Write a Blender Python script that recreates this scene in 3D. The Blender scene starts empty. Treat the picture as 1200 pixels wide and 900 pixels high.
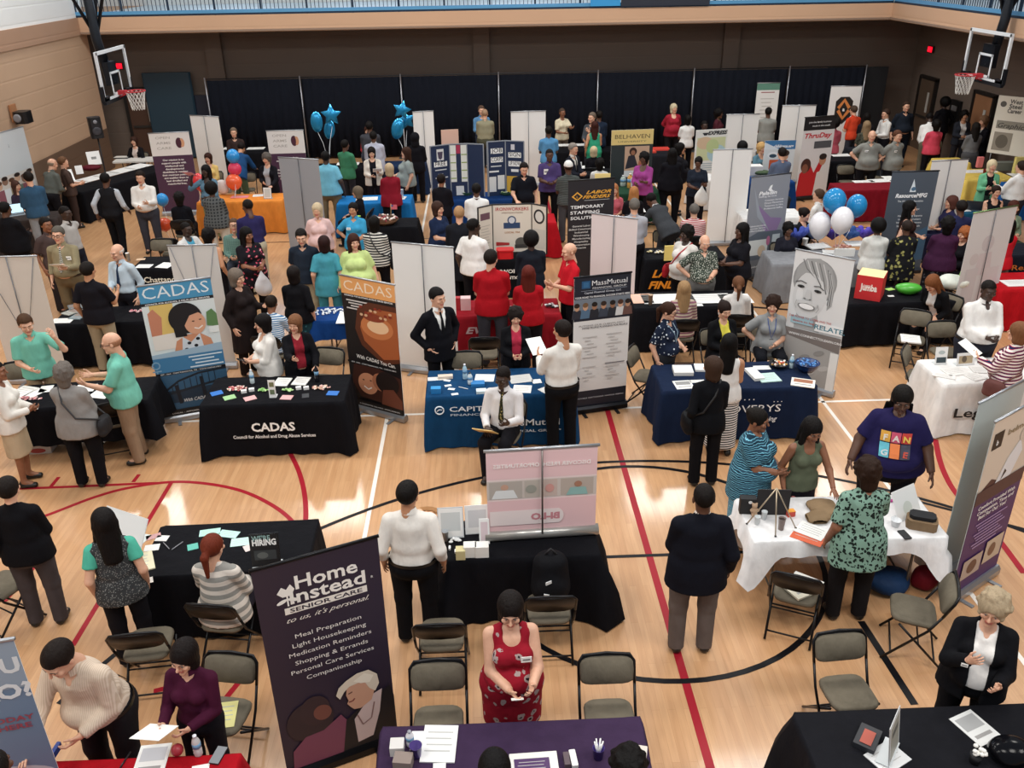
import bpy, math, random
import numpy as np
from mathutils import Vector, Matrix
random.seed(7)
SC = bpy.context.scene
COL = SC.collection
R = math.radians
# ---------------------------------------------------------------- camera (solved from the court lines and the verticals)
FPX, TH, RO, YA, CH = 1026.41, .4605, .0163, .0305, 5.9264
def ray(px, py):
    x = px - 600; y = 450 - py
    c, s = math.cos(RO), math.sin(RO)
    X = x*c + y*s; Y = -x*s + y*c
    dz = Y*math.cos(TH) - FPX*math.sin(TH); dy = Y*math.sin(TH) + FPX*math.cos(TH)
    c, s = math.cos(YA), math.sin(YA)
    return X*c + dy*s, -X*s + dy*c, dz
def at(px, py, z=0.0):
    X, Y, Z = ray(px, py); t = (z - CH)/Z
    return Vector((X*t, Y*t, z))
def cam_setup():
    cd = bpy.data.cameras.new('camera'); cam = bpy.data.objects.new('camera', cd); COL.objects.link(cam)
    cd.sensor_width = 36; cd.lens = FPX/1200*36; cd.clip_start = .05; cd.clip_end = 200
    def d(px, py): return Vector(ray(px, py)).normalized()
    f = d(600, 450); r = (Vector(ray(700, 450)) - Vector(ray(600, 450))).normalized(); u = r.cross(f)
    M = Matrix((r, u, -f)).transposed().to_4x4(); M.translation = Vector((0, 0, CH))
    cam.matrix_world = M
    SC.camera = cam
cam_setup()
SC.view_settings.view_transform = 'Standard'; SC.view_settings.look = 'None'
SC.view_settings.gamma = 1; SC.view_settings.use_curve_mapping = False
SC.view_settings.exposure = -0.14
# ---------------------------------------------------------------- materials
def lin(h):
    h = h.lstrip('#')
    if len(h) == 3: h = ''.join(c*2 for c in h)
    v = [int(h[i:i+2], 16)/255 for i in (0, 2, 4)]
    return tuple((c/12.92 if c <= .04045 else ((c+.055)/1.055)**2.4) for c in v) + (1,)
MC = {}
def nodes(name):
    m = bpy.data.materials.new(name); m.use_nodes = True
    nt = m.node_tree; return m, nt, nt.nodes['Principled BSDF']
def setp(b, **k):
    for a, v in k.items(): b.inputs[a.replace('_', ' ')].default_value = v
def M(h, rough=.6, metal=0.0, kind='', emit=0):
    key = (h, rough, metal, kind, emit)
    if key in MC: return MC[key]
    m, nt, b = nodes('mat_' + h.lstrip('#') + kind)
    setp(b, Base_Color=lin(h), Roughness=rough, Metallic=metal)
    if kind in ('cloth', 'drape', 'hair'): b.inputs['Specular IOR Level'].default_value = .12
    if emit:
        b.inputs['Emission Color'].default_value = lin(h); b.inputs['Emission Strength'].default_value = emit
    N = nt.nodes; L = nt.links
    if kind == 'cloth' or kind == 'hair' or kind == 'skin' or kind == 'drape':
        tc = N.new('ShaderNodeTexCoord'); mp = N.new('ShaderNodeMapping'); L.new(tc.outputs['Object'], mp.inputs[0])
        ns = N.new('ShaderNodeTexNoise'); L.new(mp.outputs[0], ns.inputs['Vector'])
        sc, det, st, ds = {'cloth': (9, 3, .55, .03), 'hair': (60, 2, .8, .01), 'skin': (35, 2, .12, .004), 'drape': (3, 3, .4, .03)}[kind]
        if kind == 'hair': mp.inputs['Scale'].default_value = (1, 1, .15)
        if kind == 'cloth': mp.inputs['Scale'].default_value = (1, 1, .55)
        ns.inputs['Scale'].default_value = sc; ns.inputs['Detail'].default_value = det
        bp = N.new('ShaderNodeBump'); bp.inputs['Strength'].default_value = st; bp.inputs['Distance'].default_value = ds
        L.new(ns.outputs[0], bp.inputs['Height']); L.new(bp.outputs[0], b.inputs['Normal'])
        mx = N.new('ShaderNodeMixRGB'); mx.blend_type = 'MULTIPLY'; mx.inputs[0].default_value = .35
        mx.inputs[1].default_value = lin(h)
        cr = N.new('ShaderNodeValToRGB'); cr.color_ramp.elements[0].position = .3; cr.color_ramp.elements[1].position = .65
        cr.color_ramp.elements[0].color = (.55, .55, .55, 1) if kind != 'skin' else (.85, .75, .72, 1)
        L.new(ns.outputs[0], cr.inputs[0]); L.new(cr.outputs[0], mx.inputs[2]); L.new(mx.outputs[0], b.inputs['Base Color'])
    MC[key] = m; return m
def PAT(kind, c1, c2, sc=1.0, c3=None):
    key = ('pat', kind, c1, c2, sc, c3)
    if key in MC: return MC[key]
    m, nt, b = nodes('fabric_' + kind); N = nt.nodes; L = nt.links
    setp(b, Roughness=.85); b.inputs['Specular IOR Level'].default_value = .15
    tc = N.new('ShaderNodeTexCoord'); o = tc.outputs['Object']
    cr = N.new('ShaderNodeValToRGB'); cr.color_ramp.interpolation = 'CONSTANT'; e = cr.color_ramp.elements
    e[0].color = lin(c1); e[1].color = lin(c2)
    if kind in ('stripe', 'vstripe'):
        w = N.new('ShaderNodeTexWave'); w.bands_direction = 'Z' if kind == 'stripe' else 'X'; w.inputs['Scale'].default_value = 8*sc
        L.new(o, w.inputs['Vector']); L.new(w.outputs[0], cr.inputs[0]); e[1].position = .5
        if c3: x = e.new(.82); x.color = lin(c3)
    elif kind in ('floral', 'leopard', 'dots', 'camo', 'speck'):
        v = N.new('ShaderNodeTexVoronoi'); L.new(o, v.inputs['Vector'])
        v.inputs['Scale'].default_value = {'floral': 11, 'leopard': 26, 'dots': 22, 'camo': 14, 'speck': 45}[kind]*sc
        if kind in ('leopard', 'camo', 'floral'):
            n2 = N.new('ShaderNodeTexNoise'); n2.inputs['Scale'].default_value = 16*sc; L.new(o, n2.inputs['Vector'])
            ad = N.new('ShaderNodeMixRGB'); ad.inputs[0].default_value = .06; L.new(o, ad.inputs[1]); L.new(n2.outputs[1], ad.inputs[2]); L.new(ad.outputs[0], v.inputs['Vector'])
        L.new(v.outputs['Distance'], cr.inputs[0])
        th = {'floral': .3, 'leopard': .42, 'dots': .25, 'camo': .4, 'speck': .3}[kind]
        e[1].position = th
        e[0].color = lin(c2); e[1].color = lin(c1)
        if c3:
            e[0].color = lin(c3); x = e.new(.13); x.color = lin(c2)
    elif kind == 'wave':
        w = N.new('ShaderNodeTexWave'); w.bands_direction = 'Z'; w.inputs['Scale'].default_value = 7*sc; w.inputs['Distortion'].default_value = 3; w.inputs['Detail Scale'].default_value = 2
        L.new(o, w.inputs['Vector']); L.new(w.outputs[0], cr.inputs[0]); e[1].position = .4; x = e.new(.75); x.color = lin(c3 or c1)
    elif kind == 'check':
        ws = []
        for d in 'XZ':
            w = N.new('ShaderNodeTexWave'); w.bands_direction = d; w.inputs['Scale'].default_value = 7*sc; L.new(o, w.inputs['Vector']); ws.append(w)
        mm = N.new('ShaderNodeMath'); mm.operation = 'MULTIPLY'; L.new(ws[0].outputs[0], mm.inputs[0]); L.new(ws[1].outputs[0], mm.inputs[1])
        L.new(mm.outputs[0], cr.inputs[0]); e[1].position = .35
    L.new(cr.outputs[0], b.inputs['Base Color'])
    n = N.new('ShaderNodeTexNoise'); n.inputs['Scale'].default_value = 9; L.new(o, n.inputs['Vector'])
    bp = N.new('ShaderNodeBump'); bp.inputs['Strength'].default_value = .5; bp.inputs['Distance'].default_value = .03
    L.new(n.outputs[0], bp.inputs['Height']); L.new(bp.outputs[0], b.inputs['Normal'])
    MC[key] = m; return m
def fab(spec):
    """'#hex' or 'kind:c1:c2[:scale[:c3]]'"""
    if ':' not in spec: return M(spec, .85, 0, 'cloth')
    p = spec.split(':'); return PAT(p[0], p[1], p[2], float(p[3]) if len(p) > 3 else 1, p[4] if len(p) > 4 else None)
# ---------------------------------------------------------------- object helpers
def tag(o, label=None, cat=None, group=None, kind=None):
    if label: o['label'] = label
    if cat: o['category'] = cat
    if group: o['group'] = group
    if kind: o['kind'] = kind
    return o
def empty(name, loc=(0, 0, 0), rz=0):
    o = bpy.data.objects.new(name, None); COL.objects.link(o); o.location = loc; o.rotation_euler = (0, 0, rz)
    o.empty_display_size = .1; return o
def link(name, me, parent=None):
    o = bpy.data.objects.new(name, me); COL.objects.link(o)
    if parent: o.parent = parent
    return o
class MB:
    """collects faces, builds ONE mesh object"""
    def __init__(s): s.v = []; s.f = []; s.m = []; s.sm = []; s.mats = []
    def mi(s, m):
        if m not in s.mats: s.mats.append(m)
        return s.mats.index(m)
    def add(s, vs, fs, mat, smooth=False, T=None):
        n = len(s.v); k = s.mi(mat)
        for v in vs: s.v.append(tuple(T @ Vector(v)) if T is not None else tuple(v))
        for f in fs: s.f.append([i + n for i in f]); s.m.append(k); s.sm.append(smooth)
        return s
    def box(s, c, d, mat, rz=0, T=None, bev=0):
        x, y, z = [q/2 for q in d]
        if bev:
            b = min(bev, x*.9, y*.9); P = [(-x+b, -y), (x-b, -y), (x, -y+b), (x, y-b), (x-b, y), (-x+b, y), (-x, y-b), (-x, -y+b)]
            vs = [(p[0], p[1], -z) for p in P] + [(p[0], p[1], z) for p in P]
            fs = [list(range(7, -1, -1)), list(range(8, 16))] + [[i, (i+1) % 8, 8+(i+1) % 8, 8+i] for i in range(8)]
        else:
            vs = [(a*x, b*y, e*z) for e in (-1, 1) for a, b in ((-1, -1), (1, -1), (1, 1), (-1, 1))]
            fs = [[3, 2, 1, 0], [4, 5, 6, 7]] + [[i, (i+1) % 4, 4+(i+1) % 4, 4+i] for i in range(4)]
        X = Matrix.Translation(c) @ Matrix.Rotation(rz, 4, 'Z')
        if T is not None: X = T @ X
        return s.add(vs, fs, mat, False, X)
    def tube(s, pts, r, mat, n=8, T=None, rs=None, cap=True):
        pts = [Vector(p) for p in pts]; vs = []; fs = []; up = None
        for i, p in enumerate(pts):
            t = (pts[min(i+1, len(pts)-1)] - pts[max(i-1, 0)]).normalized()
            if up is None: up = Vector((0, 0, 1)) if abs(t.z) < .9 else Vector((1, 0, 0))
            a = t.cross(up).normalized(); b = a.cross(t).normalized(); up = b
            q = rs[i] if rs else r
            for k in range(n):
                w = 2*math.pi*k/n; vs.append(p + (a*math.cos(w) + b*math.sin(w))*q)
        for i in range(len(pts)-1):
            for k in range(n): fs.append([i*n+k, i*n+(k+1) % n, (i+1)*n+(k+1) % n, (i+1)*n+k])
        if cap: fs.append(list(range(n-1, -1, -1))); fs.append([(len(pts)-1)*n+k for k in range(n)])
        return s.add(vs, fs, mat, True, T)
    def lathe(s, prof, mat, n=16, T=None):
        vs = []; fs = []
        for r, z in prof:
            for k in range(n): w = 2*math.pi*k/n; vs.append((r*math.cos(w), r*math.sin(w), z))
        for i in range(len(prof)-1):
            for k in range(n): fs.append([i*n+k, i*n+(k+1) % n, (i+1)*n+(k+1) % n, (i+1)*n+k])
        fs.append(list(range(n-1, -1, -1))); fs.append([(len(prof)-1)*n+k for k in range(n)])
        return s.add(vs, fs, mat, True, T)
    def ell(s, c, r, mat, n=12, T=None, rot=None):
        prof = [(math.sin(math.pi*i/8), -math.cos(math.pi*i/8)) for i in range(9)]; prof[0] = (.02, -1); prof[8] = (.02, 1)
        X = Matrix.Translation(c) @ (rot or Matrix.Identity(4)) @ Matrix.Diagonal((*r, 1))
        if T is not None: X = T @ X
        return s.lathe(prof, mat, n, X)
    def build(s, name, parent=None):
        me = bpy.data.meshes.new(name); me.from_pydata(s.v, [], s.f)
        for m in s.mats: me.materials.append(m)
        me.polygons.foreach_set('material_index', s.m); me.polygons.foreach_set('use_smooth', s.sm)
        me.update(); return link(name, me, parent)
TXC = {}
def text_geo(txt, bold=0, shear=0):
    key = (txt, bold, shear)
    if key not in TXC:
        cu = bpy.data.curves.new('t', 'FONT'); cu.body = txt; cu.size = 1; cu.resolution_u = 2; cu.offset = bold; cu.shear = shear
        cu.align_x = 'CENTER'
        ob = bpy.data.objects.new('t', cu); COL.objects.link(ob); bpy.context.view_layer.update()
        me = ob.to_mesh(); vs = [tuple(v.co) for v in me.vertices]; fs = [list(p.vertices) for p in me.polygons]
        ob.to_mesh_clear(); bpy.data.objects.remove(ob); bpy.data.curves.remove(cu)
        xs = [v[0] for v in vs] or [0, 1]
        TXC[key] = (vs, fs, min(xs), max(xs))
    return TXC[key]
def add_text(mb, txt, T, size, mat, width=None, bold=.012, shear=0, z=.0):
    """text in local XY plane of T, centred; width forces total width"""
    vs, fs, a, b = text_geo(txt, bold, shear)
    sx = size if not width else width/max(b-a, .01)
    mb.add([((v[0]-(a+b)/2)*sx, v[1]*size, z) for v in vs], fs, mat, False, T)
FRONT = Matrix.Rotation(R(90), 4, 'X')   # XY plane -> faces -Y, upright
def art(mb, tx, W, H, items, T, base=.0):
    """flat printed artwork on a W x H panel; T maps panel (x right, y up, z towards the reader)"""
    lay = 0
    for it in items:
        lay += 1; z = base + .0006*lay; k = it[0]
        if k == 'r':
            _, u0, v0, u1, v1, c = it; mb.add([(u0*W, v0*H, z), (u1*W, v0*H, z), (u1*W, v1*H, z), (u0*W, v1*H, z)], [[0, 1, 2, 3]], M(c, .5), False, T)
        elif k == 'e':
            _, cx, cy, rx, ry, c = it[:6]; a = R(it[6]) if len(it) > 6 else 0; P = []
            for i in range(28):
                w = 2*math.pi*i/28; x, y = rx*W*math.cos(w), ry*H*math.sin(w)
                P.append((cx*W + x*math.cos(a)-y*math.sin(a), cy*H + x*math.sin(a)+y*math.cos(a), z))
            mb.add(P, [list(range(28))], M(c, .5), False, T)
        elif k == 'p':
            _, pts, c = it; mb.add([(u*W, v*H, z) for u, v in pts], [list(range(len(pts)))], M(c, .5), False, T)
        elif k == 'l':
            _, pts, w, c = it
            for (a, b), (e, f) in zip(pts, pts[1:]):
                p = Vector((a*W, b*H)); q = Vector((e*W, f*H)); d = (q-p).normalized(); n = Vector((-d.y, d.x))*w/2
                mb.add([(*(p-n), z), (*(q-n), z), (*(q+n), z), (*(p+n), z)], [[0, 1, 2, 3]], M(c, .5), False, T)
        elif k == 't':
            _, s, cx, cy, size, c = it[:6]; o = it[6] if len(it) > 6 else {}
            add_text(tx, s, T @ Matrix.Translation((cx*W, cy*H, z+.0006)) @ Matrix.Rotation(R(o.get('rot', 0)), 4, 'Z'), size, M(c, .5), o.get('w'), o.get('b', .012), o.get('sh', 0))
# ---------------------------------------------------------------- implicit surfaces: one continuous skin per body or garment
def snet(D, o, v):
    """surface nets: D<0 inside; returns verts, quads"""
    ins = D < 0
    cnt = np.zeros(tuple(n-1 for n in D.shape), np.int8)
    nx, ny, nz = cnt.shape
    for a in (0, 1):
        for b in (0, 1):
            for c in (0, 1): cnt += ins[a:a+nx, b:b+ny, c:c+nz]
    act = (cnt > 0) & (cnt < 8)
    idx = -np.ones(cnt.shape, np.int32); I = np.argwhere(act); idx[act] = np.arange(len(I))
    acc = np.zeros((len(I), 3)); num = np.zeros(len(I))
    i, j, k = I.T
    for ax in range(3):
        for a in (0, 1):
            for b in (0, 1):
                s = [0, 0, 0]; o2 = [q for q in range(3) if q != ax]; s[o2[0]] = a; s[o2[1]] = b
                e = list(s); e[ax] = 1
                d0 = D[i+s[0], j+s[1], k+s[2]]; d1 = D[i+e[0], j+e[1], k+e[2]]
                m = (d0 < 0) != (d1 < 0)
                t = np.where(m, d0/np.where(m, d0-d1, 1), 0)
                p = np.zeros((len(I), 3)) + np.array(s); p[:, ax] += t
                acc += p*m[:, None]; num += m
    V = (I + acc/num[:, None])*v + np.array(o)
    Q = []
    for ax in range(3):
        s0 = [slice(1, -1)]*3; s0[ax] = slice(0, -1); s1 = list(s0); s1[ax] = slice(1, None)
        a = ins[tuple(s0)]; b = ins[tuple(s1)]; x = a != b
        E = np.argwhere(x); off = np.ones(3, int); off[ax] = 0; E = E + off
        fl = a[x]
        u = np.zeros(3, int); w = np.zeros(3, int); u[(ax+1) % 3] = 1; w[(ax+2) % 3] = 1
        c0 = E-u-w; c1 = E-w; c2 = E; c3 = E-u
        q = np.stack([idx[tuple(c.T)] for c in (c0, c1, c2, c3)], 1)
        q[~fl] = q[~fl][:, ::-1]
        Q.append(q)
    Q = np.concatenate(Q); Q = Q[(Q >= 0).all(1)]
    return V, Q
class Sdf:
    def __init__(s, k=.03): s.p = []; s.k = k; s.cuts = []
    def cap(s, a, b, ra, rb=None, su=1, flat=False, sub=False, k=None):
        s.p.append((np.array(a, float), np.array(b, float), ra, ra if rb is None else rb, su, flat, sub, k or s.k)); return s
    def ell(s, c, r, sub=False, k=None):
        s.p.append((np.array(c, float), None, np.array(r, float), 0, 1, False, sub, k or s.k)); return s
    def one(s, p, X, Y, Z):
        a, b, ra, rb, su, flat, sub, k = p
        if b is None:
            q = np.sqrt(((X-a[0])/ra[0])**2 + ((Y-a[1])/ra[1])**2 + ((Z-a[2])/ra[2])**2)
            return (q-1)*ra.min()
        d = b-a; L2 = max(d@d, 1e-9)
        h = ((X-a[0])*d[0] + (Y-a[1])*d[1] + (Z-a[2])*d[2])/L2
        t = np.clip(h, 0, 1)
        qx = (X-a[0]-t*d[0])/su; qy = Y-a[1]-t*d[1]; qz = Z-a[2]-t*d[2]
        r = np.sqrt(qx*qx+qy*qy+qz*qz) - (ra+(rb-ra)*t)
        if flat: r = np.maximum(r, (h-1)*math.sqrt(L2))
        return r
    def bounds(s):
        lo = np.full(3, 9.); hi = np.full(3, -9.)
        for a, b, ra, rb, su, *r in s.p:
            if r[1]: continue
            if b is None: l, h = a-ra, a+ra
            else:
                m = max(ra, rb); e = np.array([m*su, m, m]); l, h = np.minimum(a, b)-e, np.maximum(a, b)+e
            lo = np.minimum(lo, l); hi = np.maximum(hi, h)
        return lo, hi
    def mesh(s, v):
        lo, hi = s.bounds(); lo = lo-2.5*v-.01; hi = hi+2.5*v+.01
        n = np.ceil((hi-lo)/v).astype(int)+1
        ax = [lo[i]+np.arange(n[i])*v for i in range(3)]
        D = np.full(n, .5)
        for p in s.p:
            a, b, ra, rb, su, flat, sub, k = p
            if b is None: l, h = a-ra, a+ra
            else:
                m = max(ra, rb); e = np.array([m*su, m, m]); l, h = np.minimum(a, b)-e, np.maximum(a, b)+e
            i0 = np.maximum(((l-k-2*v-lo)/v).astype(int), 0); i1 = np.minimum(((h+k+2*v-lo)/v).astype(int)+2, n)
            if (i1 <= i0).any(): continue
            sl = tuple(slice(x, y) for x, y in zip(i0, i1))
            X = ax[0][sl[0]][:, None, None]; Y = ax[1][sl[1]][None, :, None]; Z = ax[2][sl[2]][None, None, :]
            d = s.one(p, X, Y, Z); c = D[sl]
            if sub:
                hh = np.clip(.5-.5*(c+d)/k, 0, 1); D[sl] = c*(1-hh)+(-d)*hh + k*hh*(1-hh)
            else:
                hh = np.clip(.5+.5*(c-d)/k, 0, 1); D[sl] = c*(1-hh)+d*hh - k*hh*(1-hh)
        if s.cuts:
            X = ax[0][:, None, None]; Y = ax[1][None, :, None]; Z = ax[2][None, None, :]
            for c in s.cuts: D = np.maximum(D, c(X, Y, Z))
        return snet(D, lo, v)
    def val(s, P):
        X, Y, Z = P.T; D = np.full(len(P), .5)
        for p in s.p:
            k = p[7]; d = s.one(p, X, Y, Z)
            if p[6]: hh = np.clip(.5-.5*(D+d)/k, 0, 1); D = D*(1-hh)+(-d)*hh+k*hh*(1-hh)
            else: hh = np.clip(.5+.5*(D-d)/k, 0, 1); D = D*(1-hh)+d*hh-k*hh*(1-hh)
        return D
def npmesh(name, V, Q, mats, mi=None, parent=None):
    me = bpy.data.meshes.new(name); me.vertices.add(len(V)); me.vertices.foreach_set('co', np.ascontiguousarray(V, np.float32).ravel())
    me.loops.add(len(Q)*4); me.loops.foreach_set('vertex_index', np.ascontiguousarray(Q, np.int32).ravel())
    me.polygons.add(len(Q)); me.polygons.foreach_set('loop_start', np.arange(len(Q), dtype=np.int32)*4)
    try: me.polygons.foreach_set('loop_total', np.full(len(Q), 4, np.int32))
    except Exception: pass
    for m in mats: me.materials.append(m)
    if mi is not None: me.polygons.foreach_set('material_index', np.ascontiguousarray(mi, np.int32))
    me.polygons.foreach_set('use_smooth', np.ones(len(Q), bool)); me.update(calc_edges=True)
    return link(name, me, parent)
def join(parts):
    """parts: list of (V,Q,mi) -> V,Q,mi"""
    Vs, Qs, Ms = [], [], []; n = 0
    for V, Q, m in parts:
        Vs.append(V); Qs.append(Q+n); Ms.append(np.full(len(Q), m) if np.isscalar(m) else m); n += len(V)
    return np.concatenate(Vs), np.concatenate(Qs), np.concatenate(Ms)
def rotx(a): c, s = math.cos(a), math.sin(a); return np.array([[1, 0, 0], [0, c, -s], [0, s, c]])
def rotz(a): c, s = math.cos(a), math.sin(a); return np.array([[c, -s, 0], [s, c, 0], [0, 0, 1]])
# head template, head centre at origin, face towards -Y
HEADS = {}
def head_geo(lod, fem):
    if (lod, fem) in HEADS: return HEADS[lod, fem]
    s = Sdf(.02); j = .9 if fem else 1
    s.ell((0, .012, .03), (.075, .094, .086)); s.ell((0, -.02, -.045), (.056*j, .064, .07))
    s.cap((0, -.088, .012), (0, -.108, -.024), .008, .012, k=.012)
    for q in (-1, 1):
        s.cap((q*.012, -.082, .024), (q*.045, -.072, .024), .011, k=.015)
        s.ell((q*.04, -.068, -.02), (.024, .02, .022), k=.015)
        s.ell((q*.077, .012, -.008), (.010, .019, .031), k=.006)
        s.ell((q*.031, -.1, .003), (.017, .016, .011), sub=True, k=.012)
    s.cap((-.018, -.083, -.052), (.018, -.083, -.052), .0075, k=.008); s.cap((-.014, -.082, -.063), (.014, -.082, -.063), .008, k=.008)
    s.ell((0, -.07, -.095), (.026*j, .022, .02), k=.02)
    s.cap((0, .022, -.07), (0, .035, -.17), .05*j, .056*j, k=.03)
    V, Q = s.mesh((.0075, .011, .016)[lod]); C = V[Q].mean(1)
    m = np.zeros(len(Q), int)
    m[(abs(C[:, 0]) < .026) & (C[:, 1] < -.078) & (C[:, 2] < -.045) & (C[:, 2] > -.07)] = 1
    parts = [(V, Q, m)]
    for q in (-1, 1):
        for r, y, mm in ((.0100, -.0775, 2), (.0072, -.0858, 3)):
            e = Sdf().ell((q*.031, y, .003), (r, r*.8, r*.62)); V2, Q2 = e.mesh(.006 if lod == 0 else .008); parts.append((V2, Q2, mm))
        e = Sdf(.005).cap((q*.016, -.093, .023), (q*.046, -.083, .026), .0042, .003); V2, Q2 = e.mesh(.005); parts.append((V2, Q2, 4))
    HEADS[lod, fem] = join(parts); return HEADS[lod, fem]
HANDS = {}
def hand_geo(curl, lod):
    """s = across (thumb side +), n = palm normal, d = along fingers"""
    if (curl, lod) in HANDS: return HANDS[curl, lod]
    s = Sdf(.012)
    s.cap((0, 0, -.03), (0, 0, .01), .024, .026, su=1.15); s.cap((.0, 0, .02), (.0, .002, .078), .0155, .0145, su=2.5)
    for i, (x, L, dd) in enumerate(((.030, .068, .086), (.0105, .076, .09), (-.0095, .071, .088), (-.029, .056, .08))):
        p = np.array([x, 0, dd]); a = R(curl*.35); seg = [L*.45, L*.32, L*.25]; r = .0092-.0006*i
        for q, l in enumerate(seg):
            n = p + np.array([x*.12, math.sin(a)*l, math.cos(a)*l]); s.cap(p, n, r-.0006*q, r-.0006*(q+1), k=.005); p = n; a += R(curl*(.9+.1*i))
    p = np.array([.026, .004, .022]); n = np.array([.056, .016, .056]); s.cap(p, n, .0135, .0105, k=.008); s.cap(n, n+np.array([.008, .012+.0003*curl, .034]), .0102, .0085, k=.005)
    HANDS[curl, lod] = s.mesh((.0048, .0065, .010)[lod]); return HANDS[curl, lod]
# hair templates in head space
HAIR = {}
def hair_geo(st, lod):
    if (st, lod) in HAIR: return HAIR[st, lod]
    s = Sdf(.02); R0 = np.array([.075, .094, .086]); c0 = (0, .012, .03)
    face = lambda z=0.0, w=.062: s.ell((0, -.115, -.03+z), (w, .075, .078), sub=True, k=.012)
    def below(z0, yb=.03):  # nothing below z0 in front of yb
        s.cuts.append(lambda X, Y, Z: np.minimum(z0-Z, yb-Y)*1.0)
    if st in ('short', 'buzz'):
        e = .012 if st == 'short' else .005
        s.ell((0, .016, .036), R0+e); face(.012)
        s.cuts.append(lambda X, Y, Z: np.maximum(-.055-Z, (-.012-Z)+( -.02-Y)*-1.0*0 - np.clip(Y-.0, -.05, .03)*1.4) + 0*X)
    elif st == 'fringe':  # bald on top
        s.ell(c0, R0+.006); face(.03, .09); s.cuts.append(lambda X, Y, Z: np.maximum(Z-.035, -.05-Z)+0*X+0*Y)
        s.cuts.append(lambda X, Y, Z: -.015-Y+0*X+0*Z)
    elif st == 'bob':
        s.ell((0, .018, .036), R0+.02); s.cap((-.035, .02, -.02), (-.045, .015, -.085), .052, .045); s.cap((.035, .02, -.02), (.045, .015, -.085), .052, .045); s.cap((0, .05, 0), (0, .055, -.09), .065, .055, su=1.2); face(0)
    elif st == 'long':
        s.ell((0, .018, .036), R0+.018); s.cap((0, .05, 0), (0, .085, -.3), .06, .045, su=1.7)
        for q in (-1, 1): s.cap((q*.062, 0, 0), (q*.085, -.015, -.2), .03, .03)
        face(.0)
    elif st == 'braids':
        s.ell((0, .018, .036), R0+.018); s.cap((0, .06, 0), (0, .09, -.22), .055, .05, su=1.6); face(0)
        for i in range(9):
            x = (i-4)*.026; s.cap((x, .07, -.1), (x*1.25, .095, -.34-.02*(i % 3)), .015, .011, k=.006)
    elif st == 'curly':
        s.ell((0, .02, .035), R0+.028); face(-.005)
        rr = random.Random(3)
        for i in range(42):
            a = rr.uniform(0, 2*math.pi); h = rr.uniform(-.6, 1); w = math.sqrt(max(0, 1-h*h)); p = (w*math.cos(a)*.098, .02+w*math.sin(a)*.112, .035+h*.105)
            if p[1] < -.05 and p[2] < .08: continue
            s.ell(p, (.022, .022, .02), k=.01)
        s.cap((0, .06, -.02), (0, .06, -.1), .06, .05, su=1.4)
    elif st == 'afro':
        s.ell((0, .03, .045), R0+.045); face(-.01)
    elif st == 'pony':
        s.ell((0, .016, .036), R0+.011); face(.005); s.cap((0, .1, .03), (0, .14, -.02), .028, .03); s.cap((0, .14, -.02), (0, .125, -.2), .032, .016)
        s.cuts.append(lambda X, Y, Z: np.minimum(-.05-Z, .05-Y)+0*X)
    elif st == 'bun':
        s.ell((0, .016, .036), R0+.011); face(.005); s.ell((0, .1, .07), (.04, .036, .036))
        s.cuts.append(lambda X, Y, Z: -.055-Z+0*X+0*Y)
    elif st == 'hood':
        s.ell((0, .02, .03), R0+.03); s.cap((0, .03, -.03), (0, .03, -.13), .08, .09, su=1.1); face(-.005, .058)
    elif st == 'cap':
        s.ell((0, .012, .045), R0+.012); s.cuts.append(lambda X, Y, Z: .025-Z+0*X+0*Y)
        s2 = Sdf(.01); s2.cap((0, -.07, .04), (0, -.14, .028), .009, .007, su=8); 
    v = (.0085, .012, .017)[lod]
    V, Q = s.mesh(v)
    if st == 'cap': V, Q, _ = join([(V, Q, 0), (*s2.mesh(.009), 0)])
    HAIR[st, lod] = (V, Q); return V, Q
SKIN = {'L': '#d9a88c', 'T': '#bf8a68', 'B': '#8a5a40', 'D': '#5a3a2a', 'K': '#3e2a20'}
ARMS = {  # wrist target relative to the shoulder: outward, forward, up; elbow pole: outward, forward, up
 'down': ((.05, .04, -.50), (.3, -1, 0)), 'front': ((-.12, .27, -.30), (.6, -.6, -.6)), 'hold': ((-.04, .34, -.2), (.4, -.5, -1)),
 'high': ((-.06, .30, -.06), (.5, 0, -1)), 'hip': ((-.03, .03, -.36), (1, -.35, .1)), 'table': ((.02, .36, -.36), (.5, -1, 0)),
 'up': ((.12, .22, .10), (.6, 0, -1)), 'chin': ((-.1, .22, .02), (.4, .2, -1)), 'cross': ((-.26, .2, -.25), (.7, 0, -1)),
 'back': ((-.1, -.14, -.40), (1, -.6, 0)), 'reach': ((-.02, .48, -.12), (.3, 0, -1)), 'lap': ((-.05, .30, -.32), (.5, -.8, -.4)),
 'far': ((.0, .50, -.26), (.3, 0, -1)), 'side': ((.25, .1, -.40), (.5, -1, 0)), 'pock': ((.0, .06, -.42), (.8, -.8, 0)), 'swing': ((.06, .2, -.45), (.3, -1, 0)), 'swingb': ((.06, -.14, -.46), (.3, -1, 0))}
PLACED = []
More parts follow.
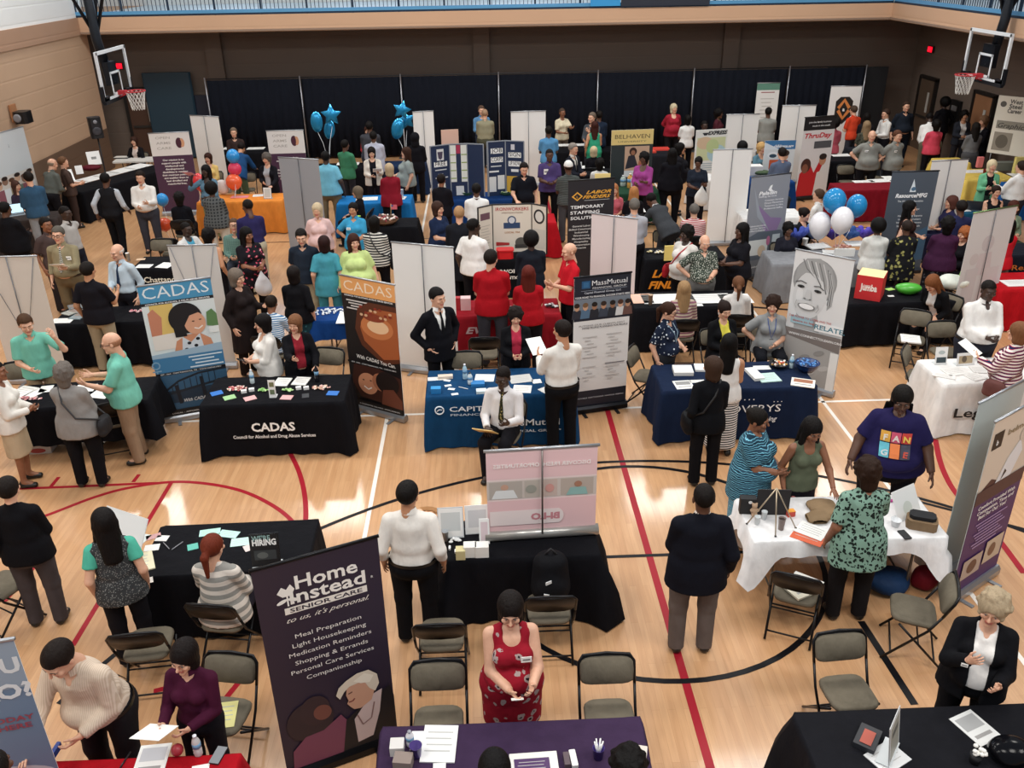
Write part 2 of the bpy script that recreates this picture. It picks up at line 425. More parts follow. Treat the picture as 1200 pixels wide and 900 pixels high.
def person(px, py, h, a, arms, bottom, top, hair, skin, label, lean=0, head=(0, 0), fat=1.0, fem=False, seat=False, step=0.0,
           tie=None, badge=None, glasses=False, hold=None, bag=None, lanyard=None, belt=None, sole='#17130f', lod=None, base=0, group='fair visitors and exhibitors', z0=None):
    s = h/1.75; d0 = at(px, py, h)
    if lod is None: lod = 0 if d0.y < 9 else (1 if d0.y < 15 else 2)
    vox = (.013, .019, .029)[lod]/s
    drop = (.92 - .545/s) if seat else 0.0
    hipz = .92-drop; RL = rotx(R(lean))       # positive lean = forward (towards -Y)
    hb = .10*math.sin(R(lean)) if not seat else 0   # hips move back when bending
    pv = np.array([0, hb, hipz])
    def T(p): return RL @ (np.array(p, float)-np.array([0, 0, .92])) + pv
    sw = .162 if fem else .182; fat = fat*1.08; fw = fat; fd = 1+(fat-1)*1.25
    def torso(S, e, low=None, arm=0):
        S.cap(T((0, 0, .90)), T((0, 0, .97)), .112*fd+e, .108*fd+e, su=1.42*fw/fd+.02*fem)
        S.cap(T((0, -.01*fd, 1.0)), T((0, 0, 1.12)), .104*fd+e, .10*fd+e, su=(1.24 if fem else 1.36)*fw/fd)
        S.cap(T((0, .0, 1.16)), T((0, .008, 1.33)), .105*fd**.8+e, .098*fd**.6+e, su=(1.30 if fem else 1.45)*fw/fd)
        [S.cap(T((0, .012, 1.435)), T((q*(sw-.02), .012, 1.395)), .056+e*.6, .050+e*.6) for q in (-1, 1)]
        S.cap(T((0, .022, 1.41)), T((0, .02, 1.50)), .062+e*.5, .05+e*.5)
        if fat > 1.1: S.ell(T((0, -.07*fd, 1.04)), np.array([.14*fw, .10*fd, .13])+e)
        if fem:
            for q in (-1, 1): S.ell(T((q*.075, -.085*fd, 1.27)), np.array([.062, .055, .06])*fw**.7+e*.8)
        for q in (-1, 1): S.ell(T((q*.075, .06*fd, .90)), np.array([.085*fw, .07, .085])+e*.7)
    # limbs
    joints = {}
    for q, nm in zip((-1, 1), arms.split('/')):
        tgt, pole = ARMS[nm]; sh = np.array([q*sw*1.02, .012, 1.385])
        if nm in ('front', 'hold', 'cross', 'lap', 'high', 'chin') : tgt = (tgt[0], tgt[1]+.10*(fd-1), tgt[2])
        if nm in ('down', 'hip', 'pock', 'swing', 'swingb'): tgt = (tgt[0]+.16*(fw-1), tgt[1], tgt[2])
        w = sh + np.array([q*tgt[0], -tgt[1], tgt[2]]); S0 = T(sh)
        W0 = T(w) if nm not in ('down', 'swing', 'swingb', 'table', 'far') else (S0 + np.array([q*tgt[0], -tgt[1], tgt[2]]))
        pl = np.array([q*pole[0], -pole[1], pole[2]]); L1, L2 = .295, .255
        dv = W0-S0; L = np.linalg.norm(dv)
        if L > .545: dv = dv*.545/L; W0 = S0+dv; L = .545
        u = dv/L; x = (L1*L1-L2*L2+L*L)/(2*L); hgt = math.sqrt(max(L1*L1-x*x, 0)); pp = pl-(pl@u)*u; pp /= np.linalg.norm(pp)
        E0 = S0+u*x+pp*hgt; joints[q] = (S0, E0, W0)
    legs = {}
    for q in (-1, 1):
        hj = np.array([q*.092*fw, hb, hipz-.01])
        if seat: kn = np.array([q*.12*fw, -.43, hipz+.0]); an = np.array([q*.11, -.40-.06*step, .085])
        else:
            sp = .105+.02*(fw-1); fy = -q*step*.18; kn = np.array([q*(sp+.0)*fw**.5, fy*.5-.015-.02*abs(step), .50]); an = np.array([q*sp*fw**.5, fy+.02, .085])
        legs[q] = (hj, kn, an)
    def leg(S, e, t=1.0, loose=0, flat=False):
        for q in (-1, 1):
            hj, kn, an = legs[q]; S.cap(hj, kn, .086*fw**.8+e, .056*fw**.4+e+loose*.6)
            if t > 1e-3:
                en = kn+(an-kn)*t; en = en+(np.array([0, .0, -.045]) if loose and t == 1 else 0); S.cap(kn, en, .055*fw**.4+e+loose*.6, (.036 if not loose else .046)+e+loose, flat=bool(loose))
    def arm(S, e, t, loose=0, which=(-1, 1)):
        """t in 0..2: 1 = elbow, 2 = wrist"""
        f = fw**.6
        for q in which:
            a0, b0, c0 = joints[q]
            t1 = min(t, 1); S.cap(a0, a0+(b0-a0)*t1, .05*f+e, (.050-.011*t1)*f+e+loose, flat=t <= 1, k=.02)
            if t > 1: S.cap(b0, b0+(c0-b0)*(t-1), .040*f+e+loose*.5, (.040-.013*(t-1))*f+e+loose, flat=True, k=.02)
    root = empty('person')
    head = (head[0], head[1]*.45 if head[1] > 0 else head[1]); HS = 1.12 if not fem else 1.14
    Rh = RL @ rotx(R(head[1])) @ rotz(R(head[0])); nk = np.array([0, .02, 1.50]); hc = T(nk) + RL @ rotx(R(head[1]*.5)) @ np.array([0, -.028, .137])
    topz = max((hc + HS*Rh @ np.array([0, y, z]))[2] for y, z in ((.012, .118), (.05, .1), (-.05, .09)))
    sz = s
    if z0 is not None: z = z0
    # place the root so that the top of the head projects at the pixel
    ztop = topz*s
    g = at(px, py, ztop + base)
    ra = R(a); off = rotz(ra) @ (hc*s); loc = Vector((g.x-off[0], g.y-off[1], 0)); l0 = loc.copy()
    mg = .02 if seat else .17*fat**.7
    for X, L, D in TAB.values():
        q = X.inverted() @ loc
        if -mg < q.x < L+mg and -mg < q.y < D+mg:
            c = min(((q.x+mg), (-1, 0)), ((L+mg-q.x), (1, 0)), ((q.y+mg), (0, -1)), ((D+mg-q.y), (0, 1)))
            if c[0] < .42: loc += X.to_3x3() @ Vector((*c[1], 0))*c[0]
    mv = math.hypot(loc.x, loc.y)/math.hypot(l0.x, l0.y); kz = max(.95, min(1.06, (CH-(CH-ztop)*mv)/ztop)); s *= kz
    for _i in range(3):
        for o_ in PLACED:
            v = loc-o_[0]; need = .36+.08*(fat-1)+.08*(o_[1]-1); dd_ = v.length
            if dd_ < need:
                u_ = Vector((loc.x, loc.y, 0)).normalized(); sg = 1 if v.dot(u_) >= 0 else -1
                perp = (v-u_*v.dot(u_)).length; loc += u_*sg*(math.sqrt(max(need*need-perp*perp, 0))-abs(v.dot(u_)))
    PLACED.append((loc.copy(), fat))
    loc.x = max(-11.0, min(loc.x, 13.55)); loc.y = min(loc.y, 27.9)
    root.location = (loc.x, loc.y, base); root.rotation_euler = (0, 0, ra); root.scale = (s, s, s)
    tk, tc_ = top.split('|')[0], top.split('|')[1]; tin = top.split('|')[2] if top.count('|') > 1 else None
    bk, bc = bottom.split('|')
    hs, hcol = hair.split('|')
    # --- body
    B = Sdf(.03); torso(B, 0); leg(B, 0); arm(B, 0, 2)
    for q in (-1, 1):
        an = legs[q][2]; B.cap(an, an+np.array([q*.01, -.12, -.04]), .038, .03, su=1.1)
    V, Q = B.mesh(vox*1.15)
    parts = [(V, Q, 0)]
    HV, HQ, HM = head_geo(lod, fem); parts.append(((HV*HS) @ Rh.T + hc, HQ, HM))
    curls = {'down': 22, 'swing': 22, 'swingb': 22, 'table': 12, 'far': 8, 'hip': 30}
    for q, nm in zip((-1, 1), arms.split('/')):
        S0, E0, W0 = joints[q]; dd = W0-E0; dd /= np.linalg.norm(dd)
        if nm in ('table', 'far'): dd = dd*.6+np.array([0, -.8, .0]); dd /= np.linalg.norm(dd)
        if nm == 'hip': dd = np.array([-q*.2, .9, -.35]); dd /= np.linalg.norm(dd)
        nn = np.array([-q*1.0, .3, 0]) if nm in ('down', 'swing', 'swingb', 'hip', 'pock') else np.array([-q*.35, 0, -1.]) if nm in ('table', 'far', 'cross', 'lap') else np.array([-q*.7, .2, .5])
        nn = nn-(nn@dd)*dd; nn /= np.linalg.norm(nn); ss = np.cross(dd, nn)
        if nm in ('down', 'swing', 'swingb', 'pock'):
            if ss[1] > 0: ss = -ss
        elif ss[2] < 0 and nm not in ('table', 'far', 'lap', 'cross'): ss = -ss
        elif nm in ('table', 'far', 'lap', 'cross') and ss[0]*-q < 0: ss = -ss
        GV, GQ = hand_geo(curls.get(nm, 34), lod); A = np.stack([ss, nn, dd], 1)
        if np.linalg.det(A) < 0: GQ = GQ[:, ::-1]
        hsz = .9 if fem else 1.0
        parts.append(((GV*hsz) @ A.T + W0, GQ, 0))
    V, Q, mi = join(parts); sk = M(SKIN.get(skin, skin), .5, 0, 'skin')
    lip = M({'L': '#b86a5c', 'T': '#a0604c', 'B': '#70402f', 'D': '#4c2c24', 'K': '#35201b'}.get(skin, '#a0604c'), .4)
    npmesh('body', V, Q, [sk, lip, M('#a89c94', .6), M('#1c120c', .5), M(hcol if hs not in ('bald', 'cap', 'hood') else '#3a2a20', .7)], mi, root)
    # --- hair
    if hs != 'bald':
        V, Q = hair_geo(hs, lod); npmesh('hair' if hs not in ('cap', 'hood') else hs, (V*HS) @ Rh.T + hc, Q, [M(hcol, .8 if hs in ('cap', 'hood') else .6, 0, 'hair')], None, root)
        if hs == 'cap': V, Q = hair_geo('buzz', lod); npmesh('hair', (V*HS*.99) @ Rh.T + hc, Q, [M('#2a201a', .6, 0, 'hair')], None, root)
    if glasses:
        g2 = MB(); TT = Matrix([[*(Rh[i]*HS), hc[i]] for i in range(3)] + [[0, 0, 0, 1]])
        for q in (-1, 1):
            pts = [(q*.033+.024*math.cos(w), -.104, .003+.017*math.sin(w)) for w in [2*math.pi*k/12 for k in range(13)]]
            g2.tube(pts, .003, M('#181414', .3), 5, TT); g2.tube([(q*.057, -.102, .006), (q*.08, 0, .008)], .0025, M('#181414', .3), 5, TT)
        g2.tube([(-.01, -.105, .006), (.01, -.105, .006)], .0025, M('#181414', .3), 5, TT); g2.build('glasses', root)
    # --- clothes
    HEM = {'tee': .84, 'polo': .84, 'blouse': .82, 'tank': .86, 'sweater': .84, 'shirt': .965, 'tucked': .965, 'jacket': .80, 'blazer': .76, 'coat': .45, 'tunic': .70, 'vest': .90, 'tvest': .80, 'dress': .98, 'sleevedress': .98}
    SL = {'tee': .82, 'polo': .82, 'blouse': 1.35, 'tank': 0, 'sweater': 1.97, 'shirt': 1.97, 'tucked': .85, 'jacket': 1.97, 'blazer': 1.97, 'coat': 1.97, 'tunic': .85, 'vest': 0, 'tvest': 0, 'dress': 0, 'sleevedress': .7}
    def cutz(z): # keep above z in torso frame
        n = RL @ np.array([0, 0, 1.]); p0 = T((0, 0, z)); return lambda X, Y, Z: -((X-p0[0])*n[0]+(Y-p0[1])*n[1]+(Z-p0[2])*n[2])
    def cutb(z):
        f = cutz(z); return lambda X, Y, Z: -f(X, Y, Z)
    def neck(S, kind):
        S.cap(T((0, -.03, 1.465)), T((0, .0, 1.60)), .068 if kind in ('tank', 'dress', 'blouse', 'sleevedress') else .058, .08, sub=True, k=.008)
        if kind in ('tank', 'dress', 'blouse'): S.ell(T((0, -.09, 1.42)), (.075, .09, .07), sub=True, k=.01)
        elif kind in ('tucked', 'polo', 'shirt'): S.ell(T((0, -.10, 1.44)), (.028, .06, .05), sub=True, k=.008)
    def garment(kind, spec, e, name, openw=None, sl=None, hem=None):
        S = Sdf(.035); torso(S, e); hm = HEM[kind] if hem is None else hem
        if seat: hm = max(hm, .84)
        if hm < .9: S.cap(T((0, 0, .98)), T((0, 0, hm-.1)), .118*fd+e, .122*fd+e+.02, su=1.42*fw/fd)
        t = SL[kind] if sl is None else sl
        if t > 0: arm(S, .004+e*.45, t, .014 if t <= 1 else .005)
        neck(S, kind)
        S.cuts.append(cutz(hm))
        if t == 0:
            for q in (-1, 1): S.cap(T((q*(sw+.03), .01, 1.44)), T((q*(sw+.045), .01, 1.33)), .055, .045, sub=True, k=.01)
        if openw is not None:
            lo_, w0, w1 = openw; Ri = RL.T
            def wedge(X, Y, Z):
                x = X; y = (Y-pv[1])*Ri[1, 1]+(Z-pv[2])*Ri[1, 2]; z = (Y-pv[1])*Ri[2, 1]+(Z-pv[2])*Ri[2, 2]+.92
                hw = w0+(w1-w0)*np.clip((z-lo_)/(1.45-lo_), 0, 1)
                return -np.maximum(np.maximum(abs(x)-hw, y+.0), lo_-z)
            S.cuts.append(wedge)
        V, Q = S.mesh(vox); o = npmesh(name, V, Q, [fab(spec)], None, root); return S, o
    if bk in ('pants', 'jeans', 'shorts'):
        S = Sdf(.03); S.cap(T((0, 0, .90)), T((0, 0, .99)), .116*fd+.008, .108*fd+.010, su=1.42*fw/fd+.02*fem)
        for q in (-1, 1): S.ell(T((q*.075, .06*fd, .90)), np.array([.085*fw, .07, .085])+.008)
        if fat > 1.1: S.ell(T((0, -.06*fd, 1.0)), np.array([.13*fw, .09*fd, .08])+.008)
        leg(S, .012, 1.0 if bk != 'shorts' else .02, .014); S.cuts.append(cutb(1.0)); npmesh('trousers', *S.mesh(vox), [fab(bc)], None, root)
    elif bk in ('skirt', 'longskirt', 'dress'):
        zl = .48 if bk != 'longskirt' else .14
        S = Sdf(.04); S.cap(T((0, 0, .90)), T((0, 0, 1.0)), .118*fd+.01, .106*fd+.01, su=1.42*fw/fd)
        if seat:
            S.cap(np.array([0, 0, hipz]), np.array([0, -.42, hipz+.0]), .11, .085, su=1.9)
        else:
            S.cap(np.array([0, hb, .9]), np.array([0, 0, zl-.12]), .13*fd**.8, .15*fd**.4, su=1.35); S.cuts.append(lambda X, Y, Z: zl-Z+0*X+0*Y)
        for q in (-1, 1): S.ell(T((q*.075, .06*fd, .90)), np.array([.085*fw, .07, .085])+.008)
        S.cuts.append(cutb(1.03)); npmesh('skirt', *S.mesh(vox), [fab(bc)], None, root)
    if tk in ('blazer', 'jacket', 'coat') and tin:
        garment('shirt', tin, .008, 'shirt', sl=0)
        G, _ = garment(tk, tc_, .024, 'jacket', openw=((1.14, .012, .085) if tk == 'blazer' else (.5, .05, .075)))
    elif tk == 'tvest':
        garment('shirt', tin, .010, 'shirt', sl=.55); G, _ = garment('tvest', tc_, .024, 'vest')
    elif tk == 'vest':
        garment('shirt', tin, .008, 'shirt'); G, _ = garment('vest', tc_, .02, 'vest', openw=(1.22, .01, .08))
    else:
        G, _ = garment(tk, tc_, .012 if tk in ('shirt', 'tucked', 'tank', 'dress') else .02, {'tee': 't_shirt', 'polo': 'polo_shirt', 'tucked': 'shirt', 'tank': 'tank_top', 'dress': 'bodice', 'sleevedress': 'bodice'}.get(tk, tk))
    if tk in ('polo', 'shirt', 'tucked', 'blazer') :
        c = MB(); mat = fab(tin or tc_); n = 14; vs = []
        for i in range(n+1):
            w = R(-90+18) + (2*math.pi-R(36))*i/n; x, y = math.cos(w), math.sin(w)
            for rr, zz in ((.060, 1.525), (.078, 1.478)):
                vs.append(T((x*rr, .012+y*rr*1.0, zz-.02*(1 if y < 0 else -.3)*abs(y))))
        TT = None; c.add(vs, [[2*i, 2*i+1, 2*i+3, 2*i+2] for i in range(n)], mat, True); c.build('collar', root)
    def front(x, z, S):
        P = np.array([T((x, -.40+.006*i, z)) for i in range(60)]); v = S.val(P); i = np.argmax(v < 0)
        return P[max(i-1, 0)]
    if tie:
        Sx = Sdf(.035); torso(Sx, .012 if not tin else .01); pts = [front(0, z, Sx) for z in np.linspace(1.455, 1.06, 9)]
        wd = [.016, .013, .017, .021, .025, .029, .033, .036, .002]; c = MB(); vs = []
        for p, w in zip(pts, wd): vs += [p+np.array([-w, -.003, 0]), p+np.array([0, -.011, 0]), p+np.array([w, -.003, 0])]
        fs = []
        for i in range(8): fs += [[3*i, 3*i+1, 3*i+4, 3*i+3], [3*i+1, 3*i+2, 3*i+5, 3*i+4]]
        c.add(vs, fs, fab(tie)); c.build('tie', root)
    if badge:
        bx, bz, bw, bh = badge if isinstance(badge, tuple) else (.08, 1.30, .075, .05)
        p = front(bx, bz, G); c = MB(); TT = Matrix.Translation(p + np.array([0, -.004, 0])) @ Matrix.Rotation(R(lean), 4, 'X')
        c.box((0, 0, 0), (bw, .004, bh), M('#f3f1ec', .5), 0, TT); c.box((0, -.003, 0), (bw*.7, .002, bh*.25), M('#77777c', .5), 0, TT); c.build('name_tag', root)
    if lanyard:
        c = MB(); pts = [front(x, z, G)+np.array([0, -.004, 0]) for x, z in ((-.065, 1.44), (-.045, 1.32), (-.0, 1.16), (.045, 1.32), (.065, 1.44))]
        c.tube(pts, .006, M(lanyard, .6), 5); c.box(pts[2]+np.array([0, -.005, -.05]), (.06, .006, .085), M('#22242a', .4)); c.build('lanyard', root)
    if belt and not seat:
        c = MB(); vs = []; n = 24
        for i in range(n):
            w = 2*math.pi*i/n
            for zz in (.955, .99): vs.append(T((math.cos(w)*(.108*fd+.030)*1.42*fw/fd, math.sin(w)*(.108*fd+.030), zz)))
        c.add(vs, [[2*i, (2*i+2) % (2*n), (2*i+3) % (2*n), 2*i+1] for i in range(n)], M(belt, .4), True); c.build('belt', root)
    # --- shoes
    for q in (-1, 1):
        an = legs[q][2]; x, y = an[0], an[1]; S = Sdf(.015)
        S.cap((x, y+.035, .045), (x+q*.012, y-.13, .036), .042, .036, su=1.12); S.cap((x, y+.01, .05), (x, y+.01, .085), .042)
        S.cuts.append(lambda X, Y, Z: .004-Z+0*X+0*Y); npmesh('shoe', *S.mesh(max(vox*.7, .012)), [M(sole, .4)], None, root)
    tag(root, label, 'person', group)
    if seat: seat_chair(root.location, ra, label)
    RM = Matrix.Translation(root.location) @ Matrix.Rotation(ra, 4, 'Z') @ Matrix.Diagonal((s, s, s, 1))
    info = {'hand': {q: RM @ Vector(joints[q][2] + (joints[q][2]-joints[q][1])*.35) for q in (-1, 1)}, 'rm': RM, 'T': T, 'front': lambda x, z: RM @ Vector(front(x, z, G)), 'rz': ra, 'root': root, 'sh': {q: RM @ Vector(joints[q][0]) for q in (-1, 1)}}
    if hold:
        q, kind, lab = hold; hp = info['hand'][q]; held(kind, hp, ra, lab)
    if bag:
        q, col, lab = bag; handbag(RM, T, q, col, lab, fd, fw)
    return info
def held(kind, p, rz, lab):
    k = kind.split('|'); kind = k[0]; col = k[1] if len(k) > 1 else '#f2f1ec'; b = MB()
    if kind == 'paper': b.box((0, -.09, .03), (.21, .28, .004), M(col, .7), 0, Matrix.Rotation(R(-28), 4, 'X')); n, c = 'paper_sheet', 'paper'
    elif kind == 'folder': b.box((0, -.1, .0), (.25, .32, .012), M(col, .7), 0, Matrix.Rotation(R(-35), 4, 'X')); n, c = 'folder', 'folder'
    elif kind == 'phone': b.box((0, -.05, .02), (.07, .13, .01), M('#101012', .2), 0, Matrix.Rotation(R(-30), 4, 'X'), .012); n, c = 'mobile_phone', 'phone'
    elif kind == 'card': b.box((0, -.04, .01), (.09, .055, .003), M(col, .6), 0, Matrix.Rotation(R(-30), 4, 'X')); n, c = 'card', 'card'
    elif kind == 'cup': b.lathe([(.03, -.06), (.04, .05), (.043, .052), (.036, .05), (.03, -.04)], M(col, .5), 14); n, c = 'cup', 'cup'
    elif kind == 'bag':
        S = Sdf(.04); S.ell((0, 0, -.3), (.15, .07, .17)); S.cap((0, 0, -.16), (0, 0, -.02), .05, .012, su=1.4); S.ell((.05, .0, -.36), (.1, .09, .1)); V, Q = S.mesh(.018)
        o = npmesh('plastic_bag', V, Q, [M(col, .35, 0, 'drape')]); o.location = p; o.rotation_euler = (0, 0, rz); tag(o, lab, 'bag'); return
    o = b.build(n); o.location = p; o.rotation_euler = (0, 0, rz); tag(o, lab, c)
def handbag(RM, T, q, col, lab, fd, fw):
    """bag hanging at side q on a strap from the opposite shoulder"""
    sd = -q; e = empty('shoulder_bag'); e.matrix_world = RM
    S = Sdf(.03); c = T((q*(.235*fw), -.02, .92)); S.ell(c, (.07, .15, .13)); S.cap(c+np.array([0, -.09, -.09]), c+np.array([0, .09, -.09]), .055)
    S.cuts.append(lambda X, Y, Z: (Z-c[2]-.1)+0*X+0*Y); npmesh('bag_body', *S.mesh(.016), [M(col, .6, 0, 'cloth')], None, e)
    b = MB(); P = [T((sd*.11, .02, 1.485)), T((sd*.03, -.135*fd, 1.33)), T((q*.1, -.155*fd, 1.13)), c+np.array([0, -.08, .1])]
    Pb = [T((sd*.11, .02, 1.485)), T((sd*.02, .13*fd, 1.33)), T((q*.11, .14*fd, 1.12)), c+np.array([0, .08, .1])]
    for pp in (P, Pb): b.tube(pp, .013, M(col, .6), 6)
    b.build('strap', e); tag(e, lab, 'bag')
# ---------------------------------------------------------------- world and lamps
wd = bpy.data.worlds.new('hall_air'); SC.world = wd; wd.use_nodes = True
wd.node_tree.nodes['Background'].inputs[0].default_value = (.80, .90, 1, 1); wd.node_tree.nodes['Background'].inputs[1].default_value = .50
def area(x, y, z, sx, sy, e, rot=(0, 0, 0), col=(1, .965, .91)):
    l = bpy.data.lights.new('ceiling_lamp', 'AREA'); l.shape = 'RECTANGLE'; l.size = sx; l.size_y = sy; l.energy = e; l.color = col
    o = bpy.data.objects.new('ceiling_lamp', l); COL.objects.link(o); o.location = (x, y, z); o.rotation_euler = rot
for x in (-10, -4.6, .4, 5.2, 10):
    for y in (2.5, 11.7, 22.5): area(x, y, 9.2, 2.0, 2.0, 275)
# ---------------------------------------------------------------- the setting
def wood_mat():
    m, nt, b = nodes('maple_floor'); N = nt.nodes; L = nt.links
    tc = N.new('ShaderNodeTexCoord'); mp = N.new('ShaderNodeMapping'); L.new(tc.outputs['Object'], mp.inputs[0]); mp.inputs['Rotation'].default_value = (0, 0, R(90))
    bk = N.new('ShaderNodeTexBrick'); L.new(mp.outputs[0], bk.inputs[0])
    for k, v in (('Scale', 1), ('Mortar Size', .0012), ('Brick Width', 1.1), ('Row Height', .07), ('Bias', 0)): bk.inputs[k].default_value = v
    bk.inputs['Color1'].default_value = lin('#c7976c'); bk.inputs['Color2'].default_value = lin('#d1a378'); bk.inputs['Mortar'].default_value = lin('#b98a5e')
    ns = N.new('ShaderNodeTexNoise'); mp2 = N.new('ShaderNodeMapping'); mp2.inputs['Scale'].default_value = (14, 1.2, 1); L.new(tc.outputs['Object'], mp2.inputs[0]); L.new(mp2.outputs[0], ns.inputs['Vector'])
    ns.inputs['Scale'].default_value = 1.6; ns.inputs['Detail'].default_value = 5
    cr = N.new('ShaderNodeValToRGB'); cr.color_ramp.elements[0].color = (.80, .76, .72, 1); cr.color_ramp.elements[0].position = .3; cr.color_ramp.elements[1].position = .7
    L.new(ns.outputs[0], cr.inputs[0]); mx = N.new('ShaderNodeMixRGB'); mx.blend_type = 'MULTIPLY'; mx.inputs[0].default_value = .8
    L.new(bk.outputs[0], mx.inputs[1]); L.new(cr.outputs[0], mx.inputs[2]); L.new(mx.outputs[0], b.inputs['Base Color'])
    setp(b, Roughness=.38); b.inputs['Coat Weight'].default_value = .55; b.inputs['Specular IOR Level'].default_value = .35; b.inputs['Coat Roughness'].default_value = .10
    n2 = N.new('ShaderNodeTexNoise'); n2.inputs['Scale'].default_value = .9; L.new(tc.outputs['Object'], n2.inputs['Vector'])
    bp = N.new('ShaderNodeBump'); bp.inputs['Strength'].default_value = .12; bp.inputs['Distance'].default_value = .03; L.new(n2.outputs[0], bp.inputs['Height']); L.new(bp.outputs[0], b.inputs['Normal'])
    return m
def wall_mat(h, name, block=True):
    m, nt, b = nodes(name); N = nt.nodes; L = nt.links; setp(b, Roughness=.75)
    tc = N.new('ShaderNodeTexCoord'); ns = N.new('ShaderNodeTexNoise'); ns.inputs['Scale'].default_value = .8; L.new(tc.outputs['Object'], ns.inputs['Vector'])
    cr = N.new('ShaderNodeValToRGB'); a = lin(h); cr.color_ramp.elements[0].color = tuple(x*.9 for x in a[:3])+(1,); cr.color_ramp.elements[1].color = a
    L.new(ns.outputs[0], cr.inputs[0]); L.new(cr.outputs[0], b.inputs['Base Color'])
    w = N.new('ShaderNodeTexWave'); w.bands_direction = 'Z'; w.inputs['Scale'].default_value = .78; L.new(tc.outputs['Object'], w.inputs['Vector'])
    c2 = N.new('ShaderNodeValToRGB'); c2.color_ramp.elements[0].position = .0; c2.color_ramp.elements[1].position = .05; L.new(w.outputs[0], c2.inputs[0])
    bp = N.new('ShaderNodeBump'); bp.inputs['Strength'].default_value = .3; bp.inputs['Distance'].default_value = .01; L.new(c2.outputs[0], bp.inputs['Height']); L.new(bp.outputs[0], b.inputs['Normal'])
    return m
def struct(o): o['kind'] = 'structure'; return o
XL, XR, YB = -11.45, 14.05, 29.4
# floor with its painted court lines (all one floor)
b = MB(); b.box((1, 14, -.05), (34, 36, .1), wood_mat())
RED = M('#9c1c2a', .4, 0, 'paint'); BLK = M('#0e0d11', .4, 0, 'paint')
for _m in (RED, BLK): _m.node_tree.nodes['Principled BSDF'].inputs['Specular IOR Level'].default_value = .2
WHT = M('#eee6dc', .35)
def line(pts, w, mat, z=.0015):
    P = [Vector((*p, 0)) for p in pts]; vs = []
    for i, p in enumerate(P):
        d = (P[min(i+1, len(P)-1)]-P[max(i-1, 0)]).normalized(); n = Vector((-d.y, d.x, 0))*w/2
        vs += [(p.x-n.x, p.y-n.y, z), (p.x+n.x, p.y+n.y, z)]
    b.add(vs, [[2*i, 2*i+2, 2*i+3, 2*i+1] for i in range(len(P)-1)], mat)
def arc(cx, cy, r, a0, a1, w, mat, z=.0015, n=60): line([(cx+r*math.cos(R(a0+(a1-a0)*i/n)), cy+r*math.sin(R(a0+(a1-a0)*i/n))) for i in range(n+1)], w, mat, z)
CX, CY = 1.696, 7.646
line([(CX, -2), (CX, 26)], .075, RED, .002); line([(XL, CY), (-.6, CY)], .05, BLK) if False else None
line([(CX-1.85, CY), (CX+1.85, CY)], .05, BLK, .003)
arc(CX, CY, 1.83, 0, 360, .06, BLK, .003); arc(CX, 3.582, 6.02, 22, 158, .055, BLK, .0025)
line([(-1.447, 5), (-1.447, 28)], .05, WHT); line([(CX+3.14, 5), (CX+3.14, 28)], .05, WHT); line([(-11, 11.06), (12, 11.06)], .05, WHT)
def pl(pts, w, mat, z=.0018):
    # smooth the sighted court points with a Catmull-Rom curve
    P = [at(*p) for p in pts]; Q = [P[0]*2-P[1]] + P + [P[-1]*2-P[-2]]; out = []
    for i in range(1, len(Q)-2):
        for k in range(8):
            t = k/8; a, c, d, e = Q[i-1], Q[i], Q[i+1], Q[i+2]
            v = .5*((2*c)+(-a+d)*t+(2*a-5*c+4*d-e)*t*t+(-a+3*c-3*d+e)*t**3); out.append((v.x, v.y))
    out.append((P[-1].x, P[-1].y)); line(out, w, mat, z)
pl([(15, 573), (95, 570), (160, 567), (190, 566)], .05, RED); pl([(15, 618), (60, 602), (110, 583), (150, 572), (200, 565), (243, 567), (285, 576), (322, 594), (345, 614), (352, 632)], .055, RED, .0021)
line([tuple(at(201, 565))[:2], tuple(at(85, 757))[:2]], .055, RED); pl([(338, 527), (350, 552), (357, 580), (358, 612), (352, 650)], .06, RED); pl([(352, 655), (310, 760), (240, 840)], .06, RED) if False else None
line([tuple(at(69, 559))[:2], tuple(at(60, 570))[:2]], .05, RED); line([tuple(at(163, 556))[:2], tuple(at(156, 565))[:2]], .05, RED); line([tuple(at(53, 649))[:2], tuple(at(5, 705))[:2]], .06, RED)
line([tuple(at(300, 775))[:2], tuple(at(255, 830))[:2]], .055, RED); line([tuple(at(180, 810))[:2], tuple(at(262, 790))[:2]], .055, RED)
pl([(1096, 515), (1103, 545), (1118, 575), (1145, 605), (1170, 632), (1200, 672)], .07, RED); line([tuple(at(1009, 728))[:2], tuple(at(1072, 826))[:2]], .07, BLK)
line([tuple(at(1035, 577))[:2], tuple(at(1230, 628))[:2]], .05, BLK); pl([(0, 386), (30, 386)], .04, RED); line([(-6.8, 19.6), (11, 19.6)], .045, BLK); line([(4.2, 15.0), (5.6, 14.6)], .08, BLK)
line([(6.0, 17.6), (9.8, 22.8)], .06, RED); line([tuple(at(1016, 244))[:2], tuple(at(1040, 262))[:2]], .1, BLK)
struct(b.build('floor'))
CREAM, BROWN, WHITE, DARK = wall_mat('#c5a487', 'cream_wall'), wall_mat('#6b5341', 'brown_wall'), wall_mat('#e9eae8', 'white_wall'), wall_mat('#685a50', 'dark_brown_wall')
b = MB()
for z0, z1, m in ((0, 1.2, BROWN), (1.2, 3.9, CREAM), (4.36, 10, WHITE)): b.box((XL-.15, 12, (z0+z1)/2), (.3, 32.0, z1-z0), m)
b.box((XL-.13, 12, 4.13), (.36, 32.0, .46), wall_mat('#ae8a70', 'tan_band'))
struct(b.build('wall_left'))
b = MB(); b.box((XL-2.2, 28.0, 1.95), (4.3, .3, 3.9), DARK); struct(b.build('wall_recess'))
b = MB(); b.box((1.5, YB+.15, 1.95), (28, .3, 3.9), DARK)
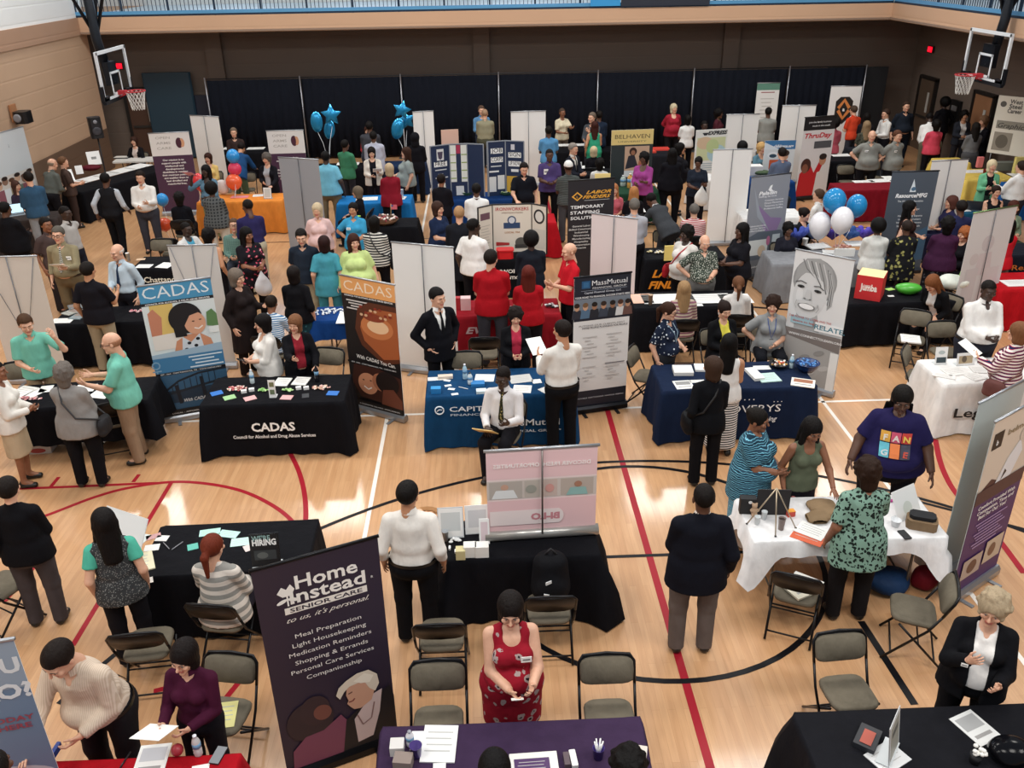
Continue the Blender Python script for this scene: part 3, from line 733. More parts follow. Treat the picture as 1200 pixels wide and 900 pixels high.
for x in (-8.2, .1, 8.0): b.box((x, YB-.05, 1.95), (.5, .25, 3.9), DARK)
struct(b.build('wall_back'))
b = MB(); b.box((XR+.15, 13, 1.95), (.3, 33, 3.9), DARK); struct(b.build('wall_right'))
# running-track balcony above: slab, fascia, railing
FB = wall_mat('#c9a283', 'fascia_tan')
b = MB(); b.box((.4, 30.6, 4.13), (24, 6.2, .46), FB); b.box((15, 14, 4.13), (5.6, 38, .46), FB); b.box((-13.5, 31.0, 4.13), (4.2, 5.4, .46), FB)
b.box((.4, 27.46, 3.95), (23.6, .06, .05), M('#8d7563', .7)); b.box((12.16, 13, 3.95), (.06, 29, .05), M('#8d7563', .7))
b.box((.4, 30.7, 4.365), (23.8, 5.9, .012), M('#c9d6de', .3)); b.box((15.1, 14, 4.365), (5.6, 30, .012), M('#b9cbd8', .3))  # pale tops: white-blue glare on the balcony floor put into the colour
struct(b.build('ceiling_balcony_slab'))
b = MB(); b.box((1, 33.8, 7.2), (34, .3, 5.7), WHITE); struct(b.build('wall_upper_back'))
b = MB(); b.box((18.2, 14, 7.2), (.3, 40, 5.7), WHITE); struct(b.build('wall_upper_right'))
b = MB(); gl = M('#cfe6ff', .2, 0, 'window', 3.5)
for i, x in enumerate((-8.5, -3.6, 1.4, 6.4, 11.2)):
    w = MB(); w.box((x, 33.62, 6.9), (2.9, .05, 2.9), gl); fr = M('#3b4a5c', .5)
    for q in (-1.3, -.43, .43, 1.3): w.box((x+q, 33.58, 6.9), (.06, .08, 2.95), fr)
    for q in (-.97, .97): w.box((x, 33.58, 6.9+q*1.5), (2.96, .08, .06), fr)
    struct(w.build('window_%d' % (i+1)))
def railing(p, q, lab):
    p = Vector(p); q = Vector(q); L = (q-p).length; u = (q-p)/L; r = empty('balcony_railing', p, math.atan2(u.y, u.x)); dk = M('#27384c', .4, .6); bl = M('#5d9cc8', .35, .3)
    b = MB(); b.box((L/2, 0, .10), (L, .05, .09), bl); b.box((L/2, 0, .03), (L, .06, .05), dk); b.box((L/2, 0, 1.05), (L, .05, .05), dk); b.build('rail', r)
    b = MB(); n = int(L/.115)
    for i in range(n): b.box((i*L/n, 0, .58), (.016, .016, .92), dk)
    o = b.build('balusters', r); o['kind'] = 'stuff'
    n = int(L/1.25)
    for i in range(n+1): MB().box((i*L/n, .02, .54), (.05, .05, 1.08), dk).build('post', r)
    tag(r, lab, 'railing', None)
railing((XL, 27.55, 4.36), (12.2, 27.55, 4.36), 'long dark blue metal railing along the back balcony edge')
railing((12.25, 27.5, 4.36), (12.25, 3, 4.36), 'shorter dark blue railing along the right hand balcony edge')
def panel(name, p, q, z0, z1, col, lab, cat, texts=()):
    p = Vector(p); q = Vector(q); L = (q-p).length; o = MB(); o.box((0, 0, (z0+z1)/2), (L, .02, z1-z0), M(col, .5))
    T = Matrix.Translation((-L/2, -.0105, z0)) @ FRONT
    art(o, o, L, z1-z0, texts, T); ob = o.build(name); ob.location = ((p.x+q.x)/2, (p.y+q.y)/2, 0); ob.rotation_euler = (0, 0, math.atan2(q.y-p.y, q.x-p.x)); tag(ob, lab, cat)
panel('balcony_banner', (3.28, 27.44), (4.15, 27.44), 4.42, 5.2, '#2f8fc9', 'small bright blue banner tied to the balcony railing', 'banner')
panel('balcony_banner', (4.17, 27.44), (6.75, 27.44), 4.40, 5.3, '#1d2230', 'wide dark banner tied to the balcony railing', 'banner', [('r', .42, .28, .6, .4, '#e8e8e8')])
# doors, mats, exit sign
def door(n, p, rz, col):
    r = empty('door_%d' % n, p, rz); r['kind'] = 'structure'
    b = MB(); b.box((0, -.03, 1.05), (.95, .05, 2.1), M(col, .5)); b.build('door_leaf', r)
    b = MB(); fr = M('#1b1613', .5)
    for q in (-.52, .52): b.box((q, -.04, 1.08), (.09, .1, 2.16), fr)
    b.box((0, -.04, 2.16), (1.13, .1, .09), fr); b.build('door_frame', r)
    b = MB(); b.box((0, -.08, 1.0), (.8, .05, .06), M('#2c2a28', .4)); b.box((.18, -.07, 1.45), (.12, .01, .6), M('#b8b6b0', .3)); b.build('push_bar', r)
door(1, (XL+.75, YB-.02, 0), 0, '#4b3327'); door(2, (XR-.02, 28.1, 0), R(-90), '#57473a'); door(3, (XR-.02, 24.75, 0), R(-90), '#94694a')
for x, w, h, c, lab in ((-9.75, 1.5, 2.6, '#1b3544', 'tall teal wall pad behind the left hoop'), (-8.55, .9, 1.9, '#10182b', 'short navy wall pad left of the curtain')):
    o = MB(); o.box((x, YB-.25, h/2+.05), (w, .14, h), M(c, .5), 0, None, .05); tag(o.build('wall_pad'), lab, 'wall pad')
o = MB(); o.box((11.95, YB-.7, 1.25), (1.9, .1, 2.4), M('#0d0f14', .7)); tag(o.build('folded_partition'), 'low black partition right of the curtain in the back corner', 'partition')
def exit_sign(p, rz, lab):
    r = empty('exit_sign', p, rz); b = MB(); b.box((0, 0, 0), (.32, .06, .2), M('#2a0d0e', .5)); b.build('housing', r)
    b = MB(); add_text(b, 'EXIT', Matrix.Translation((0, -.032, -.05)) @ FRONT, .15, M('#ff2740', .5, 0, 'lit', 2.2), .26, .03); b.box((0, -.031, 0), (.3, .002, .17), M('#e0102a', .5, 0, 'lit', 1.0)); b.build('lit_face', r); tag(r, lab, 'exit sign')
exit_sign((XR-.06, 28.35, 2.97), R(-90), 'lit red exit sign on the brown wall above the right door'); exit_sign((-11.25, YB-.07, 2.85), 0, 'lit red exit sign seen through the left glass backboard')
# black pipe-and-drape curtain in six bays with bare poles
YC = 28.47; pxs = [(240, 95), (351, 92), (469, 90), (584, 88), (701, 85), (814, 82), (926, 79), (1016, 77)]; px_x = []
for p in pxs: r_ = ray(*p); px_x.append(r_[0]*YC/r_[1])
cur = M('#12151e', .9, 0, 'cloth')
for i in range(7):
    x0, x1 = px_x[i]+.03, px_x[i+1]-.03; n = int((x1-x0)/.07); b = MB(); vs = []
    for k in range(n+1):
        x = x0+(x1-x0)*k/n
        for zz, am in ((2.46, .02), (1.3, .035), (.06, .05)): vs.append((x, YC+.06+am*math.sin(k*1.9+i)+.3*am*math.sin(k*.7), zz))
    b.add(vs, [[3*k+j, 3*k+3+j, 3*k+4+j, 3*k+1+j] for k in range(n) for j in (0, 1)], cur, True)
    o = b.build('drape_curtain'); m = o.modifiers.new('thick', 'SOLIDIFY'); m.thickness = .012
    tag(o, 'floor length black drape, %s of the seven panels along the back' % ('first from the left', 'second from the left', 'third from the left', 'middle one', 'third from the right', 'second from the right', 'last on the right')[i], 'curtain')
for i, x in enumerate(px_x):
    b = MB(); b.tube([(x, YC, .01), (x, YC, 2.55)], .022, M('#9b9da3', .3, .8)); b.box((x, YC, .006), (.4, .4, .012), M('#777', .4, .7)); tag(b.build('drape_pole'), 'thin silver drape pole, %s in the row of eight at the back' % ('leftmost', 'second', 'third', 'fourth', 'fifth', 'sixth', 'seventh', 'rightmost')[i], 'pole')
b = MB(); b.tube([(px_x[0], YC+.05, 2.5), (px_x[-1], YC+.05, 2.5)], .016, M('#33353a', .4, .7)); tag(b.build('drape_rail'), 'horizontal rail carrying the black drapes at the back', 'rail')
# basketball goals
def hoop(X, Y, z0, s, lab):
    r = empty('basketball_goal', (X, Y, 0)); dk = M('#1c2129', .4, .5); wh = M('#dfe3e6', .4); rd = M('#c02a33', .4)
    W, Hh = 1.8, 1.07
    m, nt, bs = nodes('backboard_glass'); setp(bs, Base_Color=(.9, .95, 1, 1), Roughness=.02); bs.inputs['Transmission Weight'].default_value = 1; bs.inputs['IOR'].default_value = 1.02
    b = MB(); b.box((0, 0, z0+Hh/2), (.012, W-.05, Hh-.05), m); b.build('glass_pane', r)
    b = MB()
    for q in (-1, 1): b.box((0, q*(W/2-.03), z0+Hh/2), (.05, .07, Hh), wh); b.box((0, 0, z0+Hh/2+q*(Hh/2-.03)), (.05, W, .07), wh)
    b.box((-.045*s, 0, z0+Hh/2), (.02, W, Hh*.0+.05), dk) if False else None
    for q in (-1, 1): b.box((.012*s, q*.28, z0+.33), (.012, .05, .5), wh); b.box((.012*s, 0, z0+.33+q*.23), (.012, .6, .05), wh)
    b.build('board_frame', r)
    b = MB()
    for q in (-1, 1): b.box((-.01*s, q*(W/2-.14), z0+.04), (.07, .3, .14), dk); b.box((-.01*s, q*(W/2), z0+.17), (.07, .08, .34), dk)
    b.box((0, 0, z0-.02), (.07, W, .08), dk); b.build('edge_padding', r)
    b = MB(); ring = [(s*(.40)+.228*math.cos(w), .228*math.sin(w), z0+.12) for w in [2*math.pi*k/24 for k in range(25)]]
    b.tube(ring, .014, rd, 6, cap=False); b.box((s*.1, 0, z0+.10), (.18, .16, .09), rd); b.tube([(s*.05, .1, z0+.0), (s*.3, .15, z0+.11)], .012, rd, 5); b.tube([(s*.05, -.1, z0+.0), (s*.3, -.15, z0+.11)], .012, rd, 5); b.build('rim', r)
    b = MB(); nn = 14
    for k in range(nn):
        for dk_ in (1, -1):
            pts = []
            for j in range(6):
                w = 2*math.pi*(k+dk_*j*.5)/nn; rr = .225-.085*(j/5)**.7; pts.append((s*.40+rr*math.cos(w), rr*math.sin(w), z0+.12-.085*j))
            b.tube(pts, .006, M('#e9e7e2', .8), 4, cap=False)
    b.build('net', r)
    b = MB(); b.tube([(-s*.12, 0, z0+Hh*.3), (-s*.25, 0, z0+1.3), (-s*.25, 0, z0+5.6)], .11, dk, 10); b.box((-s*.08, 0, z0+Hh*.5), (.12, .5, .5), dk); b.build('mast', r)
    b = MB(); b.tube([(-s*.25, 0, z0+1.35), (-s*.3, 1.9, z0+4.6)], .05, dk); b.tube([(-s*.25, 0, z0+1.35), (-s*1.5, -.7, z0+5)], .04, dk); b.tube([(-s*.25, .05, z0+1.3), (s*.9, .2, z0+4.6)], .04, dk); b.build('brace', r); tag(r, lab, 'basketball hoop')
hoop(-8.55, 22.0, 2.93, 1, 'glass backboard with red rim and white net at left'); hoop(11.75, 21.1, 3.03, -1, 'glass backboard with red rim and white net at right')
# ---------------------------------------------------------------- tables and cloths
ZT = .75
def tframe(fl, fr, z=ZT, ang=None, L=None):
    """front edge seen at pixels fl, fr -> matrix with x along the front edge, y away from the reader, and its length"""
    p = at(*fl, z); q = at(*fr, z); d = q-p
    if ang is not None: d = Vector((math.cos(R(ang)), math.sin(R(ang)), 0))*(L or d.length)
    elif L: d = d.normalized()*L
    return Matrix.Translation((p.x, p.y, 0)) @ Matrix.Rotation(math.atan2(d.y, d.x), 4, 'Z'), d.length
def cloth(X, L, D, col, lab, drop=.02, tail=0, back=0, text=(), wave=.018, flare=.05, cat='tablecloth', group=None, name='tablecloth', seed=1, top=ZT, stripe=None):
    rnd = random.Random(seed); mat = fab(col); b = MB(); n = 96
    def ring(o, z, amp, fl):
        vs = []; r = .03; per = 2*(L+D)
        for i in range(n):
            t = per*i/n; w = amp*math.sin(i*1.15+seed)+amp*.5*math.sin(i*.47+2*seed)
            cn = 0
            for c in (0, L, L+D, 2*L+D, per): cn = max(cn, math.exp(-((t-c)/.13)**2))
            g = o + w + fl*cn
            if t < L: p = (t, -g)
            elif t < L+D: p = (L+g, t-L)
            elif t < 2*L+D: p = (L-(t-L-D), D+g)
            else: p = (-g, D-(t-2*L-D))
            if cn > .3:
                cx, cy = min(max(p[0], 0), L), min(max(p[1], 0), D)
                # pull the corner point outwards diagonally
                ccx = 0 if p[0] < L/2 else L; ccy = 0 if p[1] < D/2 else D
                dx = (-1 if ccx == 0 else 1); dy = (-1 if ccy == 0 else 1); k = max(0, cn-.3)/.7*g*.8
                p = (p[0]+dx*k*(0 if abs(p[0]-ccx) > g+.09 else 1)*.7, p[1]+dy*k*(0 if abs(p[1]-ccy) > g+.09 else 1)*.7)
            kz = max(0, (top-z))/max(top-drop, .01)
            zz = z - kz*(tail*cn**.6 + (back if t > L+.15 and t < per-D-.0 else 0)*(1-cn))
            zz = max(zz, .015)
            vs.append((p[0], p[1], zz))
        return vs
    rs = [ring(0, top+.012, 0, 0), ring(.012, top+.004, 0, 0), ring(.02, top-.05, wave*.15, .0), ring(.028, top-.3*(top-drop)-.02, wave*.5, flare*.4), ring(.035, (top+drop)/2-.06, wave*.8, flare*.7), ring(.04, drop, wave, flare)]
    vs = [v for r in rs for v in r]; fs = [[j*n+i, (j+1)*n+i, (j+1)*n+(i+1) % n, j*n+(i+1) % n] for j in range(5) for i in range(n)]
    b.add(vs, [f for f in fs], mat, True); b.add(rs[0], [list(range(n))], mat, False)
    o = b.build(name); o.matrix_world = X; tag(o, lab, cat, group)
    if text:
        t = MB(); T = Matrix.Translation((0, -.062-wave, 0)) @ FRONT
        for it in text:
            if it[0] == 't': _, s, x, z, size, c, opt = it; add_text(t, s, T @ Matrix.Translation((x, z, 0)), size, M(c, .6), opt.get('w'), opt.get('b', .012), opt.get('sh', 0))
            elif it[0] == 'ring':
                _, x, z, r, c = it; t.tube([(x+r*math.cos(w), -.066-wave, z+r*math.sin(w)) for w in [2*math.pi*k/20 for k in range(21)]], r*.16, M(c, .6), 5); t.tube([(x-r*.6, -.066-wave, z-r*.2), (x, -.066-wave, z+r*.2), (x+r*.6, -.066-wave, z+.1*r)], r*.14, M(c, .6), 5)
        k = t.build('printed_lettering', o)
    return o
def ftable(X, L, D, lab, col='#d8d5cf', legc='#6d675f', topz=ZT):
    r = empty('folding_table'); r.matrix_world = X; m = M(col, .5); g = M(legc, .4, .6)
    b = MB(); b.box((L/2, D/2, topz-.022), (L, D, .04), m, 0, None, .03); b.build('tabletop', r)
    for sx in (0, 1):
        x = .25 if sx == 0 else L-.25
        for y in (.1, D-.1):
            b = MB(); b.tube([(x, y, topz-.05), (x, y, .01)], .014, g); b.build('leg', r)
        b = MB(); b.tube([(x, .1, .12), (x, D-.1, .12)], .01, g); b.tube([(x, D/2, .12), (x+(.35 if sx == 0 else -.35), D/2, topz-.06)], .009, g); b.build('leg_brace', r)
    tag(r, lab, 'table'); return r
TAB = {}
def table(key, fl, fr, D, col, lab, drop=.02, text=(), ang=None, L=None, bare=False, **k):
    X, LL = tframe(fl, fr, ZT, ang, L); TAB[key] = (X, LL, D)
    if bare: ftable(X, LL, D, bare)
    if col: cloth(X, LL, D, col, lab, drop, text=text, seed=len(TAB), **k)
    return X
BK, NV = '#0f0f14', '#101c38'
table('cadas', (235, 476), (402, 472), .80, BK, 'black floor length tablecloth lettered CADAS', text=[('t', 'CADAS', .90, .40, .17, '#f2f2f0', {'w': .56, 'b': .03}), ('t', 'Council for Alcohol and Drug Abuse Services', .90, .30, .066, '#e8e8e8', {'w': 1.06, 'b': .025})], ang=0)
table('cap', (500, 466), (672, 461), .78, '#123f66', 'blue floor length tablecloth lettered CAP and FINANC', text=[('ring', .16, .60, .055, '#dfe8f0'), ('t', 'CAPITAL', .60, .575, .10, '#dfe8f0', {'w': .62}), ('t', 'FINANCIAL', .56, .51, .045, '#b9cbdc', {'w': .52}), ('t', 'MassMutual', 1.33, .34, .13, '#e6edf3', {'w': .78}), ('t', 'FINANCIAL GROUP', 1.35, .24, .05, '#dfe8f0', {'w': .78})], ang=0)
table('ves', (777, 459), (965, 454), .80, '#15223c', 'navy floor length tablecloth with white lettering ending in YS', text=[('t', 'COVERYS', 1.15, .45, .15, '#f0f2f5', {'w': .80, 'b': 0}), ('t', 'helping', 1.38, .31, .10, '#dfe4ea', {'w': .28, 'sh': .4}), ('t', '. . .', 1.12, .63, .12, '#eee', {}), ('t', '. . .', 1.50, .59, .10, '#eee', {})], ang=0, L=2.02)
table('leg', (1107, 451), (1200, 447), .76, '#ece9e6', 'white floor length tablecloth lettered Leg in black', text=[('t', 'Legacy', .54, .30, .19, '#1a1718', {'w': .74, 'b': .02})], ang=0, L=1.8)
table('craft', (884, 636), (1112, 632), .74, '#eceaea', 'white short tablecloth over the craft table at right', drop=.60, tail=.36, back=.50, ang=-1, bare='folding table with brown legs beneath the short white cloth', wave=.015, flare=.05)
table('bilo', (525, 657), (702, 651), .62, BK, 'black tablecloth trailing onto the floor under the pink banner', ang=0, flare=.12)
table('redhead', (160, 677), (357, 672), .80, BK, 'black tablecloth before the redhead in the grey sweater', ang=1, drop=.03)
table('red', (56, 935), (286, 924), .62, '#a80f1c', 'bright red tablecloth at the bottom left corner', ang=2, L=1.75)
TAB['red'] = (Matrix.Translation((-3.62, 3.92, 0)) @ Matrix.Rotation(R(0), 4, 'Z'), 1.66, .76)
o = [x for x in bpy.data.objects if x.name.startswith('tablecloth')][-1]; o.matrix_world = TAB['red'][0]
cp = lambda: None
def table_w(key, x, y, L, D, ang, col, lab, **k):
    X = Matrix.Translation((x, y, 0)) @ Matrix.Rotation(R(ang), 4, 'Z'); TAB[key] = (X, L, D)
    bare = k.pop('bare', False)
    if bare: ftable(X, L, D, bare)
    if col: cloth(X, L, D, col, lab, seed=len(TAB), **k)
table_w('purple', -.86, 3.95, 1.92, .78, 0, '#3b2a45', 'dark purple tablecloth at the bottom centre')
table_w('br', 2.22, 3.95, 1.9, .76, 0, '#15151a', 'black tablecloth at the bottom right corner', flare=.1)
table('teal', (5, 482), (133, 489), .72, BK, 'black tablecloth between the two men in teal polos', drop=.22, ang=6, L=1.75)
table('mag', (60, 382), (172, 378), .72, BK, 'black tablecloth topped with magazines behind the teal table', ang=3, drop=.05)
table('chat', (154, 316), (238, 314), .72, BK, 'black tablecloth lettered Chattanooga at left', text=[('t', 'Chattanooga', .62, .52, .15, '#efe9d8', {'w': .8})], ang=0)
table('orange', (231, 238), (330, 235), .72, '#e0893a', 'orange tablecloth with balloons at one end', ang=0)
table('long', (96, 226), (158, 196), .70, BK, 'black tablecloth with a long white runner beside the left wall', ang=62, L=3.6)
table('whitebare', (131, 190), (182, 181), .60, None, '', bare='bare white folding table in front of the left corner door', ang=4, L=1.3)
table('far1', (255, 180), (312, 178), .7, BK, 'black tablecloth in front of the far left drape', ang=0, L=1.5)
table('far2', (322, 200), (440, 198), .7, BK, 'black tablecloth far back behind the light blue polo', ang=0, L=2.3)
table('far3', (445, 196), (480, 195), .7, '#1b2c4a', 'dark navy tablecloth far back beside the star balloons', ang=0, L=1.2)
table('blue2', (395, 240), (481, 236), .75, '#1c6fae', 'bright blue tablecloth behind the candy basket', ang=0)
table('candy', (412, 268), (470, 267), .70, BK, 'black tablecloth holding the candy basket', ang=0, L=1.35)
table('tenn', (522, 236), (620, 234), .75, '#16396f', 'royal blue tablecloth under the navy Job Corps board', text=[('t', 'Tennessee Our', 1.32, .42, .10, '#f0f4f8', {'w': .95, 'b': .03}), ('t', 'of Labor Training', 1.32, .29, .09, '#f0f4f8', {'w': .95, 'b': .03})], ang=0)
table('iron', (542, 306), (622, 304), .72, BK, 'black tablecloth lettered KERS under the Ironworkers board', text=[('t', 'IRONWORKERS', .85, .52, .10, '#e8e6e0', {'w': .85, 'b': .03}), ('t', 'APPRENTICESHIP', .92, .40, .08, '#e8e6e0', {'w': .7, 'b': .03}), ('ring', 1.15, .22, .09, '#e0ded8')], ang=0)
table('redsm', (618, 262), (634, 261), .70, '#b01420', 'small bright red tablecloth beside the Ironworkers board', ang=0, L=.6)
table('ve', (531, 372), (656, 368), .70, '#8c1722', 'dark red tablecloth behind the woman in the pink top', text=[('t', 'EV', .34, .50, .15, '#b9a3a6', {'w': .30, 'b': .03, 'sh': .3})], ang=0)
table('cblue', (366, 377), (404, 375), .60, '#123b78', 'small blue tablecloth left of the orange CADAS banner', drop=.45, ang=0, L=1.0, bare='small table under the short blue cloth')
table('labor', (756, 305), (830, 303), .70, BK, 'black tablecloth lettered LABOR FINDERS in orange', text=[('t', 'LABOR', .50, .44, .20, '#e08a1e', {'w': .74, 'b': .04, 'sh': .3}), ('t', 'FINDERS', .52, .22, .20, '#e08a1e', {'w': .9, 'b': .04, 'sh': .3})], ang=0, L=1.5)
table('longw', (744, 362), (882, 358), .70, BK, 'long black tablecloth behind the polka dot blouse', ang=0)
table('grey', (906, 310), (1024, 306), .80, '#85868a', 'grey tablecloth beneath the blue and white balloons', ang=-4, L=1.9)
table('cube', (994, 357), (1120, 350), .75, BK, 'black tablecloth under the red and green cube', ang=0, drop=.05)
table('maroon', (986, 224), (1050, 221), .75, '#7c1220', 'maroon tablecloth left of the slate grey banner', ang=0, L=1.55)
table('yellow', (1132, 212), (1180, 208), 1.15, '#d8bb5c', 'yellow tablecloth at the far right', drop=.25, ang=0, L=1.25)
table('yellow2', (1106, 192), (1124, 191), .65, '#d8bb5c', 'small yellow tablecloth end behind the grey dress', drop=.35, ang=0, L=.7)
table('blue3', (1192, 222), (1215, 220), .7, '#1b5596', 'blue tablecloth at the far right edge', ang=0, L=1.2)
table('belh', (716, 228), (770, 226), .7, '#20412f', 'dark green tablecloth in front of the yellow headed stand', text=[('t', 'BELHAVEN', .55, .48, .17, '#b8c8a8', {'w': .9})], ang=0, L=1.15)
table('belb', (668, 206), (735, 203), .7, BK, 'black tablecloth near the purple polo man', ang=0)
table('far4', (645, 179), (720, 176), .7, BK, 'black tablecloth against the drape left of Belhaven', ang=0)
table('far5', (757, 183), (800, 181), .7, '#191a20', 'black tablecloth with red folders below the red blouse', ang=0, L=1.0)
table('whitec', (872, 257), (930, 253), .7, '#e6e4e2', 'white tablecloth behind the slate and purple banner', ang=0, L=1.3)
table('kid', (876, 215), (925, 212), .7, '#17407a', 'blue tablecloth under the blue headed poster', ang=0, L=1.15)
table('thru', (955, 190), (1010, 187), .7, BK, 'black tablecloth right of the red portrait banner', ang=0, L=1.3)
table('teal2', (1084, 252), (1160, 248), .7, '#1b506e', 'blue tablecloth behind the slate grey banner with a laptop', ang=0, L=1.8)
table('red2', (1172, 340), (1235, 336), .8, '#b5141e', 'bright red tablecloth at the right edge', ang=0, L=1.6)
table('navyr', (1180, 300), (1230, 298), .7, '#191c26', 'black tablecloth behind the red shirt at right', text=[('t', 'Resource', .5, .5, .14, '#c8702a', {'w': .8})], ang=0, L=1.4)
table('lap', (-22, 262), (46, 250), .7, '#3a3230', 'dark brown tablecloth under the laptop at left', ang=8, L=1.5)
table('aamz', (1000, 178), (1030, 177), .6, '#20242c', 'dark tablecloth below the orange diamond sign', ang=0, L=.9)
table('exp', (818, 212), (846, 210), .7, '#e5e3e0', 'white tablecloth below the map poster', ang=0, L=.8)
# ---------------------------------------------------------------- folding chairs
def make_chair():
    r = empty('folding_chair'); fr = M('#1b1a1c', .35, .5); up = M('#6f6759', .85, 0, 'cloth')
    b = MB(); S = []; n = 20
    def slab(w, d, c, T, curve=0):
        P = []
        for i in range(n): a = 2*math.pi*i/n; x = w/2*(abs(math.cos(a))**.45)*math.copysign(1, math.cos(a)); y = d/2*(abs(math.sin(a))**.45)*math.copysign(1, math.sin(a)); P.append((x, y))
        vs = [(x*.97, y*.97, -c) for x, y in P]+[(x, y, 0) for x, y in P]+[(x*.93, y*.93, c) for x, y in P]
        if curve: vs = [(x, y, z+curve*(x/w*2)**2) for x, y, z in vs]
        return vs, [list(range(n-1, -1, -1)), [2*n+i for i in range(n)]]+[[j*n+i, j*n+(i+1) % n, (j+1)*n+(i+1) % n, (j+1)*n+i] for j in (0, 1) for i in range(n)], T
    T = Matrix.Translation((0, -.02, .445)) @ Matrix.Rotation(R(-3), 4, 'X'); v, f, T = slab(.40, .40, .022, T); b.add(v, f, up, True, T); b.build('seat', r)
    T = Matrix.Translation((0, .228, .705)) @ Matrix.Rotation(R(68), 4, 'X'); b = MB(); v, f, T = slab(.44, .235, .020, T, .014); b.add(v, f, up, True, T)
    b.build('backrest', r)
    b = MB(); b.tube([(-.225, .185, .60), (-.225, .255, .77), (-.19, .278, .822), (0, .285, .836), (.19, .278, .822), (.225, .255, .77), (.225, .185, .60)], .013, fr); T = Matrix.Translation((0, .250, .712)) @ Matrix.Rotation(R(68), 4, 'X'); v, f, T = slab(.445, .242, .006, T, .014); b.add(v, f, fr, True, T); b.build('back_frame', r)
    for q in (-1, 1):
        b = MB(); b.tube([(q*.225, .185, .60), (q*.225, .10, .42), (q*.225, -.235, .012)], .012, fr); b.build('leg', r)
        b = MB(); b.tube([(q*.205, -.14, .42), (q*.205, .27, .012)], .012, fr); b.build('leg', r)
    b = MB(); b.tube([(-.225, -.165, .10), (.225, -.165, .10)], .009, fr); b.tube([(-.205, .21, .075), (.205, .21, .075)], .009, fr); b.tube([(-.205, .05, .235), (.205, .05, .235)], .008, fr); b.build('stretcher', r)
    return r
CH0 = make_chair(); used = [0]; CHAIRS = []
def seat_chair(loc, ra, label):
    n = min(CHAIRS, key=lambda c: (c.location-loc).length)
    if (n.location-loc).length < .5: n.location = (loc.x, loc.y, 0); n.rotation_euler = (0, 0, ra); return
    c = CH0.copy(); COL.objects.link(c)
    for k in CH0.children: d = k.copy(); COL.objects.link(d); d.parent = c
    c.location = (loc.x, loc.y, 0); c.rotation_euler = (0, 0, ra); CHAIRS.append(c)
    w = ('folding chair taken by the ' + label).split()[:16]
    while w[-1] in ('the', 'a', 'and', 'in', 'of', 'at', 'by', 'behind', 'with', 'to', 'left', 'right'): w.pop()
    tag(c, ' '.join(w), 'chair', 'grey padded folding chairs')
def chair(px, py, a, lab, z=.45):
    p = at(px, py, z)
    if not used[0]: c = CH0; used[0] = 1
    else:
        c = CH0.copy(); COL.objects.link(c)
        for k in CH0.children: d = k.copy(); COL.objects.link(d); d.parent = c
    c.location = (p.x, p.y, 0); c.rotation_euler = (0, 0, R(a)); tag(c, lab, 'chair', 'grey padded folding chairs'); CHAIRS.append(c); return c
chair(993, 809, 4, 'empty grey folding chair in the bottom right, behind the corner table')
chair(1073, 715, -112, 'empty grey folding chair beside the tall purple banner')
chair(933, 692, 155, 'grey folding chair with magazines on its seat, below the white craft table')
chair(518, 745, 180, 'empty grey folding chair below the man in the white dress shirt')
chair(643, 714, 180, 'grey folding chair holding the black backpack')
chair(514, 846, 0, 'grey folding chair at the purple table, left of the red floral dress')
chair(714, 838, 0, 'grey folding chair at the purple table, right of the red floral dress')
chair(174, 756, 186, 'grey folding chair under the hand of the woman in the green top')
chair(266, 745, 178, 'grey folding chair under the redhead in the striped sweater')
chair(262, 836, -10, 'grey folding chair with a yellow sheet, behind the maroon top')
chair(-2, 688, 150, 'folding chair cut by the left edge of the picture')
chair(758, 440, 62, 'empty grey folding chair right of the white MassMutual banner')
chair(568, 414, 180, 'dark backed folding chair behind the blue table, nearer the red table')
chair(547, 450, 0, 'grey backed folding chair tucked in at the blue table')
chair(381, 445, -15, 'grey folding chair behind the CADAS table by the orange banner')
chair(1078, 440, 55, 'grey folding chair left of the white Leg table')
chair(1068, 397, -28, 'folding chair with white papers on the seat under the cube table')
chair(1108, 412, 0, 'grey folding chair behind the big man in white')
chair(24, 462, 10, 'grey folding chair behind the teal man with the raised hand')
chair(134, 492, 200, 'folding chair hidden behind the bald man in teal')
chair(188, 306, 0, 'grey backed folding chair at the Chattanooga table')
chair(203, 296, 180, 'black backed folding chair near the purple Open Arms banner')
chair(290, 222, 5, 'grey folding chair behind the orange table')
chair(780, 296, 0, 'grey backed folding chair behind the LABOR FINDERS table')
chair(993, 213, 0, 'grey folding chair left behind the maroon table')
chair(1024, 208, 0, 'grey folding chair between the two grey polo men')
chair(820, 425, -20, 'grey folding chair behind the navy table beside the polka dot blouse')
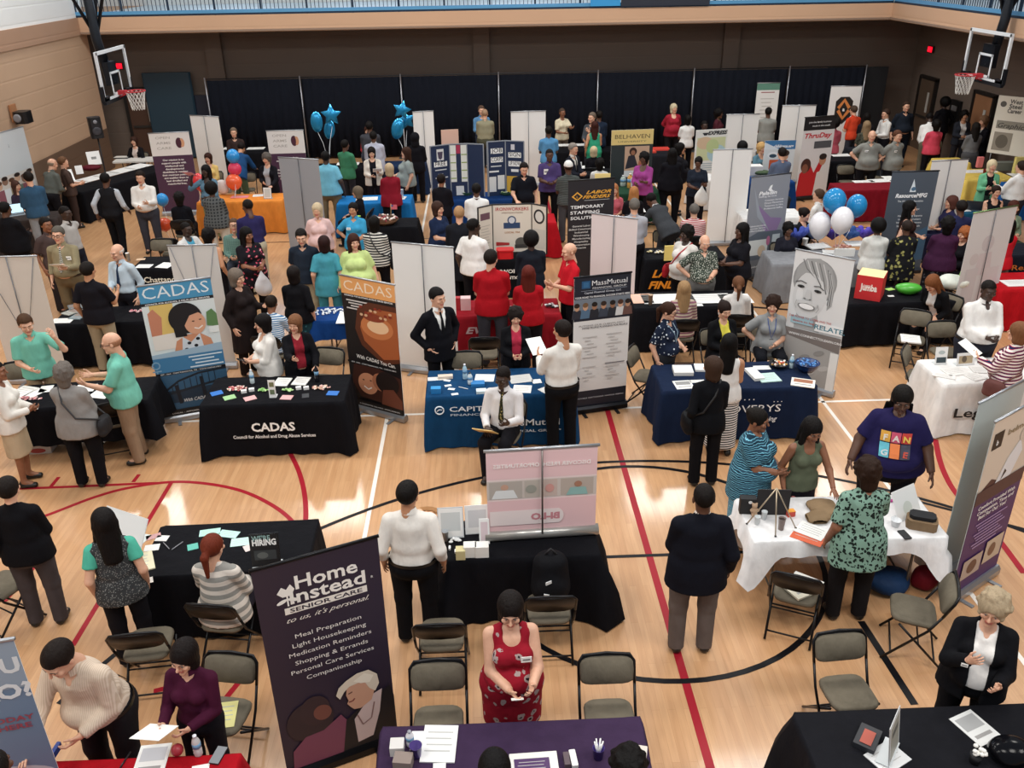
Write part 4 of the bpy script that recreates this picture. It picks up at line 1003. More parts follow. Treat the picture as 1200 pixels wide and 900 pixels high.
# ---------------------------------------------------------------- banners
def rollup(p, q, H, items, lab, back=False, backcol='#e9e7e4', frame='#a9abaf', ghost=(), stand=True, name='rollup_banner', cross=False, base=0):
    """p, q = world xy of the top corners as seen left, right. back=True shows its plain reverse with the support pole"""
    W = max(.3, math.hypot(q[0]-p[0], q[1]-p[1])); th = math.atan2(q[1]-p[1], q[0]-p[0]); c = ((p[0]+q[0])/2, (p[1]+q[1])/2, base)
    r = empty(name, c, th + (math.pi if back else 0))
    z0 = .10; h = H-z0-.02
    b = MB(); b.box((0, 0, z0+h/2), (W, .006, h), M(backcol, .55)); b.build('panel', r)
    T = Matrix.Translation((-W/2, -.0036, z0)) @ FRONT
    if items:
        a = MB(); t = MB(); art(a, t, W, h, items, T)
        if a.v: a.build('printed_picture', r)
        if t.v: t.build('lettering', r)
    if ghost:
        a = MB(); T2 = Matrix.Translation((W/2, .0036, z0)) @ Matrix.Rotation(math.pi, 4, 'Z') @ FRONT; art(a, a, W, h, ghost, T2); a.build('show_through_print', r)
    m = M(frame, .3, .7)
    b = MB(); b.tube([(-W/2-.01, 0, H-.01), (W/2+.01, 0, H-.01)], .014, m, 8); b.build('top_rail', r)
    b = MB(); prof = [(-.05, .0), (-.05, .06), (-.025, .095), (.03, .095), (.055, .05), (.055, .0)]; n = len(prof)
    b.add([(x, y, z+.015) for x in (-W/2-.02, W/2+.02) for y, z in prof], [[i, (i+1) % n, n+(i+1) % n, n+i] for i in range(n)]+[list(range(n-1, -1, -1)), [n+i for i in range(n)]], m); b.build('base', r)
    if stand:
        for x in (-W*.3, W*.3): f = MB(); f.box((x, 0, .008), (.045, .34, .014), M('#2a2a2c' if frame != '#a9abaf' else '#8e9094', .4, .5)); f.build('foot', r)
    b = MB(); b.tube([(0, .045, .09), (0, .02, H-.01)], .008, M('#6a6b70', .35, .7), 6)
    if cross: b.tube([(-W*.45, .02, H-.03), (0, .03, H*.35), (W*.45, .02, H-.03)], .006, M('#6a6b70', .35, .7), 6)
    b.build('support_pole', r)
    tag(r, lab, 'banner'); return r
def rb(tl, tr, H, items, lab, ang=None, **k):
    p = at(*tl, H); q = at(*tr, H)
    if ang is not None:
        m = (p+q)/2; L = (q-p).length if k.get('W') is None else k['W']; d = Vector((math.cos(R(ang)), math.sin(R(ang)), 0))*L/2; p, q = m-d, m+d
    k.pop('W', None)
    return rollup(p, q, H, items, lab, **k)
lines = lambda u0, u1, v, n, dv, c, th=.012: [('r', u0+.04*((i*7) % 3), v-dv*i-th, u1-.06*((i*5) % 3), v-dv*i, c) for i in range(n)]
# Home Instead
rb((293, 668), (442, 627), 2.1, [('r', 0, 0, 1, 1, '#2a2032'),
   ('t', 'Home', .56, .875, .165, '#f3efe8', {'w': .46, 'b': .02}), ('t', 'Instead', .56, .815, .165, '#f3efe8', {'w': .56, 'b': .02}), ('r', .20, .772, .87, .802, '#efe9df'), ('t', 'SENIOR CARE', .535, .778, .05, '#2a2032', {'w': .54, 'b': .02}),
   ('p', [(.16, .875), (.20, .90), (.235, .885), (.27, .905), (.30, .88), (.27, .855), (.20, .855)], '#f3efe8'), ('l', [(.235, .86), (.235, .81)], .012, '#f3efe8'), ('e', .19, .835, .045, .008, '#f3efe8', 20), ('e', .28, .835, .045, .008, '#f3efe8', -20), ('t', 'R', .92, .83, .03, '#f3efe8'),
   ('t', 'to us, it\'s personal.', .54, .735, .062, '#efe9df', {'w': .62, 'sh': .5, 'b': 0})] +
   [('t', s, .52, .655-.042*i, .056, '#f0ece6', {'w': w, 'b': -.002}) for i, (s, w) in enumerate((('Meal Preparation', .50), ('Light Housekeeping', .56), ('Medication Reminders', .63), ('Shopping & Errands', .56), ('Personal Care Services', .64), ('Companionship', .43)))] +
   [('e', .26, .23, .20, .10, '#2e2128'), ('e', .31, .275, .13, .075, '#34242a'), ('p', [(.06, 0), (.08, .10), (.2, .155), (.36, .16), (.52, .21), (.60, .14), (.55, 0)], '#7c4258'), ('e', .37, .255, .075, .04, '#75463c', 20), ('p', [(.50, .0), (.56, .17), (.70, .215), (.97, .28), (1, .22), (1, 0)], '#12131a'), ('p', [(.64, .03), (.63, .16), (.72, .215), (.80, .26), (.90, .275), (.86, .16), (.78, .04)], '#cdb8b4'),
    ('p', [(.60, .345), (.585, .30), (.60, .27), (.585, .255), (.61, .235), (.64, .215), (.70, .21), (.80, .235), (.84, .29), (.80, .36), (.68, .375)], '#c99a80'), ('p', [(.50, .315), (.53, .35), (.60, .375), (.70, .395), (.80, .395), (.87, .36), (.88, .31), (.84, .275), (.79, .30), (.76, .335), (.70, .345), (.62, .34), (.57, .32), (.53, .29)], '#dccfbb'), ('p', [(.66, .36), (.76, .385), (.84, .36), (.80, .33), (.72, .34)], '#ece2d0'),
    ('l', [(.60, .262), (.635, .262), (.655, .272)], .012, '#7c3c38'), ('l', [(.605, .305), (.64, .31)], .010, '#5a3a30'), ('l', [(.66, .18), (.70, .12), (.78, .14), (.82, .22)], .010, '#8c6c68')],
   'tall dark purple Home Instead Senior Care banner in the foreground', backcol='#221a2a', frame='#1a1a1c')
# MassMutual
rb((673, 325), (740, 318), 2.05, [('r', 0, 0, 1, 1, '#e9e6e3'), ('r', 0, .86, 1, 1, '#1b202e'), ('r', 0, 0, 1, .13, '#1b202e'), ('r', 0, .68, 1, .70, '#1b202e'),
   ('r', .13, .92, .28, .975, '#24557f'), ('r', .16, .93, .25, .965, '#356b96'), ('t', 'MassMutual', .62, .938, .10, '#f4f4f4', {'w': .50, 'b': 0}), ('t', 'FINANCIAL GROUP', .62, .912, .035, '#e0e0e0', {'w': .48}), ('r', .12, .902, .93, .905, '#8f98a8'), ('t', 'Capital Financial Group, LLC', .5, .882, .035, '#d8dce4', {'w': .52}),
   ('r', 0, .845, 1, .87, '#1b202e'), ('t', 'YOUR ROAD TO FINANCIAL SUCCESS STARTS HERE', .5, .85, .036, '#f4f4f4', {'w': .78, 'b': .02}),
   ('r', 0, .70, 1, .845, '#77808a')] +
   sum([[('p', [(x-.09, .70), (x-.07, .765), (x+.07, .765), (x+.09, .70)], c), ('e', x, .785, .045, .026, s), ('e', x, .80, .05, .018, hc)] for x, c, s, hc in ((.05, '#2b2d38', '#c89878', '#2a1a12'), (.2, '#54718c', '#d0a080', '#7a5a3c'), (.36, '#22252e', '#a5785c', '#1c1410'), (.52, '#3a4250', '#c09070', '#33231a'), (.68, '#262a33', '#9a6c50', '#1a1210'), (.82, '#d9d9d8', '#d4a78c', '#4a2c1c'), (.95, '#6a4a42', '#c09070', '#1a1210'))], []) +
   [('t', 'PUTTING OUR CLIENTS FIRST', .5, .64, .034, '#8a8786', {'w': .66}), ('t', 'WE\'RE PEOPLE PLANNING FOR PEOPLE', .55, .622, .034, '#4a4a50', {'w': .66, 'b': .02})] +
   lines(.16, .42, .56, 7, .026, '#c3bfbc', .007)+lines(.58, .86, .57, 8, .024, '#c3bfbc', .007)+lines(.16, .40, .33, 5, .026, '#c3bfbc', .007)+lines(.57, .93, .345, 1, .02, '#77757a', .008)+lines(.58, .84, .32, 5, .024, '#c3bfbc', .007)+
   [('t', 'KNOXVILLE  CHATTANOOGA  NASHVILLE  MEMPHIS', .5, .075, .028, '#c8ccd4', {'w': .7})], 'white and navy MassMutual banner standing beside the blue table', frame='#1a1b20', backcol='#e9e6e3')
# CADAS blue
rb((160, 335), (246, 324), 2.05, [('r', 0, 0, 1, 1, '#dfe6e6'), ('r', 0, .875, 1, 1, '#4a94bd'), ('t', 'CADAS', .5, .905, .23, '#e6eef2', {'w': .84, 'b': -.002}), ('r', 0, .855, 1, .877, '#15161a'), ('t', 'COUNCIL FOR ALCOHOL & DRUG ABUSE SERVICES', .5, .86, .03, '#fff', {'w': .82, 'b': .02}),
   ('r', .10, .56, .42, .855, '#e0c070'), ('p', [(.06, .62), (.06, .80), (.14, .83), (.24, .76), (.2, .62)], '#c98468'), ('p', [(.06, .52), (.06, .63), (.45, .64), (.5, .52)], '#e9e2da'), ('p', [(.30, .45), (.38, .57), (.54, .61), (.72, .61), (.86, .56), (.92, .44)], '#d0906e'), ('p', [(.42, .44), (.47, .60), (.58, .55), (.72, .61), (.76, .44)], '#d4dbe2')] +
   [('e', x, y, .028, .011, '#1a1c24') for x, y in ((.5, .5), (.58, .47), (.64, .52), (.7, .47), (.55, .545), (.68, .57), (.48, .455))] +
   [('e', .56, .735, .235, .115, '#16161b'), ('e', .68, .69, .15, .085, '#dba283'), ('p', [(.38, .60), (.36, .74), (.5, .82), (.66, .82), (.78, .77), (.62, .75), (.53, .68), (.54, .60)], '#16161b'), ('l', [(.66, .655), (.72, .645), (.78, .665)], .016, '#f6efe8'), ('e', .66, .705, .02, .004, '#3a2018'), ('e', .76, .712, .02, .004, '#3a2018'),
    ('p', [(.84, .66), (.86, .76), (.94, .78), (1, .74), (1, .64)], '#5f8352'), ('r', .86, .60, 1, .65, '#e9ecea'),
    ('r', 0, .345, 1, .46, '#3f7ba6'), ('p', [(0, .46), (1, .46), (1, .52), (0, .49)], '#9fb9cc'), ('t', 'HO', .09, .38, .16, '#86aac4', {'rot': 90})] + lines(.5, .98, .445, 4, .026, '#dbe7ef', .010) +
   [('r', 0, .325, 1, .345, '#121318'), ('t', 'EST. 1964 - CHATTANOOGA, TN - WWW.CADAS.ORG', .5, .33, .028, '#e8e8e8', {'w': .8}), ('r', 0, .03, 1, .325, '#355d7c'), ('r', 0, .10, 1, .2, '#1f3548'), ('l', [(.04, .19), (.3, .27), (.6, .31), (1, .32)], .03, '#16202b'), ('l', [(.04, .17), (1, .24)], .035, '#1a2632'), ('l', [(.25, .24), (.28, .09)], .05, '#161f2a'), ('l', [(.62, .28), (.64, .1)], .05, '#161f2a')] +
   [('l', [(.1+.09*i, .185+.005*i), (.1+.09*i, .23+.012*i)], .01, '#1a2632') for i in range(9)] +
   [('t', 'With CADAS You Can.', .62, .10, .07, '#f0f0f0', {'w': .55, 'sh': .3}), ('r', 0, 0, 1, .05, '#101114'), ('t', 'LOCAL - AFFORDABLE - EFFECTIVE', .5, .015, .028, '#e8e8e8', {'w': .7})],
   'blue headed CADAS banner picturing a smiling dark haired woman')
# CADAS orange
rb((398, 321), (462, 333), 2.05, [('r', 0, 0, 1, 1, '#151012'), ('r', 0, .875, 1, 1, '#e9a766'), ('t', 'CADAS', .5, .905, .20, '#f6e2c8', {'w': .80, 'b': -.002}), ('t', 'COUNCIL FOR ALCOHOL & DRUG ABUSE SERVICES', .5, .86, .03, '#fff', {'w': .8, 'b': .02})] +
   lines(.08, .5, .835, 4, .02, '#d8d4d0', .009) + [('p', [(.3, .50), (.2, .62), (.28, .78), (.5, .84), (1, .84), (1, .42), (.7, .38)], '#5a2c18'), ('p', [(.36, .54), (.3, .64), (.42, .76), (.7, .80), (1, .8), (1, .45), (.7, .42)], '#a85a30'), ('e', .62, .66, .30, .09, '#c87a48'), ('e', .64, .665, .2, .05, '#ecc49a'), ('e', .58, .73, .2, .03, '#8a3c24')] +
   [('e', .35+.09*(i % 7), .74+.02*((i*5) % 4), .03, .01, ('#d8b08a', '#8a3020')[i % 2]) for i in range(14)] +
   [('t', 'With CADAS You Can.', .55, .385, .08, '#f2eee8', {'w': .66, 'rot': -3}), ('r', 0, .345, 1, .36, '#0c0a0c'), ('t', 'EST. 1964 - CHATTANOOGA, TN - CADAS.ORG', .5, .348, .026, '#e0e0e0', {'w': .76}),
    ('p', [(.12, .34), (.05, .2), (.2, .08), (1, .06), (1, .30), (.6, .34)], '#3c1c14'), ('e', .36, .20, .19, .085, '#c98a68', 25), ('e', .60, .235, .15, .07, '#a86a4c', -30), ('e', .74, .24, .22, .09, '#1c100e'), ('l', [(.28, .175), (.36, .155), (.43, .175)], .02, '#f4e8e0'), ('e', .28, .225, .02, .005, '#301810'), ('e', .42, .23, .02, .005, '#301810'), ('p', [(.6, .06), (.65, .18), (.85, .2), (1, .12), (1, .05)], '#6b3a2a'), ('r', 0, 0, 1, .05, '#0c0a0c'), ('t', 'A CONFIDENTIAL CALL AWAY - WWW.CADAS.ORG', .55, .018, .026, '#e0e0e0', {'w': .7})],
   'orange headed CADAS banner picturing a laughing couple')
# relate portrait banner
rb((933, 291), (1002, 304), 2.1, [('r', 0, 0, 1, 1, '#e4e4e4'), ('e', .40, .80, .38, .165, '#9a9a9a'), ('p', [(.14, .42), (.16, .56), (.52, .56), (.60, .42)], '#b4b4b4'), ('e', .35, .69, .295, .185, '#d9d9d9', -8), ('e', .17, .67, .06, .07, '#e6e6e6'), ('p', [(.05, .76), (.08, .88), (.22, .955), (.45, .97), (.66, .91), (.76, .80), (.74, .64), (.67, .60), (.66, .72), (.56, .80), (.40, .85), (.22, .85), (.12, .80)], '#a8a8a8')] +
   [('l', [(.16+.07*i, .945-.002*i), (.24+.075*i, .88-.012*i), (.42+.05*i, .82-.025*i)], .016, ('#7c7c7c', '#cfcfcf', '#686868', '#dcdcdc')[i % 4]) for i in range(6)] + [('l', [(.60+.02*i, .90-.01*i), (.68+.015*i, .78), (.67+.02*i, .64)], .012, ('#6c6c6c', '#c8c8c8')[i % 2]) for i in range(4)] +
   [('l', [(.08, .772), (.17, .785), (.27, .772)], .018, '#6a6a6a'), ('l', [(.40, .762), (.50, .768), (.58, .745)], .018, '#6a6a6a'), ('e', .18, .745, .065, .011, '#3a3a3a'), ('e', .48, .73, .065, .011, '#3a3a3a', -6), ('e', .18, .742, .02, .009, '#151515'), ('e', .48, .727, .02, .009, '#151515'), ('p', [(.29, .73), (.26, .67), (.31, .655), (.38, .66), (.36, .73)], '#cfcfcf'), ('e', .27, .660, .022, .006, '#7a7a7a'), ('e', .37, .658, .022, .006, '#7a7a7a'),
    ('e', .32, .602, .155, .030, '#8a8a8a', -3), ('e', .32, .602, .13, .019, '#fafafa', -3), ('p', [(.15, .615), (.32, .628), (.50, .61), (.50, .64), (.32, .648), (.15, .64)], '#d6d6d6'), ('l', [(.14, .64), (.12, .60), (.15, .575)], .007, '#a4a4a4'), ('l', [(.51, .635), (.54, .60), (.50, .57)], .007, '#a0a0a0'),
    ('r', .08, .46, .48, .52, '#9fc0cc'), ('t', 'THE POWER TO LISTEN AND THE', .42, .505, .045, '#c25848', {'w': .62}), ('t', 'desire to lead them.', .42, .475, .045, '#c25848', {'w': .5}), ('r', .52, .435, 1, .505, '#f2f2f2'), ('t', 'RELATE.', .78, .452, .10, '#4d8394', {'w': .44, 'b': .02}),
    ('p', [(.0, .42), (1, .42), (1, .30), (0, .36)], '#7b7370'), ('t', 'WWW.CONNECTTOLEARN.ORG', .55, .37, .05, '#f2f2f2', {'w': .78, 'b': .02}),
    ('p', [(0, .36), (1, .30), (1, .0), (.1, 0)], '#a8a6a4')] + [('e', .3+.12*(i % 5), .05+.055*((i*3) % 5), .10, .02, ('#8f8d8b', '#b9b7b5')[i % 2], 25) for i in range(10)] + [('r', .86, 0, 1, .3, '#e8e8e6')],
   'tall white banner with a black and white smiling face and the word RELATE')
# BI-LO seen from behind, on the table
g = [('r', 0, .66, 1, .97, '#eac6c8'), ('r', 0, .0, 1, .40, '#e8c2c4'), ('r', 0, .42, 1, .64, '#cfc4bd'), ('r', .03, .43, .33, .63, '#b9aca2'), ('r', .36, .43, .49, .63, '#c9b5ac'), ('r', .52, .43, .66, .63, '#bdb4aa'), ('r', .68, .43, .98, .63, '#b5aca4'), ('p', [(.72, .43), (.76, .53), (.92, .53), (.96, .43)], '#e2e4e4'), ('e', .84, .565, .035, .035, '#c79f8a'), ('p', [(.08, .43), (.1, .52), (.24, .52), (.28, .43)], '#8fb8b4'), ('e', .17, .56, .035, .035, '#a87a64'), ('e', .43, .53, .04, .05, '#d29a92'), ('e', .6, .53, .05, .05, '#9a9a90'),
     ('r', .34, .10, .98, .28, '#efe0de'), ('e', .36, .19, .06, .09, '#efe0de'), ('t', 'BI-LO', .47, .155, .10, '#cc8890', {'w': .28, 'b': .05}), ('t', 'DISCOVER FRESH  OPPORTUNITIES', .5, .80, .058, '#fbf6f4', {'w': .92, 'b': .02})]
# reverse side: mirror the artwork horizontally
def mirror(items):
    out = []
    for it in items:
        it = list(it)
        if it[0] == 'r': it[1], it[3] = 1-it[3], 1-it[1]
        elif it[0] == 'e': it[1] = 1-it[1]
        elif it[0] in 'pl': it[1] = [(1-u, v) for u, v in (it[1][::-1] if it[0] == 'p' else it[1])]
        out.append(tuple(it))
    return out
r = rb((570, 533), (699, 520), 1.76, [], 'pink BI-LO banner seen from behind, standing on the black table', back=True, backcol='#ead0cf', stand=False, base=0)
bx = [c for c in r.children if c.name.startswith('panel')][0]
# rebuilt for its short height: the cassette stands on the table top
for c in list(r.children): bpy.data.objects.remove(c)
W = 1.05; r.location.z = ZT+.012; r.rotation_euler[2] = math.pi+R(3)
b = MB(); b.box((0, 0, .545), (W, .005, .93), M('#edd8d6', .55)); b.build('panel', r)
b = MB(); X = Matrix.Translation((W/2, .0032, .08)) @ Matrix.Rotation(math.pi, 4, 'Z') @ FRONT
mir = Matrix.Translation((W, 0, 0)) @ Matrix.Diagonal((-1, 1, 1, 1)); art(b, b, W, .93, g, X @ mir); b.build('show_through_print', r)
b = MB(); b.tube([(-W/2-.02, 0, 1.01), (W/2+.02, 0, 1.01)], .016, M('#a9abaf', .3, .7)); b.build('top_rail', r)
b = MB(); b.tube([(-W/2-.03, 0, .055), (W/2+.03, 0, .055)], .055, M('#b3b0ab', .3, .6), 14); b.build('base', r)
b = MB(); b.tube([(0, .05, .08), (0, .02, 1.0)], .009, M('#77706c', .35, .7)); b.build('support_pole', r)
# right edge banner pair
rb((1176, 505), (1215, 452), 2.1, [('r', 0, 0, 1, 1, '#d8cbbb'), ('r', 0, 0, 1, .60, '#4a2a63'), ('p', [(0, .6), (.25, .66), (.55, .60)], '#4a2a2e'), ('r', .06, .84, .26, .93, '#1c1a1e'), ('t', 'b', .16, .86, .08, '#eee', {'b': .03}), ('t', 'belmont', .62, .885, .09, '#8c7a5a', {'w': .46}), ('p', [(.35, .62), (.5, .74), (.7, .82), (.8, .74), (.66, .62)], '#e2e4e8'), ('e', .74, .84, .08, .04, '#cfc2b4'), ('p', [(.45, .62), (.55, .66), (.5, .68)], '#20202a'), ('r', 0, .54, 1, .62, '#4a2f35'), ('t', 'Comfort Provided With', .5, .50, .06, '#f2f2f2', {'w': .66, 'b': .02}), ('t', 'Compassion, Time and', .5, .47, .06, '#f2f2f2', {'w': .66, 'b': .02}), ('t', 'Best For Our You!', .46, .44, .06, '#f2f2f2', {'w': .5, 'b': .02})] + lines(.16, .82, .41, 8, .02, '#a98fc0', .008) + [('r', .10, .08, .5, .2, '#b9a79a'), ('r', .55, .10, .92, .24, '#c9b8a4'), ('e', .3, .14, .1, .04, '#6a4a3c'), ('e', .7, .17, .08, .04, '#7a5a48')],
   'tall purple and beige banner leaning over the right edge', ang=33, W=.86, backcol='#b9c0bf')
rb((1150, 484), (1201, 432), 2.1, [], 'plain grey green panel standing just behind the purple and beige banner', ang=33, W=.86, backcol='#b4bab8')
# slate purple
PB = [('r', 0, 0, 1, 1, '#8b8e96'), ('p', [(.25, .72), (.45, .45), (.78, .40), (.9, .56), (.6, .58)], '#8a7399'), ('p', [(.1, .9), (.25, .6), (.6, .44), (.3, .66)], '#9aa0aa'), ('p', [(.46, .86), (.5, .9), (.56, .91), (.54, .87), (.58, .85), (.52, .84)], '#f2f2f4'), ('t', 'Paladin', .46, .815, .10, '#f4f4f6', {'w': .40, 'b': .03, 'sh': .2}), ('t', 'Staffing Services', .46, .79, .05, '#e8e8ee', {'w': .4})] + [('t', s, .64, .75-.028*i, .045, '#eeeef2', {'w': .42}) for i, s in enumerate(('Contract Services', 'Direct Placement', 'Temporary to Hire', 'Professional Staffing'))] + [('t', s, .27, .50-.025*i, .045, '#eeeef2', {'w': .38}) for i, s in enumerate(('Administrative', 'Customer Service', 'Skilled Industrial'))] + [('p', [(0, .38), (.3, .44), (.9, .44), (1, .40), (1, .14), (0, .14)], '#59616c'), ('r', .1, .2, .6, .36, '#cdd0cf'), ('e', .45, .24, .1, .06, '#c9b49c'), ('e', .6, .34, .05, .05, '#b06a8c'), ('r', .7, .16, .9, .40, '#b9c3c8'), ('r', 0, 0, 1, .15, '#76797f'), ('t', 'paladinstaffing.com', .5, .07, .05, '#eee', {'w': .46})]
rb((881, 207), (927, 202), 2.05, PB, 'slate grey banner with a purple swirl, behind the long haired woman', frame='#5a5c62', backcol='#8b8e96')
rb((1045, 200), (1102, 200), 2.05, [('r', 0, 0, 1, 1, '#4d5763'), ('p', [(0, 0), (0, .2), (1, .45), (1, .1)], '#41617c'), ('p', [(.44, .80), (.5, .93), (.58, .80)], '#dfe8ee'), ('e', .52, .83, .05, .02, '#4d6f8c'), ('t', 'ResourceMFG', .5, .745, .11, '#f2f4f6', {'w': .62, 'b': .04, 'sh': .2}), ('t', 'The Workforce Specialists', .5, .70, .05, '#e4e8ec', {'w': .5})] + [('t', s, .55, .62-.035*i, .05, '#dfe3e8', {'w': w}) for i, (s, w) in enumerate((('300 Locations', .32), ('National', .18), ('Manufacturing Experts', .48), ('Industry Recruiters', .44), ('Warehouse Placement', .5), ('Skilled Professionals', .46)))], 'slate grey ResourceMFG banner behind the seated woman with black hair', ang=0, frame='#3a3e44', backcol='#4d5763')
OA = lambda: [('r', 0, 0, 1, .72, '#4a2c46'), ('r', 0, .72, 1, 1, '#e9e6e2'), ('t', 'OPEN', .33, .93, .085, '#b9b4ae', {'w': .34}), ('t', 'ARMS', .33, .865, .085, '#b9b4ae', {'w': .34}), ('t', 'CARE', .33, .80, .085, '#b9b4ae', {'w': .34}), ('e', .72, .875, .085, .065, '#4a1f33'), ('e', .79, .875, .06, .055, '#d9a27c'), ('e', .71, .875, .065, .06, '#4a1f33')] + [('t', s, .5, .655-.038*i, .06, '#f2f0ee', {'w': w, 'b': .03}) for i, (s, w) in enumerate((('Our mission is to', .5), ('support people with', .58), ('intellectual and', .44), ('developmental', .44), ('disabilities in reaching', .6), ('their maximum potential', .64), ('and enabling them to', .58), ('lead dignified and', .5), ('meaningful lives.', .46)))]
rb((173, 157), (221, 153), 2.05, OA(), 'purple Open Arms Care banner on the left, behind the man in the white shirt', ang=8)
rb((312, 153), (355, 152), 2.05, OA(), 'second purple Open Arms Care banner, right of the orange table', ang=2)
rb((669, 213), (717, 206), 2.05, [('r', 0, 0, 1, 1, '#221f24'), ('p', [(.08, .845), (.2, .80), (.32, .845), (.2, .89)], '#e0a43a'), ('p', [(.12, .845), (.2, .815), (.28, .845), (.2, .875)], '#221f24'), ('t', 'L', .2, .83, .06, '#e0a43a'), ('t', 'LABOR', .66, .865, .085, '#e3a53a', {'w': .5, 'b': .025, 'sh': .4}), ('t', 'FINDERS', .62, .82, .085, '#e3a53a', {'w': .56, 'b': .025, 'sh': .4}), ('r', .35, .80, .9, .803, '#ddd'),
   ('t', 'TEMPORARY', .42, .725, .085, '#f2f2f2', {'w': .66, 'b': .015}), ('t', 'STAFFING', .37, .67, .085, '#f2f2f2', {'w': .58, 'b': .015}), ('t', 'SOLUTIONS', .41, .615, .085, '#f2f2f2', {'w': .64, 'b': .015})] + [('t', s, .3, .54-.032*i, .05, '#d9d7d4', {'w': w}) for i, (s, w) in enumerate((('General Labor', .36), ('Skilled Construction', .5), ('Industrial', .26), ('Warehousing', .32), ('Manufacturing', .36), ('Hospitality', .28), ('Transportation', .36), ('Events', .2)))], 'black Labor Finders banner lettered TEMPORARY STAFFING', ang=10, frame='#333', backcol='#221f24')
# plain reverses with a centre pole
for tl, tr, H, ang, lab, k in (((225, 134), (253, 137), 2.05, -22, 'plain pale banner back left of the seated far woman', {}), ((328, 183), (371, 187), 2.1, -20, 'plain banner back in painted shade, right of the orange table', {'backcol': '#94959a'}), ((484, 131), (507, 129), 2.05, 12, 'narrow plain white banner back right of the star balloons', {}), ((599, 131), (639, 129), 2.05, 4, 'plain white banner back behind the navy Job Corps board', {}),  # grey backcol: shade on that reverse painted into its panel colour
      ((852, 134), (890, 133), 2.0, 1, 'plain white banner back right of the map poster', {}), ((836, 175), (882, 174), 2.1, 0, 'wide plain white banner back with a dark centre pole, left of the slate banner', {}), ((917, 123), (957, 123), 2.1, -4, 'plain white banner back left of the orange diamond sign', {}), ((1097, 188), (1131, 186), 2.05, 8, 'plain white banner back right of the ResourceMFG banner', {'W': .8}),
      ((1146, 250), (1188, 239), 2.1, 22, 'translucent white banner back with a green top rail', {'backcol': '#d5d3d3', 'frame': '#6f8a5c', 'ghost': [('e', .5, .72, .14, .07, '#c9c2c4'), ('p', [(.3, .45), (.36, .64), (.64, .64), (.7, .45)], '#d0c6c8'), ('e', .25, .6, .1, .05, '#cdc6c6'), ('p', [(.1, .2), (.12, .52), (.4, .52), (.4, .2)], '#cbc6c8'), ('p', [(.55, .15), (.55, .5), (.9, .5), (.9, .15)], '#d2cacb')]}),
      ((197, 287), (252, 286), 2.05, 0, 'plain pale banner back directly behind the blue CADAS banner', {'cross': True, 'W': .72, 'backcol': '#d3cfcb'}), ((-20, 301), (34, 299), 2.05, 0, 'plain pale banner back cut by the left edge', {'cross': True, 'W': .86, 'backcol': '#d3cbc2'}), ((462, 281), (528, 291), 2.1, -20, 'tall plain white banner back behind the man in the black suit', {}), ((697, 248), (744, 257), 2.05, -30, 'pinkish white banner back right of the Labor Finders banner', {'backcol': '#e0d4d2', 'W': .8})):
    rb(tl, tr, H, [], lab, ang=ang, back=True, **k)
p = at(15, 747, 2.05); rollup((p.x-.84, p.y-.18), (p.x, p.y), 2.05, [('r', 0, 0, 1, 1, '#7088a4'), ('r', 0, .0, 1, .35, '#c9d0d6'), ('e', .6, .38, .4, .07, '#c5ccd3'), ('r', 0, .8, 1, 1, '#93a3b5'), ('t', 'ARE YOU', .55, .87, .17, '#dfe4e8', {'w': .75, 'b': .04}), ('t', 'A HERO?', .58, .76, .17, '#e6eaee', {'w': .75, 'b': .04}), ('t', 'APPLY TODAY', .64, .655, .06, '#a04a5a', {'w': .56, 'b': .03}), ('t', 'START HERE', .64, .62, .06, '#a04a5a', {'w': .5, 'b': .03}), ('e', .5, .24, .42, .16, '#3a3230'), ('e', .5, .24, .34, .13, '#e0ddd8'), ('e', .5, .24, .31, .12, '#4a403c')], 'pale blue sky banner cut by the bottom left edge')
# posters and boards
def board(name, tl, tr, ztop, zbot, items, lab, cat, ang=0, W=None, legs=False, col='#e8e6e2', th=.012):
    p = at(*tl, ztop); q = at(*tr, ztop); m = (p+q)/2; L = W or (q-p).length; h = ztop-zbot
    r = empty(name, (m.x, m.y, zbot), R(ang)); b = MB(); b.box((0, 0, h/2), (L, th, h), M(col, .55)); b.build('board', r)
    if items:
        a = MB(); t = MB(); art(a, t, L, h, items, Matrix.Translation((-L/2, -th/2-.0004, 0)) @ FRONT)
        if a.v: a.build('printed_picture', r)
        if t.v: t.build('lettering', r)
    if legs:
        b = MB()
        for x in (-L*.4, L*.4): b.tube([(x, .01, 0), (x, .01, -zbot+.01)], .012, M('#8a8a8c', .3, .7)); b.box((x, .0, -zbot+.008), (.04, .4, .015), M('#8a8a8c', .3, .7))
        b.build('stand', r)
    else:
        b = MB(); b.box((0, .05, h*.25), (.08, .012, h*.5), M('#9a9792', .6), 0, Matrix.Rotation(R(-12), 4, 'X')); b.build('easel_back', r)
    tag(r, lab, cat); return r
board('display_stand', (717, 153), (766, 151), 2.0, .05, [('r', 0, 0, 1, .82, '#2b3436'), ('r', 0, .82, 1, 1, '#e6cc84'), ('t', 'BELHAVEN', .5, .895, .14, '#6a5a3c', {'w': .86, 'b': .005}), ('t', 'UNIVERSITY', .5, .85, .05, '#8a7a54', {'w': .7}), ('r', .33, .45, .92, .80, '#c9a78e'), ('p', [(.35, .52), (.42, .68), (.56, .70), (.66, .55)], '#2a2a34'), ('e', .53, .735, .09, .05, '#3a201a'), ('e', .53, .72, .05, .03, '#9a6a50'), ('p', [(.62, .48), (.68, .62), (.86, .62), (.9, .48)], '#b06a52'), ('e', .78, .68, .07, .04, '#c08a6a'), ('r', .33, .42, .70, .5, '#dfe3e4')], 'dark green display stand with a yellow BELHAVEN header', 'display stand', 4)
